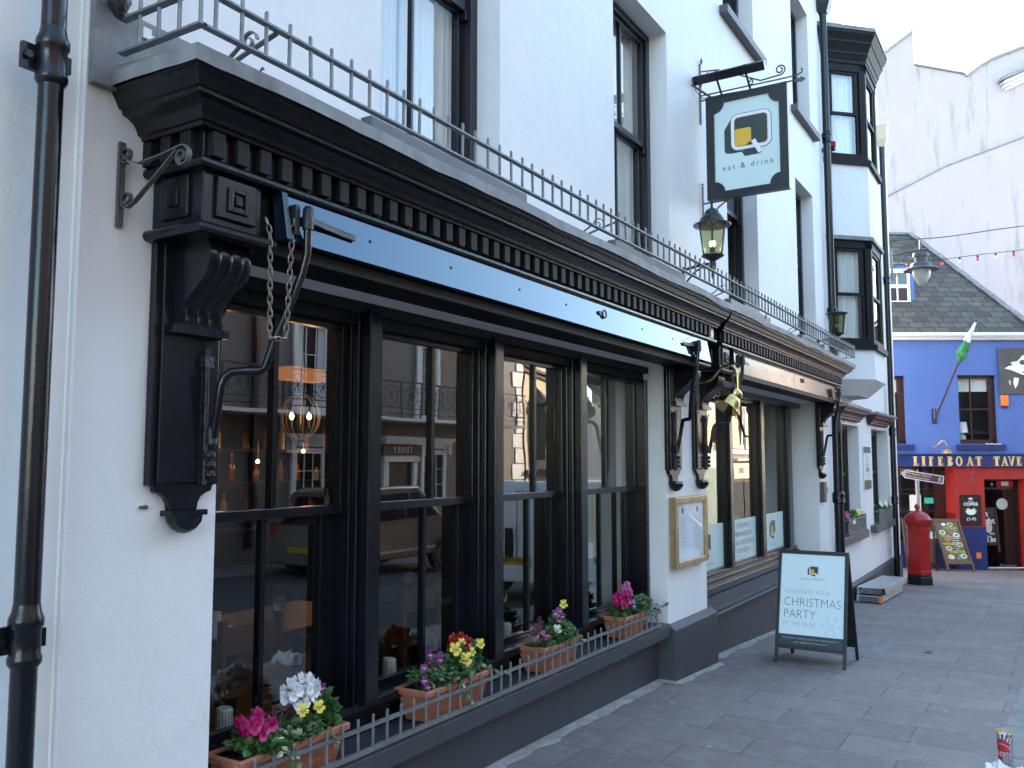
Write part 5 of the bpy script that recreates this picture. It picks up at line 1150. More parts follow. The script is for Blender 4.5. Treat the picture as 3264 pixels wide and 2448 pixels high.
# ------------------------------------------------------------------ post box
pb = thing('pillar_box', 'red hexagonal pillar box with domed cap on a black base at the street corner', 'post box', (21.2, 2.5, -2.74))
X, Y = 21.2, 2.50; PH = radians(31.3-90+12)
m = MB('red_box'); m.lathe([(.262, .26), (.262, .33), (.252, .34), (.252, 1.18), (.262, 1.19), (.262, 1.205), (.252, 1.21), (.252, 1.30), (.268, 1.31), (.27, 1.33)], (X, Y, -2.74), 6, ph=PH); m.build('body', pb, bevel=.006)
m = MB('red_box'); m.lathe([(.27, 1.33), (.30, 1.36), (.315, 1.40), (.315, 1.43), (.27, 1.45)], (X, Y, -2.74), 6, ph=PH)
for k in range(60):
    a = 2*pi*k/60; m.ball((X+.292*cos(a), Y+.292*sin(a), -2.74+1.425), .013, 6)
m.build('cornice', pb)
m = MB('red_box'); m.lathe([(.285, 1.44), (.255, 1.49), (.20, 1.555), (.12, 1.60), (.05, 1.625), (.03, 1.64), (.03, 1.66), (.055, 1.68), (.06, 1.71), (.045, 1.745), (.012, 1.775), (.003, 1.79)], (X, Y, -2.74), 24); m.build('cap', pb, smooth=True)
m = MB('black_plain'); m.lathe([(.275, -.03), (.275, .2), (.262, .215), (.262, .26)], (X, Y, -2.74), 6, ph=PH); m.build('base', pb, bevel=.006)
a = PH+pi*1.5-pi/6
m = MB('ink'); d = Vector((-cos(YAW), -sin(YAW), 0)); 
m.build('posting_slot', pb) if m.v else None

# ------------------------------------------------------------------ street lamp and string lights
sl_ = thing('street_lamp', 'grey bell-shaped street lamp on an iron arm from the far corner', 'street lamp', (22.6, 2.98, 4.7)); m = MB('lamp_grey'); X, Y = 22.6, 2.37
m.tube([(X, 3.02, 4.92), (X, 2.7, 4.95), (X, 2.2, 4.97)], .028, 8); m.box(X-.03, X+.03, 2.985, 3.03, 4.30, 5.05); m.tube([(X, 2.99, 4.6), (X, 2.75, 4.80), (X, 2.6, 4.93)], .012, 6); m.tube([(X, Y, 4.96), (X, Y, 5.14), (X, Y, 5.2)], [.03, .025, .005], 8); m.tube(scroll((X, 2.92, 4.42), .05, 1.4, 0, (0, -1, 0)), .01, 6); m.build('arm', sl_, smooth=True)
m = MB('lamp_grey'); m.lathe([(.03, .50), (.03, .44), (.16, .43), (.17, .41), (.17, .34), (.14, .33), (.13, .22), (.20, .19), (.23, .14), (.24, .10), (.39, .035), (.40, .02), (.36, .02), (.2, .05)], (X, Y, 4.46), 24); m.build('hood', sl_, smooth=True)
m = MB('lamp_bowl'); m.lathe([(.205, .04), (.205, -.02), (.185, -.13), (.13, -.25), (.06, -.33), (.01, -.35)], (X, Y, 4.46), 20); m.build('bowl', sl_, smooth=True)

# ------------------------------------------------------------------ tavern facing down the street
FH = Vector((cos(YAW), sin(YAW), 0)); TO = FH*24.6
TT = frame3(TO, RGT, (0, 0, 1))          # local: u right, z up, n towards the street
def tp(u, z, n=0): return TT @ Vector((u, z, n))
def tmb(*m): b = MB(*m); b.T = TT; return b
tav = thing('tavern', 'blue and red tavern with a slate roof at the end of the street', 'building', tp(12.5, -3, 0))
def topen(mb, u0, u1, z0, z1, ops, depth, n0=0):
    us = sorted({u0, u1, *[o[0] for o in ops], *[o[1] for o in ops]}); zs = sorted({z0, z1, *[o[2] for o in ops], *[o[3] for o in ops]})
    for a, b in zip(us, us[1:]):
        for c, d in zip(zs, zs[1:]):
            if c < z0: continue
            if any(o[0] <= a+1e-6 and b <= o[1]+1e-6 and o[2] <= c+1e-6 and d <= o[3]+1e-6 for o in ops): continue
            mb.quad((a, c, n0), (b, c, n0), (b, d, n0), (a, d, n0))
    for a, b, c, d in ops:
        e = n0-depth; mb.quad((a, c, n0), (a, d, n0), (a, d, e), (a, c, e)); mb.quad((b, c, n0), (b, c, e), (b, d, e), (b, d, n0)); mb.quad((a, d, n0), (b, d, n0), (b, d, e), (a, d, e)); mb.quad((a, c, n0), (a, c, e), (b, c, e), (b, c, n0))
m = tmb('blue_wall'); topen(m, 8.5, 16.3, .12, 3.40, [(9.9, 11.06, .44, 2.35), (12.53, 13.62, .44, 2.37)], .16); m.build('upper_wall', tav)
m = tmb('red_wall'); topen(m, 12.31, 16.3, -1.50, .12, [(13.14, 14.26, -3.2, -.545)], .5); m.box(12.31, 13.135, -1.86, -1.5, -.5, 0); m.box(14.265, 16.3, -1.86, -1.5, -.5, 0); m.quad((12.31, -1.86, 0), (12.31, .0, 0), (12.31, .0, -.6), (12.31, -1.86, -.6))
for z in (-.45, -.95, -1.5): m.box(12.31, 13.14, z-.006, z+.006, -.01, .003)
m.build('red_front', tav)
m = tmb('navy'); m.box(12.31, 13.135, -3.3, -1.86, -.5, .012); m.box(14.265, 16.3, -3.3, -1.86, -.5, .012); m.box(8.5, 12.31, -3.3, -2.3, -.7, -.12); m.build('blue_base', tav)
m = tmb('navy'); m.box(8.5, 16.3, -.205, .13, -.02, .10); m.box(8.5, 16.3, .13, .165, -.02, .14); sg = m.build('name_board', tav, bevel=.004)
lt = MB('gold'); T = frame3(tp(0, 0, .10), RGT, (0, 0, 1))
def serif(mb, s, x, y, h):
    text(mb, s, T, x, y, h*1.38, .012, bold=.022, align='LEFT', sx=1.0, space=1.22)
DEF = {'L': (.17, ['v0', 'b']), 'I': (.09, ['vc']), 'F': (.16, ['v0', 't', 'm']), 'E': (.17, ['v0', 't', 'm', 'b']), 'B': (.18, []), 'O': (.20, []), 'A': (.20, []), 'T': (.18, []), 'V': (.20, []), 'R': (.19, []), 'N': (.19, [])}
def letter(mb, ch, x, y, H):
    """chunky serif capitals built from strokes"""
    s, t, f = H*.29, H*.13, H*.10; k = H/.28
    def bx(a, b, c, d): flat(mb, [(x+a*k, y+c*H), (x+b*k, y+c*H), (x+b*k, y+d*H), (x+a*k, y+d*H)], .014)
    w = DEF[ch][0]; sw = s/k
    if ch in 'LIFE':
        cx = .035 if ch != 'I' else .045-sw/2
        bx(cx, cx+sw, 0, 1); bx(cx-.02, cx+sw+.02, 0, .09); bx(cx-.02, cx+sw+.02, .91, 1)
        if ch in 'LE': bx(cx, w, 0, .12); bx(w-.018, w, 0, .3)
        if ch in 'FE': bx(cx, w-.005, .88, 1); bx(w-.023, w-.005, .72, 1); bx(cx, w-.04, .46, .57); bx(w-.055, w-.04, .38, .65)
    elif ch in 'BR':
        bx(.03, .03+sw, 0, 1); bx(.01, .06+sw, 0, .09); bx(.01, .06+sw, .91, 1)
        for c_, hh, r_ in ((.745, .51, .09),)+(((.26, .52, .10),) if ch == 'B' else ()):
            o_ = [(x+(.06+r_*sin(a)*1.15)*k, y+(c_+hh/2*cos(a))*H) for a in [pi*i/8 for i in range(9)]]; i_ = [(x+(.06+(r_-.05)*sin(a)*1.1)*k, y+(c_+(hh/2-.10)*cos(a))*H) for a in [pi*i/8 for i in range(9)]]
            for j in range(8): flat(mb, [o_[j], o_[j+1], i_[j+1], i_[j]], .015)
        if ch == 'R': flat(mb, [(x+.08*k, y+.5*H), (x+.14*k, y+.5*H), (x+.21*k, y), (x+.14*k, y)], .015)
    elif ch == 'O':
        for j in range(20):
            a, b = 2*pi*j/20, 2*pi*(j+1)/20; flat(mb, [(x+(.1+.1*cos(a))*k, y+(.5+.52*sin(a))*H), (x+(.1+.1*cos(b))*k, y+(.5+.52*sin(b))*H), (x+(.1+.045*cos(b))*k, y+(.5+.39*sin(b))*H), (x+(.1+.045*cos(a))*k, y+(.5+.39*sin(a))*H)], .014)
    elif ch == 'T': bx(.09-sw/2, .09+sw/2, 0, 1); bx(.0, .18, .87, 1); bx(0, .018, .68, 1); bx(.162, .18, .68, 1); bx(.09-sw/2-.02, .09+sw/2+.02, 0, .09)
    elif ch in 'AV':
        q = (lambda v: v) if ch == 'A' else (lambda v: 1-v)
        for P in ([(.015, 0), (.045, 0), (.115, 1), (.085, 1)], [(.145-.015, 0), (.20, 0), (.125, 1), (.075, 1)], [(-.005, 0), (.07, 0), (.07, .09), (-.005, .09)], [(.12, 0), (.215, 0), (.215, .09), (.12, .09)]): flat(mb, [(x+a*k, y+q(b)*H) for a, b in P], .014)
        if ch == 'A': bx(.05, .16, .30, .42)
    elif ch == 'N': bx(.01, .04, 0, 1); bx(.15, .18, 0, 1); flat(mb, [(x+.01*k, y+H), (x+.07*k, y+H), (x+.18*k, y), (x+.12*k, y)], .015); bx(-.01, .06, 0, .08); bx(.13, .2, .92, 1)
lt.T = T; old = flat
ux = {'L': 11.125, 'I': 11.385, 'F': 11.555, 'E': 11.805, 'B': 12.075, 'O': 12.32, 'A': 12.62, 'T': 12.875}
for c_, u in ux.items(): letter(lt, c_, u, -.175, .265)
for c_, u in (('T', 13.375), ('A', 13.585), ('V', 13.775), ('E', 13.99), ('R', 14.24), ('N', 14.5)): letter(lt, c_, u, -.175, .265)
lt.T = None; lt.build('lettering', sg)
# windows
def tsash(u0, u1, z0, z1, n, bars, meet):
    m = tmb('brown_wood'); m.box(u0, u0+.07, z0, z1, n-.1, n); m.box(u1-.17, u1, z0, z1, n-.1, n); m.box(u0, u1, z1-.09, z1, n-.1, n); m.box(u0, u1, z0, z0+.12, n-.1, n); m.box(u0, u1, meet-.02, meet+.02, n-.1, n-.02)
    for b in bars: m.box(b-.012, b+.012, z0, z1, n-.08, n-.03)
    w = m.build('tavern_window', tav); g = tmb('tav_glass'); g.quad((u0, z0, n-.06), (u1, z0, n-.06), (u1, z1, n-.06), (u0, z1, n-.06)); g.build('pane', w)
    r = tmb('dark_room'); r.quad((u0-.2, z0-.2, n-.9), (u1+1.2, z0-.2, n-.9), (u1+1.2, z1+.3, n-.9), (u0-.2, z1+.3, n-.9)); r.use('curtain'); r.quad((u0+.05, z1-.45, n-.14), (u1-.1, z1-.45, n-.14), (u1-.1, z1, n-.14), (u0+.05, z1, n-.14)); r.build('room_lining', w); return w
tsash(9.9, 11.06, .44, 2.35, -.12, [10.45], 1.42); tsash(12.53, 13.62, .44, 2.37, -.12, [12.95], 1.42)
m = tmb('navy'); m.box(9.8, 11.2, .27, .42, -.1, .10); m.box(12.42, 13.76, .27, .42, -.1, .10); m.build('window_sill', tav, bevel=.006)
m = tmb('brown_wood')   # shopfront window with small panes
for u in (9.6, 10.3, 10.95, 11.5, 11.82, 12.05): m.box(u-.02, u+.02, -2.3, -.2, -.62, -.56)
for z in (-2.3, -1.45, -.98, -.85, -.22): m.box(8.6, 12.31, z-.02, z+.02, -.62, -.56)
m.box(12.0, 12.31, -2.3, -.2, -.62, -.50); w = m.build('bar_window', tav)
g = tmb('tav_glass'); g.quad((8.6, -2.3, -.6), (12.2, -2.3, -.6), (12.2, -.2, -.6), (8.6, -.2, -.6)); g.build('pane', w)
r = tmb('dark_room'); r.quad((8.5, -3.2, -1.5), (14.3, -3.2, -1.5), (14.3, .1, -1.5), (8.5, .1, -1.5)); r.quad((8.5, -.19, -1.5), (12.31, -.19, -1.5), (12.31, -.19, 0), (8.5, -.19, 0)); r.build('room_lining', tav)
m = tmb('paper'); m.box(11.3, 11.62, -1.45, -1.0, -.56, -.555); m.use('teal').box(11.72, 11.98, -1.24, -1.08, -.56, -.555); m.use('shade_lit').box(11.62, 11.86, -.42, -.28, -1.2, -1.15); m.use('food_c').box(11.25, 11.6, -.45, -.25, -1.0, -.99); m.build('window_notices', w)
m = tmb('brown_wood'); m.box(13.145, 13.2, -3.0, -.55, -.45, -.3); m.box(14.2, 14.255, -3.0, -.55, -.45, -.3); m.box(13.145, 14.255, -.83, -.79, -.45, -.3); m.box(13.14, 14.26, -.60, -.55, -.45, -.3)
m.box(13.9, 14.25, -2.95, -.85, -1.2, -.45); dr = m.build('doorway', tav)
m = tmb('ceramic'); m.T = None; m.lathe([(.16, 0), (.16, .015), (.13, .02)], tp(13.85, -1.25, -.44), 20, ax=-FH); m.build('door_oval_glass', dr)
m = tmb('paper'); m.box(13.85, 14.05, -.74, -.62, -.42, -.41); m.use('bluepetal').box(13.55, 13.61, -.74, -.66, -.42, -.41); m.build('door_notice', dr)
m = tmb('pvc'); m.box(13.15, 14.9, -2.985, -2.965, -.05, .02); m.build('threshold', dr)
m = tmb('orange'); m.box(12.83, 12.96, -2.72, -2.56, .0, .03); tag(m.build('ashtray', org=tp(12.9, -2.7, 0)), 'small orange yellow wall box low on the navy tavern wall', 'wall box')
# roof
EZ = 3.52
ER, EL, RR, RL = (14.72, EZ, .28), (8.3, EZ, .28), (13.12, 7.42, -3.9), (8.3, 7.42, -3.9)
m = tmb('slates'); m.prism([EL, ER, RR, RL], (0, -.06, -.03)); m.prism([ER, (16.6, EZ, .28), (16.6, EZ-.1, -3.9), RR], (0, -.02, -.08)) if False else None
sd = (Vector((0, 7.42-EZ, -4.18))).normalized(); wv_ = RGT; vv = Vector((0, 0, 1))*sd.y+(-FH)*sd.z
roof = m.build('roof', tav, uvproj=(tp(*EL), RGT, vv))
m = tmb('lead'); 
for k in range(16):
    a = Vector(ER).lerp(Vector(RR), k/16); b = Vector(ER).lerp(Vector(RR), (k+.94)/16); o_ = .02+.02*(k % 3)/2
    m.prism([a+Vector((-.10, .03+o_, .02)), b+Vector((-.10, .03+o_, .02)), b+Vector((.06, .04+o_, .02)), a+Vector((.06, .04+o_, .02))], (0, .02, .01))
m.prism([(8.3, 7.40, -3.82), (13.2, 7.40, -3.82), (13.2, 7.50, -3.92), (8.3, 7.50, -3.92)], (0, .02, -.1)); m.build('roof_flashing', roof)
m = tmb('pvc'); m.box(8.3, 16.4, 3.36, 3.44, .0, .12); m.T = None
m.tube([tp(8.3, 3.49, .26), tp(16.4, 3.49, .26)], .055, 10); m.build('gutter', tav)
m = tmb('red_wall'); m.quad((16.3, -3.3, 0), (16.3, -3.3, -6), (16.3, 3.4, -6), (16.3, 3.4, 0)); m.quad((8.5, -3.3, -6), (16.3, -3.3, -6), (16.3, 3.4, -6), (8.5, 3.4, -6)); m.build('rear_wall', tav)
# dormer
dm = tmb('blue_wall'); n = -.95; k_ = (24.6-n)/24.6
du0, du1, dz0, dz1 = 9.6*k_, 11.42*k_, 4.30*k_-.06, 5.52*k_
dm.box(du0, du1, dz0, dz1, -3.2, n-.02); dm.box(10.5*k_, 11.45*k_, 4.18*k_, 4.34*k_, n-.3, n+.05); d = dm.build('dormer', tav)
m = tmb('pvc'); a, b, c, e = 10.2*k_, 11.29*k_, 4.42*k_, 5.40*k_
m.box(a, b, c, c+.06, n-.05, n+.05); m.box(a, b, e-.12, e, n-.05, n+.03); m.box(b-.08, b, c, e, n-.05, n+.02); m.box(a, a+.08, c, e, n-.05, n+.02); mz = 4.9*k_; m.box(a, b, mz-.05, mz+.05, n-.05, n+.02); m.box(10.93*k_-.02, 10.93*k_+.02, c, e, n-.05, n+.01); m.build('dormer_window', d)
g = tmb('dkglass'); g.box(a, b, c, e, n-.04, n-.01); g.use('brown_wood').box(a+.1, b-.08, c+.1, mz-.05, n-.0105, n-.009); g.build('dormer_glass', d)
m = tmb('lead'); m.box(du0-.05, du1+.05, dz1, dz1+.05, -3.4, n+.06); m.build('dormer_roof', d)
# fittings on the tavern
fl = thing('flag_pole', 'furled green and white flag on a pole angled out from the blue wall', 'flag', tp(11.83, 1.2, 0))
A_, B_ = Vector((11.82, 1.12, .05)), Vector((12.52, 3.75, 1.15))
m = MB('brown_wood'); m.tube([TT @ A_, TT @ B_], .024, 8); m.use('lamp_grey').tube([TT @ (A_+Vector((0, .0, 0))), TT @ (A_+Vector((.0, .3, -.04)))], .03, 6); m.build('pole', fl); m = tmb('navy'); m.box(11.76, 11.88, 1.0, 1.42, 0, .03); m.build('mount', fl)
m = tmb('white_lite', 'flag_green', 'redpetal')
def cloth(mm, s0, s1, r0, r1, off, nn=14):
    """bunched cloth round the pole"""
    m.use(mm); ax = (B_-A_).normalized(); x = Vector((1, 0, 0)); x = (x-ax*x.dot(ax)).normalized(); y = ax.cross(x); vs = []
    for i in range(9):
        t = i/8; c = A_.lerp(B_, s0+(s1-s0)*t)+Vector((off*sin(pi*t), -.05*sin(pi*t), 0)); r = r0+(r1-r0)*t
        for j in range(nn): a = 2*pi*j/nn; q = r*(1+.28*sin(3*a+t*4)); vs.append(c+x*q*cos(a)+y*q*sin(a))
    m.add(vs, [(i*nn+j, i*nn+(j+1) % nn, (i+1)*nn+(j+1) % nn, (i+1)*nn+j) for i in range(8) for j in range(nn)]+[tuple(range(nn-1, -1, -1)), tuple(8*nn+j for j in range(nn))])
cloth('flag_green', .58, .66, .02, .12, -.03); cloth('flag_green', .655, .80, .13, .08, -.06); cloth('white_lite', .79, .98, .09, .025, -.04); cloth('redpetal', .66, .78, .05, .03, .07)
m.build('flag', fl, smooth=True)
bn = thing('wall_banner', 'dark grey banner with pale abstract shapes on the blue wall at the right edge', 'banner', tp(14.6, 1.83, .05)); m = tmb('banner'); m.sheet(lambda u, v: (13.66+2.1*u+.012*sin(v*3), 1.83+1.29*v, .05+.012*sin(u*11+v*4)), 16, 8); m.build('cloth', bn)
m = tmb('white_lite'); 
for P in ([(14.0, 2.72), (14.2, 2.76), (14.35, 2.92), (14.7, 2.95), (14.9, 2.6), (14.6, 2.3), (14.3, 2.38), (14.02, 2.5), (13.82, 2.55), (13.95, 2.62), (14.06, 2.64)], [(14.08, 2.3), (14.22, 2.28), (14.18, 2.1), (14.1, 1.98), (14.05, 2.15)], [(13.93, 2.2), (13.97, 2.22), (13.98, 2.08), (13.95, 2.1)]): flat(m, P, .068)
m.use('banner'); flat(m, disc(14.34, 2.72, .09, .07), .072); flat(m, [(14.3, 2.45), (14.6, 2.52), (14.7, 2.4), (14.5, 2.36)], .072); m.build('print', bn)
m = tmb('orange'); m.box(13.70, 13.90, 1.50, 1.80, 0, .07); m.use('navy').box(13.72, 13.88, 1.44, 1.50, 0, .06); tag(m.build('alarm_box', org=tp(13.8, 1.44, 0), bevel=.012), 'orange burglar alarm box under the banner on the blue wall', 'alarm box')
tl = thing('table_lamp', 'white shaded table lamp behind the tavern window', 'lamp', tp(12.75, .56, -.3)); m = MB('pvc'); m.lathe([(.15, 0), (.12, .30)], tp(12.76, .76, -.32), 16); m.build('shade', tl); m = MB('ceramic'); m.lathe([(.07, 0), (.08, .03), (.1, .1), (.07, .17), (.03, .2), (.03, .26)], tp(12.76, .52, -.32), 14); m.build('base', tl, smooth=True)
sw = MB('brass_dull'); sw.tube([tp(11.75, .36, .0), tp(11.8, .36, .06), tp(11.84, .42, .15), tp(11.9, .52, .22), tp(11.97, .5, .28), tp(12.0, .38, .3)], .018, 6); sw.lathe([(.03, .14), (.09, .10), (.14, .02), (.15, 0), (.1, .03)], tp(12.0, .17, .3), 14); tag(sw.build('brass_lamp', org=tp(11.8, .3, 0)), 'dull brass swan-neck lamp over the gilt tavern lettering', 'lamp')
rp = MB('pvc'); rp.tube([tp(13.2+.05*k, .435+.012*sin(k*2.1), .05+.02*cos(k)) for k in range(10)], .012, 5); tag(rp.build('rope', org=tp(13.4, .43, .05)), 'white rope lying on the tavern window sill', 'rope')
hd = tmb('heather', 'red_box'); hd.T = None; hd.tube([tp(12.82, .05, .13), tp(12.78, -.3, .16), tp(12.66, -.65, .14)], .006, 4)
for k in range(26): q = tp(12.72+RND.gauss(0, .05), -.35-.25*RND.random(), .15); leaf(hd.use('heather' if k % 3 else 'redpetal'), q, (RND.gauss(0, 1), RND.gauss(0, 1), RND.gauss(0, 1)), .05, .03)
hd.use('redpetal').ball(tp(12.85, -.18, .14), .04, 6); tag(hd.build('hanging_sprig', org=tp(12.8, 0, .1)), 'withered red sprig hanging from the tavern name board', 'sprig')
cf = thing('coffee_poster', 'dark poster advertising coffee at one pound 95 on the red pier', 'poster', tp(12.72, -1.8, .02)); m = tmb('brown_wood'); m.box(12.435, 13.02, -1.82, -.975, 0, .025); m.build('board', cf)
T = frame3(tp(0, 0, .026), RGT, (0, 0, 1)); t = MB('board_black', 'logo_white', 'food_c', 'food_a', 'snow'); t.T = T; flat(t, [(12.475, -1.78), (12.98, -1.78), (12.98, -1.01), (12.475, -1.01)], .001); t.use('food_a'); flat(t, disc(12.73, -1.42, .17, .10), .002); t.use('sign_panel'); flat(t, disc(12.73, -1.44, .135, .09), .003); flat(t, disc(12.73, -1.37, .10, .055), .004); t.use('brown_wood'); flat(t, disc(12.73, -1.345, .075, .03), .005); t.use('snow'); flat(t, disc(12.73, -1.08, .06, .025), .003); t.T = None
t.use('logo_white'); text(t, 'COFFEE', T, 12.73, -1.235, .115, .004, bold=.02); text(t, 'FILTER', T, 12.73, -1.155, .05, .004); text(t, '£1-95', T, 12.73, -1.645, .115, .004, bold=.012); t.build('print', cf)
# pavement boards by the tavern
def aframe(name, label, bl, br, tl, tr, group='tall menu boards outside the tavern'):
    bl, br, tl, tr = map(Vector, (bl, br, tl, tr)); t = thing(name, label, 'menu board', (bl+br)/2, group)
    u = (br-bl); Wd = u.length; u.normalize(); v = (tl-bl); H = v.length; v.normalize(); v = (v-u*v.dot(u)).normalized(); Tm = frame3(bl, u, v)
    m = MB('brown_wood'); m.T = Tm; m.box(0, .075, 0, H, -.03, .015); m.box(Wd-.075, Wd, 0, H, -.03, .015); m.box(.075, Wd-.075, H-.09, H, -.03, .015); m.box(.075, Wd-.075, .20, .28, -.03, .015); m.T = None; m.build('front_frame', t)
    nrm = Tm.to_3x3() @ Vector((0, 0, 1)); back = -Vector((nrm.x, nrm.y, 0)).normalized()
    m = MB('brown_wood')
    for p, q in ((bl, bl+v*H), (br, br+v*H)): m.tube([p+back*.55+Vector((0, 0, .0)), q+back*.03], .03, 4)
    m.build('rear_legs', t)
    m = MB('board_black'); m.T = Tm; m.box(.07, Wd-.07, .27, H-.08, -.02, .0); m.T = None; m.build('panel', t); return t, Tm, Wd, H
b0 = gz(26.7)
t, Tm, Wd, H = aframe('menu_board', 'leaning menu board with salad and seafood pictures beside the pillar box', (26.17, 2.40, gz(26.2)), (26.88, 1.80, gz(26.9)), (26.5, 2.83, -1.60), (27.1, 2.1, -1.60))
q = MB('lime', 'logo_white', 'food_a', 'food_b', 'food_c', 'cupblue', 'snow')
for i, (w_, yy, xx) in enumerate((('SUPER SALADS', .84, .56), ('SEAFOOD', .64, .30), ('HEARTY MEALS', .44, .40), ('TEX-MEX DISHES', .24, .56))): text(q.use('lime'), w_, Tm, Wd*xx, .27+(H-.35)*yy, .085, .004, bold=.02, sx=.85)
for k in range(15):
    yy = .78-.05*k; text(q.use('logo_white'), RND.choice(['caesar salad', 'prawn and avocado', 'cod and chips', 'scampi', 'steak pie', 'chicken fajitas']), Tm, Wd*(.62 if k % 4 < 3 else .5), .27+(H-.35)*yy, .045, .004)
q.T = Tm
for fx, fy, mm, m2 in ((.24, .73, 'snow', 'food_b'), (.72, .66, 'logo_white', 'food_b'), (.34, .56, 'food_a', 'food_a'), (.74, .42, 'food_c', 'food_b'), (.3, .33, 'food_c', 'food_a'), (.3, .12, 'food_c', 'food_c'), (.76, .14, 'snow', 'food_b'), (.6, .93, 'food_c', 'food_b'), (.36, .93, 'cupblue', 'snow')):
    cx_, cy_ = Wd*fx, .27+(H-.35)*fy; q.use(mm); flat(q, disc(cx_, cy_, .11, .065), .003); q.use(m2); flat(q, disc(cx_, cy_, .075, .042), .005)
q.T = None; q.build('print', t)
t, Tm, Wd, H = aframe('menu_board', 'menu board mostly hidden behind the red pillar box', (25.6, 3.30, gz(25.6)), (26.3, 2.62, gz(26.3)), (25.72, 3.5, -1.55), (26.5, 2.84, -1.55))
q = MB('logo_white', 'snow', 'food_b', 'orange', 'lime', 'yellowpetal'); text(q, '7 oz', Tm, .20, H*.80, .13, .004, bold=.02); text(q, 'SIRLOIN', Tm, .10, H*.67, .26, .004, bold=.03, align='LEFT'); text(q.use('snow'), 'STEAK', Tm, .10, H*.58, .15, .004, align='LEFT'); q.T = Tm
for mm, a, b in (('food_b', .42, .55), ('orange', .27, .42), ('logo_white', .20, .27), ('yellowpetal', .17, .20)): q.use(mm); flat(q, [(.09, H*a), (.42, H*a), (.42, H*b), (.09, H*b)], .003)
q.T = None; q.build('print', t)
t, Tm, Wd, H = aframe('menu_board', 'dim beer board standing inside the tavern doorway', tp(13.15, -2.6, -.38), tp(13.72, -2.6, -.38), tp(13.10, -1.35, -.5), tp(13.68, -1.35, -.5))
q = MB('logo_white', 'food_c'); text(q, 'in', Tm, .22, H*.86, .26, .004, bold=.02); text(q, 'light', Tm, .30, H*.70, .22, .004, bold=.02); text(q, 'ein', Tm, .38, H*.42, .12, .004); text(q, 'ling', Tm, .30, H*.35, .10, .004); text(q, '£1.88', Tm, .3, H*.27, .15, .004, bold=.02); q.T = Tm; q.use('food_c'); flat(q, disc(.3, H*.56, .10, .16), .003); q.T = None; q.build('print', t)
# brown finger sign
fs = thing('finger_sign', 'brown tourist finger post pointing left in front of the tavern', 'finger sign', (22.8, 2.66, gz(22.8))); m = MB('lamp_bowl'); m.tube([(22.8, 2.66, gz(22.8)-.05), (22.8, 2.66, -.36)], .045, 10); m.build('post', fs, smooth=True)
Tm = frame3((22.76, 2.99, -.325), (-.28, -.98, -.155), (0, -.155, 1)); m = MB('logo_white'); m.T = Tm; LL = .97
m.prism([(0, 0, 0), (.09, -.095, 0), (LL, -.095, 0), (LL, .095, 0), (.09, .095, 0)], (0, 0, .02)); m.T = None; m.build('blade_border', fs)
m = MB('food_a', 'brown_wood'); m.cur = 0; m.T = Tm; flat(m, [(.03, 0), (.10, -.075), (LL-.02, -.075), (LL-.02, .075), (.10, .075)], .022); m.T = None; m.mats = ['sign_brown']; M['sign_brown'] = mat('tourist_sign_brown', (.17, .058, .025), .4, .1); m.build('blade', fs)
t = MB('logo_white'); text(t, "T\u0177'r Masnachwr Tuduraidd", Tm, .14, .032, .062, .024, align='LEFT', sx=.80); text(t, "Tudor Merchant's House", Tm, .14, -.036, .062, .024, align='LEFT', sx=.82)
t.T = Tm; flat(t, [(.06, 0), (.12, .055), (.14, .055), (.085, 0), (.14, -.055), (.12, -.055)], .024)
for P in (disc(.885, .045, .013, .013, 8), [(.875, .03), (.897, .03), (.90, -.005), (.875, -.005)], [(.878, -.005), (.89, -.005), (.87, -.06), (.855, -.06)], [(.885, -.005), (.90, -.005), (.925, -.06), (.91, -.06)], [(.875, .03), (.86, 0), (.85, 0), (.87, .033)], [(.897, .03), (.92, .005), (.925, .01), (.90, .035)]): flat(t, P, .024)
t.T = None; t.build('lettering', fs)

# ------------------------------------------------------------------ pink gable behind
pk = thing('pink_building', 'tall stained pale pink building rising behind the tavern', 'building', tp(14, -3, -7))
def pp(c, D):     # roof line points given as (u, z) at the front plane, carried to depth D
    k = D/24.6; return (c[0]*k, c[1]*k, -(D-24.6))
PT = frame3(FH*32.0, RGT, (0, 0, 1))
def pmb(*m): b = MB(*m); b.T = PT; return b
RL_ = [(10.5, 12.9), (13.94, 15.18), (15.17, 16.12), (15.19, 14.82), (17.0, 14.48), (17.14, 14.36), (17.62, 14.73), (18.1, 15.02), (18.57, 15.21), (19.36, 15.51), (20.0, 15.7)]
m = pmb('pink'); m.prism([(10.5, -3.5, 0)]+[(u, z, 0) for u, z in RL_]+[(20.0, -3.5, 0)], (0, 0, -6)); m.build('wall', pk)
m = pmb('pink'); m.prism([(10.5, -3.4, .10), (19.99, -3.4, .10), (19.99, 12.3, .10), (19.18, 12.0, .10), (16.17, 10.87, .10), (13.97, 9.73, .10), (10.5, 7.93, .10)], (0, 0, -.08)); m.build('lower_wall', pk)
m = pmb('lead')
for (a, b), (c, d) in zip([(10.5, 7.93), (13.97, 9.73), (16.17, 10.87), (19.18, 12.0)], [(13.97, 9.73), (16.17, 10.87), (19.18, 12.0), (19.99, 12.3)]): m.prism([(a, b+.0, .14), (c, d+.0, .14), (c, d+.045, .14), (a, b+.045, .14)], (0, 0, -.13))
m.use('cement')
for i, ((a, b), (c, d)) in enumerate(zip(RL_, RL_[1:])):
    if i == 2: continue
    h = .10 if i not in (3, 4) else .06; m.prism([(a, b, .08), (c, d, .08), (c, d+h, .08), (a, b+h, .08)], (0, 0, -.6))
m.build('coping', pk)
m = pmb('white_lite'); u0, z0 = 18.45, 13.78; s = .36
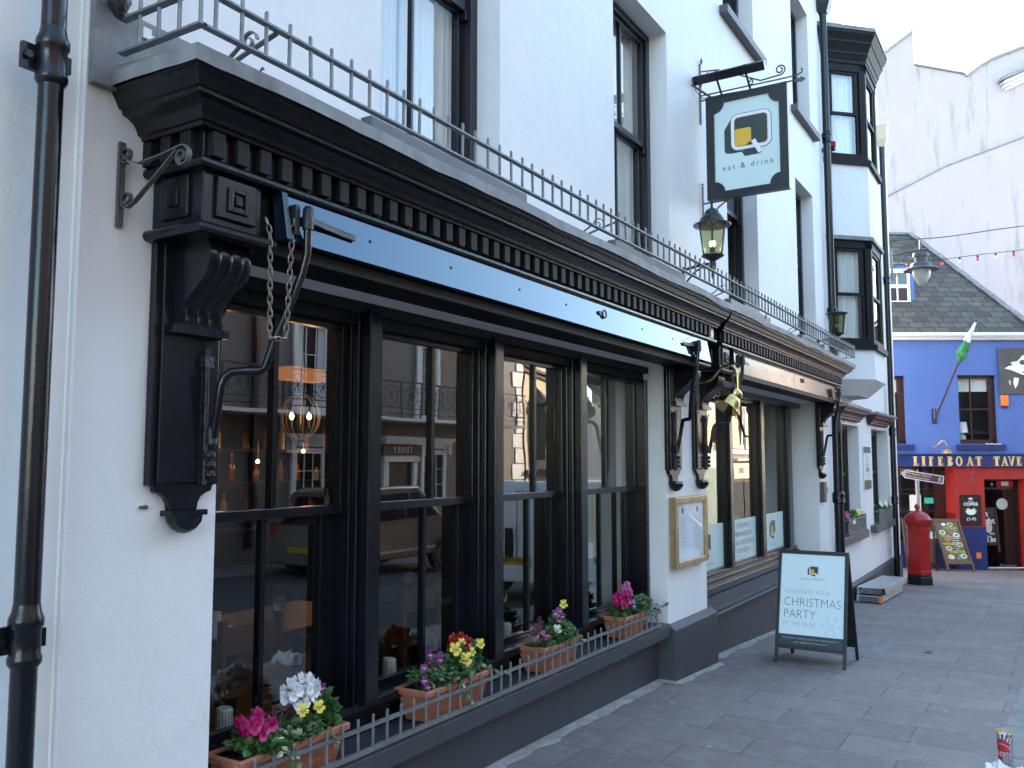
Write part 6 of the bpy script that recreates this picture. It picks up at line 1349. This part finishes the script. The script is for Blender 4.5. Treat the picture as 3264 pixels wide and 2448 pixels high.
for k, (dz, dn, h) in enumerate(((0, .12, .10), (.10, .2, .12), (.22, .30, .10))): m.prism([(u0+.05-.06*k, z0+dz, 0), (20.0, z0+dz+s*2.7*.0+.0+.72, 0), (20.0, z0+dz+h+.72, 0), (u0+.05-.06*k, z0+dz+h, 0)], (0, 0, dn))
m.use('cement').prism([(u0-.2, z0+.32, 0), (20.0, z0+1.04, 0), (20.0, z0+1.22, 0), (u0-.1, z0+.5, 0)], (0, 0, .34)); m.build('moulding', pk)

# ------------------------------------------------------------------ string of bulbs and a loose cable
st = thing('string_lights', 'string of red and white festoon bulbs crossing above the street', 'string lights', (23.5, 2.77, 4.8))
PTS = [Vector(p) for p in ((22.96, 3.35, 4.79), (23.478, 2.77, 4.85), (23.928, 2.03, 4.955), (24.156, 1.655, 5.02), (24.388, 1.274, 5.075), (24.624, .885, 5.127), (24.856, .503, 5.18), (25.1, .1, 5.235), (25.6, -.75, 5.36), (27.2, -3.4, 5.8), (28.6, -5.2, 6.1))]
m = MB('ink'); m.tube(PTS, .008, 5); m.build('wire', st)
for k, (i, c) in enumerate(((1, 'redlight'), (2, 'redlight'), (3, 'pvc'), (4, 'redlight'), (5, 'pvc'), (6, 'redlight'), (7, 'pvc'), (8, 'redlight'))):
    p = PTS[i]; m = MB('ink', c); m.lathe([(.022, -.08), (.026, -.03), (.012, 0)], p, 8); m.build('lamp_holder', st); m = MB('pinklens' if False else ('bulb_red' if c == 'redlight' else 'pvc'))
    if c == 'redlight' and 'bulb_red' not in M: M['bulb_red'] = mat('red_bulb_glass', (.75, .07, .09), .2, .05)
    m.ball(p+Vector((0, 0, -.105)), .038, 8, (1, 1, 1.15)); m.build('bulb', st, smooth=True)
cb = MB('ink'); PB_ = [Vector(p) for p in ((28.0, 3.9, 6.55), (28.822, 2.642, 6.654), (29.146, 2.109, 6.724), (29.796, 1.04, 6.914), (30.242, .306, 7.03), (30.7, -.5, 7.17), (32, -2.6, 7.5), (33.6, -5.2, 7.9))]
cb.tube(PB_, .014, 5); tag(cb.build('overhead_cable', org=PB_[1]), 'dark overhead cable in front of the pink wall', 'cable')

# ------------------------------------------------------------------ litter at the kerb
X, Y = 6.62, .318; zc = gz(X)+.004
cp_ = thing('chip_cup', 'striped paper chip cup with a red oval left standing at the kerb', 'cup', (X, Y, zc)); H = .232; lean = Vector((0, 0, 0))
m = MB('logo_white'); n = 48; vs = []
for i in range(7):
    t_ = i/6; r = .039+.007*t_
    for j in range(n): a = 2*pi*j/n; vs.append(Vector((X+r*cos(a), Y+r*sin(a), zc+H*t_+(.006*cos(a-2.2) if i == 6 else 0)))+lean*t_)
m.add(vs, [(i*n+j, i*n+(j+1) % n, (i+1)*n+(j+1) % n, (i+1)*n+j) for i in range(6) for j in range(n)]); m.use('cuplining')
m.add([Vector((X+.040*cos(2*pi*j/n), Y+.040*sin(2*pi*j/n), zc+H*.86)) for j in range(n)], [tuple(range(n))])
m.add([v for v in vs[6*n:]]+[Vector((X+.042*cos(2*pi*j/n), Y+.042*sin(2*pi*j/n), zc+H*.86))+lean for j in range(n)], [(j, (j+1) % n, n+(j+1) % n, n+j) for j in range(n)])
m.build('card', cp_, smooth=True)
a0 = math.atan2(-Y, -X)-.45      # the print faces a little left of the street side
def cw(s, z, o=.0008): r = .039+.007*(z/H)+o; a = a0+s/.043; return (X+r*cos(a), Y+r*sin(a), zc+z)
def curved(mb, pts, o=.0008):
    mb.add([cw(x, z, o) for x, z in pts], [tuple(range(len(pts)))])
m = MB('cupblue'); cz = .098
for k in range(30):
    a, b = 2*pi*k/30, 2*pi*(k+.5)/30
    def edge(t):
        c, s = cos(t), sin(t); q = min(.134/abs(c) if abs(c) > 1e-6 else 9, ((H-.012-cz) if s > 0 else cz-.003)/abs(s) if abs(s) > 1e-6 else 9); return q
    for i in range(8):
        ra0, ra1 = [.055+(edge(a)-.055)*(i+d)/8 for d in (0, 1)]; rb0, rb1 = [.055+(edge(b)-.055)*(i+d)/8 for d in (0, 1)]
        curved(m, [(ra0*cos(a), cz+ra0*sin(a)), (ra1*cos(a), cz+ra1*sin(a)), (rb1*cos(b), cz+rb1*sin(b)), (rb0*cos(b), cz+rb0*sin(b))])
m.build('rays', cp_)
m = MB('cupred'); NN = 28
for i in range(6):
    for k in range(NN): a, b = 2*pi*k/NN, 2*pi*(k+1)/NN; r0, r1 = i/6, (i+1)/6; curved(m, [(.052*r0*cos(a), cz+.058*r0*sin(a)), (.052*r1*cos(a), cz+.058*r1*sin(a)), (.052*r1*cos(b), cz+.058*r1*sin(b)), (.052*r0*cos(b), cz+.058*r0*sin(b))], .0014)
for k in range(12): a, b = radians(40+100*k/12), radians(40+100*(k+1)/12); curved(m, [(.058*cos(a), cz+.064*sin(a)), (.058*cos(b), cz+.064*sin(b)), (.062*cos(b), cz+.092*sin(b)), (.062*cos(a), cz+.092*sin(a))], .0016)
m.build('red_oval', cp_)
m = MB('logo_white'); tv_, tf_ = text_geo('ASSO', .042, .012); m.add([cw(p.x*.85+.004, cz-.004+p.y, .0022) for p in tv_], tf_); m.build('lettering', cp_)
m = MB('chips')
for k in range(7): p = Vector((X+RND.gauss(-.01, .018), Y+RND.gauss(0, .018), zc+H*.84)); m.tube([p, p+Vector((RND.gauss(0, .02), RND.gauss(0, .02), .05))], .008, 4)
m.build('chips', cp_)
m = MB('paper', 'lead')
def crum(c, rx, ry, h, seed, mm):
    m.use(mm); c = Vector(c)
    def f(u, v):
        a = u*2*pi; r = v; k = .7+.5*noise.noise((cos(a)*1.5+seed, sin(a)*1.5, v*2)); return c+Vector((rx*r*cos(a)*k*1.3, ry*r*sin(a)*k*1.3, h*(1-r*r)*(1+.9*noise.noise((cos(a)*r*3, sin(a)*r*3, seed)))+.004+.012*abs(noise.noise((a, r*5, seed)))))
    m.sheet(f, 26, 9)
crum((6.34, .345, gz(6.34)), .10, .13, .085, 2.3, 'paper'); crum((6.40, .30, gz(6.4)), .05, .05, .125, 5.1, 'lead'); crum((6.30, .24, gz(6.3)), .07, .09, .08, 8.7, 'paper')
tag(m.build('crumpled_wrapper', org=(6.34, .32, gz(6.34))), 'crumpled white chip paper lying in front of the striped cup', 'litter')

# ------------------------------------------------------------------ across the street: seen as reflections in the glass
gh = thing('grey_house', 'grey pebbledashed house across the street with an iron balcony, seen in the windows', 'building', (12, -8.8, -2.2))
def facing(x, y=-8.8): return frame3((x, y, 0), (-1, 0, 0), (0, 0, 1))     # local u runs towards -X
m = MB('grey_wall'); m.box(-6, 25.9, -16, -8.8, -3, 6.2); m.build('wall', gh)
m = MB('grey_wall'); m.box(-16, 5.2, -16, -8.6, -3, 13); m.build('unseen_shade_block', gh)
m = MB('slates'); m.prism([(-6.3, -8.5, 6.2), (-6.3, -12.4, 8.3), (-6.3, -16, 6.2)], (32.5, 0, 0)); m.build('roof', gh)
m = MB('white_lite')
for k in range(16): z = -2.2+.52*k; w_ = .55 if k % 2 else .35; m.box(25.9-w_, 25.92, -8.83, -8.77, z, z+.48)
m.build('quoins', gh)
for x, z0, z1, ped in [(15.73, -1.2, .2, 1), (20.83, -1.2, .2, 1), (11.2, -1.2, .2, 1), (6.6, -1.2, .2, 1), (24.0, -1.1, .2, 0)]+[(x, 1.2, 3.3, 0) for x in (6.6, 11.2, 15.73, 20.5, 24.0)]+[(x, 4.1, 5.6, 0) for x in (6.6, 11.2, 15.73, 20.5, 24.0)]:
    m = MB('white_lite'); m.frame(x-.58, x+.58, z0-.05, z1+.08, .14, -8.80, -8.72)
    for b in (-.15, .15): m.box(x+b-.012, x+b+.012, -8.80, -8.765, z0, z1)
    for b in (.33, .66): m.box(x-.46, x+.46, -8.80, -8.765, z0+(z1-z0)*b-.012, z0+(z1-z0)*b+.012)
    if ped:
        m.box(x-.85, x+.85, -8.8, -8.52, z1+.34, z1+.42); m.box(x-.80, x+.80, -8.8, -8.60, z1+.26, z1+.34); m.box(x-.7, x+.7, -8.8, -8.70, z1+.12, z1+.26)
        for s in (-.66, .66): m.box(x+s-.07, x+s+.07, -8.8, -8.60, z1-.05, z1+.26)
    w = m.build('window', gh); g = MB('dkglass'); g.box(x-.45, x+.45, -8.81, -8.785, z0, z1)
    if z0 > 1: g.use('curtain'); g.box(x-.44, x-.22, -8.786, -8.784, z0, z1); g.box(x+.22, x+.44, -8.786, -8.784, z0, z1)
    g.build('pane', w)
m = MB('white_lite'); x = 19.2; m.frame(x-.75, x+.75, -2.3, .15, .2, -8.80, -8.66); m.box(x-1.0, x+.72, -8.8, -8.4, .52, .62); m.box(x-.9, x+.9, -8.8, -8.5, .42, .52); m.box(x-.8, x+.8, -8.8, -8.6, -.05, .08); d = m.build('entrance', gh); m = MB('ink'); m.box(x-.55, x+.55, -8.81, -8.75, -2.3, -.05); m.box(x-.85, x+.85, -8.72, -8.62, .12, .40); m.build('door_panel', d); t = MB('logo_white'); text(t, 'TENBY', facing(x, -8.62), 0, .26, .24, .004, bold=.01, space=1.3); t.build('lettering', d)
bc = MB('white_lite'); bc.box(2, 24.6, -8.8, -7.8, 1.02, 1.10); b = bc.build('balcony', gh); m = MB('iron_black')
for z in (1.2, 1.35, 2.02): m.box(2, 24.6, -7.86, -7.84, z, z+.025)
m.box(2, 24.6, -7.87, -7.83, 2.02, 2.06)
x = 2.2
while x < 24.5:
    m.box(x-.015, x+.015, -7.865, -7.835, 1.1, 2.04); c = (x+.42, -7.85, 1.68)
    m.tube([(c[0]+.26*cos(q), -7.85, c[2]+.26*sin(q)) for q in [2*pi*i/16 for i in range(17)]], .012, 4, False)
    for q in range(6): a = 2*pi*q/6; m.tube([c, (c[0]+.1*cos(a-.3), -7.85, c[2]+.1*sin(a-.3)), (c[0]+.17*cos(a), -7.85, c[2]+.17*sin(a))], .011, 4, False)
    for sx in (-.36, .36): m.tube([(c[0]+sx*.95+.07*cos(q), -7.85, 1.85+.07*sin(q)) for q in [2*pi*i/10 for i in range(11)]], .010, 4, False); m.tube([(c[0]+sx*.95+.08*cos(q), -7.85, 1.5+.08*sin(q)) for q in [2*pi*i/10 for i in range(11)]], .010, 4, False)
    x += .84
m.build('balcony_railing', b)
m = MB('black_plain'); m.box(13.9, 14.0, -8.8, -8.65, -2, 6); m.box(18.0, 18.12, -8.8, -8.65, 0, 6); m.build('downpipe', gh)
m = MB('black_plain'); m.box(22.2, 22.5, -8.8, -8.7, .4, .8); m.use('redlight').box(22.25, 22.45, -8.7, -8.66, .45, .75); m.build('alarm', gh)
cr_ = thing('cream_house', 'sunlit cream house with a tile-hooded bay across the street, seen in the windows', 'building', (26, -9, -2.5))
CT = frame3((25.95, -8.95, 0), (-cos(.31), sin(.31), 0), (0, 0, 1))
m = MB('cream'); m.T = CT; m.box(-9, 0, -3.2, 6.4, -5, 0); m.T = None; m.build('wall', cr_)
m = MB('sill_paint'); m.T = CT; m.box(-9, .05, 3.1, 3.25, 0, .12); m.box(-9, .05, 3.25, 3.35, 0, .25); m.box(-9, .05, -.5, -.35, 0, .3); m.T = None; m.build('string_course', cr_)
m = MB('sill_paint'); m.T = CT; m.box(-3.4, -1.9, .0, 2.0, 0, .6); m.prism([(-3.6, 2.0, 0), (-1.7, 2.0, 0), (-1.7, 2.0, .75), (-3.6, 2.0, .75)], (0, .08, 0)); m.add([(-3.6, 2.08, 0), (-1.7, 2.08, 0), (-1.7, 2.08, .75), (-3.6, 2.08, .75), (-2.65, 2.75, 0)], [(0, 1, 4), (1, 2, 4), (2, 3, 4), (3, 0, 4)]); m.T = None; o = m.build('bay', cr_); g = MB('ceramic'); g.T = CT; g.box(-3.05, -2.25, .15, .95, .6, .615); g.box(-3.05, -2.25, 1.02, 1.85, .6, .615); g.T = None; g.build('bay_window', o)
m = MB('black_plain'); m.T = CT; m.box(-.5, -.4, -3, 6, 0, .1); m.T = None; m.build('downpipe', cr_)
sh = thing('white_shop', 'sunlit white shop across the street, seen in the second shop window', 'building', (31, -5.2, -3)); m = MB('white'); m.box(34, 38, -12, -5.2, -4, 2.4); m.build('wall', sh)
m = MB('teal_paint' if False else 'teal'); M['teal_paint'] = mat('sea_green_paint', (.16, .30, .30), .5, .1); m.mats = ['teal_paint']; m.box(33.9, 38, -5.2, -5.0, -4, -.35); m.build('shopfront', sh)
m = MB('white_lite'); m.box(35.2, 36.2, -5.2, -5.14, .6, 2.0); m.use('dkglass').box(35.3, 36.1, -5.15, -5.12, .7, 1.9); m.build('window', sh); m = MB('redlight', 'logo_white'); m.box(36.5, 37.3, -5.2, -4.9, .6, 1.3); m.build('hanging_board', sh)
ps = thing('pink_shop', 'dusty pink shop across the street with a white fascia, seen in the second shop window', 'building', (42, -5.2, -3.5)); m = MB('pinkshop'); m.box(38, 60, -12, -5.2, -5, 5.5); m.build('wall', ps)
m = MB('white_lite'); m.box(38.1, 60, -5.2, -5.1, .25, .45); m.box(38.1, 60, -5.2, -4.8, -.05, .05)
for x in (39.2, 41.4, 43.6, 46.5, 50): m.frame(x-.9, x+.9, .5, 2.9, .16, -5.2, -5.1)
m.build('trim', ps); g = MB('dkglass')
for x in (39.2, 41.4, 43.6, 46.5, 50): g.box(x-.75, x+.75, -5.19, -5.16, .65, 2.75)
for x in (38.6, 41.4, 44.2, 47, 50): g.box(x-1.3, x+1.3, -5.19, -5.12, -3.2, -1.0)
g.build('windows', ps); m = MB('ceramic'); m.box(38.2, 43.5, -5.19, -5.0, -.85, -.15); f = m.build('shop_fascia', ps); t = MB('cupred', 'text_grey'); t.use('text_grey'); text(t, 'john', facing(39.4, -5.0), 0, -.45, .55, .01, bold=.01); text(t.use('cupred'), 'francis', facing(41.2, -5.0), 0, -.45, .55, .01, bold=.01); t.build('lettering', f)
# vehicles
def vehicle(name, label, cat, x0, y0, ln, wd, side, roof_in, paint, zroad, sill, glasses, wheels, wr, hatch):
    """side: outline (x, z) from the rear; body narrows above the belt line"""
    t = thing(name, label, cat, (x0+ln/2, y0, zroad)); m = MB(paint); Zt = max(z for _, z in side); zb_ = roof_in[1]
    def yy(z, s): return y0+s*(wd/2-(roof_in[0]*max(0, (z-zb_))/(Zt-zb_)))
    n = len(side); vs = [(x0+x, yy(z, s), zroad+z) for s in (-1, 1) for x, z in side]
    m.add(vs, [tuple(range(n-1, -1, -1)), tuple(range(n, 2*n))]+[(i, (i+1) % n, n+(i+1) % n, n+i) for i in range(n)]); m.build('body', t, bevel=.05, smooth=True)
    g = MB('dkglass')
    for P in glasses:
        for s in (-1, 1): g.add([(x0+x, yy(z, s)+s*.006, zroad+z) for x, z in P], [tuple(range(len(P))) if s > 0 else tuple(reversed(range(len(P))))])
    g.build('side_window', t)
    for wx in wheels:
        for s in (-1, 1):
            y = y0+s*(wd/2-.10); k = MB('tyre'); k.lathe([(wr*.6, -.11), (wr*.94, -.11), (wr, -.06), (wr, .06), (wr*.94, .11), (wr*.6, .11)], (x0+wx, y, zroad+wr), 24, ax=(0, s, 0)); q = k.build('wheel', t, smooth=True)
            k = MB('alu'); k.lathe([(wr*.6, .10), (wr*.55, .112), (wr*.2, .09), (wr*.12, .115), (.01, .118)], (x0+wx, y, zroad+wr), 20, ax=(0, s, 0)); k.build('rim', q, smooth=True)
            a = MB('ink'); a.lathe([(wr*1.14, .0), (wr*1.14, .004)], (x0+wx, y0+s*(wd/2+.001), zroad+wr), 24, ax=(0, s, 0)); a.build('wheel_arch', t)
    return t, yy
zr_ = gz(16)-.12
mv, yy = vehicle('parked_car', 'grey beige people carrier parked across the street, seen in the windows', 'car', 13.4, -6.6, 4.7, 1.85, [(0, .35), (.02, .95), (.12, 1.15), (.42, 1.85), (.7, 1.95), (2.9, 1.95), (3.75, 1.28), (4.5, 1.08), (4.68, .85), (4.7, .35)], (.16, 1.15), 'silver_car', zr_, .35,
                 [[(.30, 1.22), (.55, 1.78), (1.35, 1.80), (1.35, 1.22)], [(1.45, 1.22), (1.45, 1.80), (2.4, 1.80), (2.4, 1.22)], [(2.5, 1.22), (2.5, 1.80), (2.85, 1.80), (3.55, 1.26)]], (.95, 3.75), .34, 0)
m = MB('alu'); m.box(13.5, 18.0, -5.685, -5.665, zr_+.50, zr_+.56); m.build('side_moulding', mv); m = MB('redlight'); m.box(13.42, 13.5, -5.82, -5.70, zr_+.8, zr_+1.2); m.box(13.42, 13.5, -7.5, -7.38, zr_+.8, zr_+1.2); m.build('tail_light', mv); m = MB('plate'); m.box(13.37, 13.40, -6.9, -6.3, zr_+.62, zr_+.75); m.build('number_plate', mv); m = MB('dkglass'); m.add([(13.51, -5.95, zr_+1.2), (13.51, -7.25, zr_+1.2), (13.78, -7.15, zr_+1.78), (13.78, -6.05, zr_+1.78)], [(0, 1, 2, 3)]); m.build('rear_window', mv)
zv = gz(13)-.12
vn, yy = vehicle('parked_van', 'white van parked nose downhill beside the kerb, its rear seen in the windows', 'van', 13.05, -1.15, 4.6, 1.9, [(0, .38), (.0, .75), (.03, 1.15), (.16, 1.85), (.34, 2.02), (3.0, 2.02), (3.75, 1.35), (4.4, 1.08), (4.58, .85), (4.6, .38)], (.14, 1.2), 'white_van', zv, .38, [[(2.4, 1.3), (2.4, 1.85), (2.95, 1.85), (3.5, 1.35)]], (.9, 3.8), .34, 0)
m = MB('plate'); m.box(13.020, 13.040, -1.45, -.85, zv+.60, zv+.74); q = m.build('number_plate', vn); t = MB('ink'); text(t, 'BN05 NFM', frame3((13.020, -1.15, zv+.67), (0, -1, 0), (0, 0, 1)), 0, 0, .105, .003, bold=.008); t.build('lettering', q)
m = MB('white_van'); m.box(12.950, 13.100, -2.08, -.22, zv+.32, zv+.60); m.build('bumper', vn, bevel=.03); m = MB('ink'); m.box(13.035, 13.050, -1.152, -1.146, zv+.6, zv+1.9); m.box(13.020, 13.050, -1.35, -1.22, zv+.72, zv+1.22); m.box(13.010, 13.050, -1.25, -1.05, zv+1.80, zv+1.85); m.build('rear_door_seam', vn); m = MB('redlight'); m.box(13.035, 13.090, -2.08, -1.98, zv+.75, zv+1.2); m.box(13.035, 13.090, -.32, -.22, zv+.75, zv+1.2); m.build('tail_light', vn)
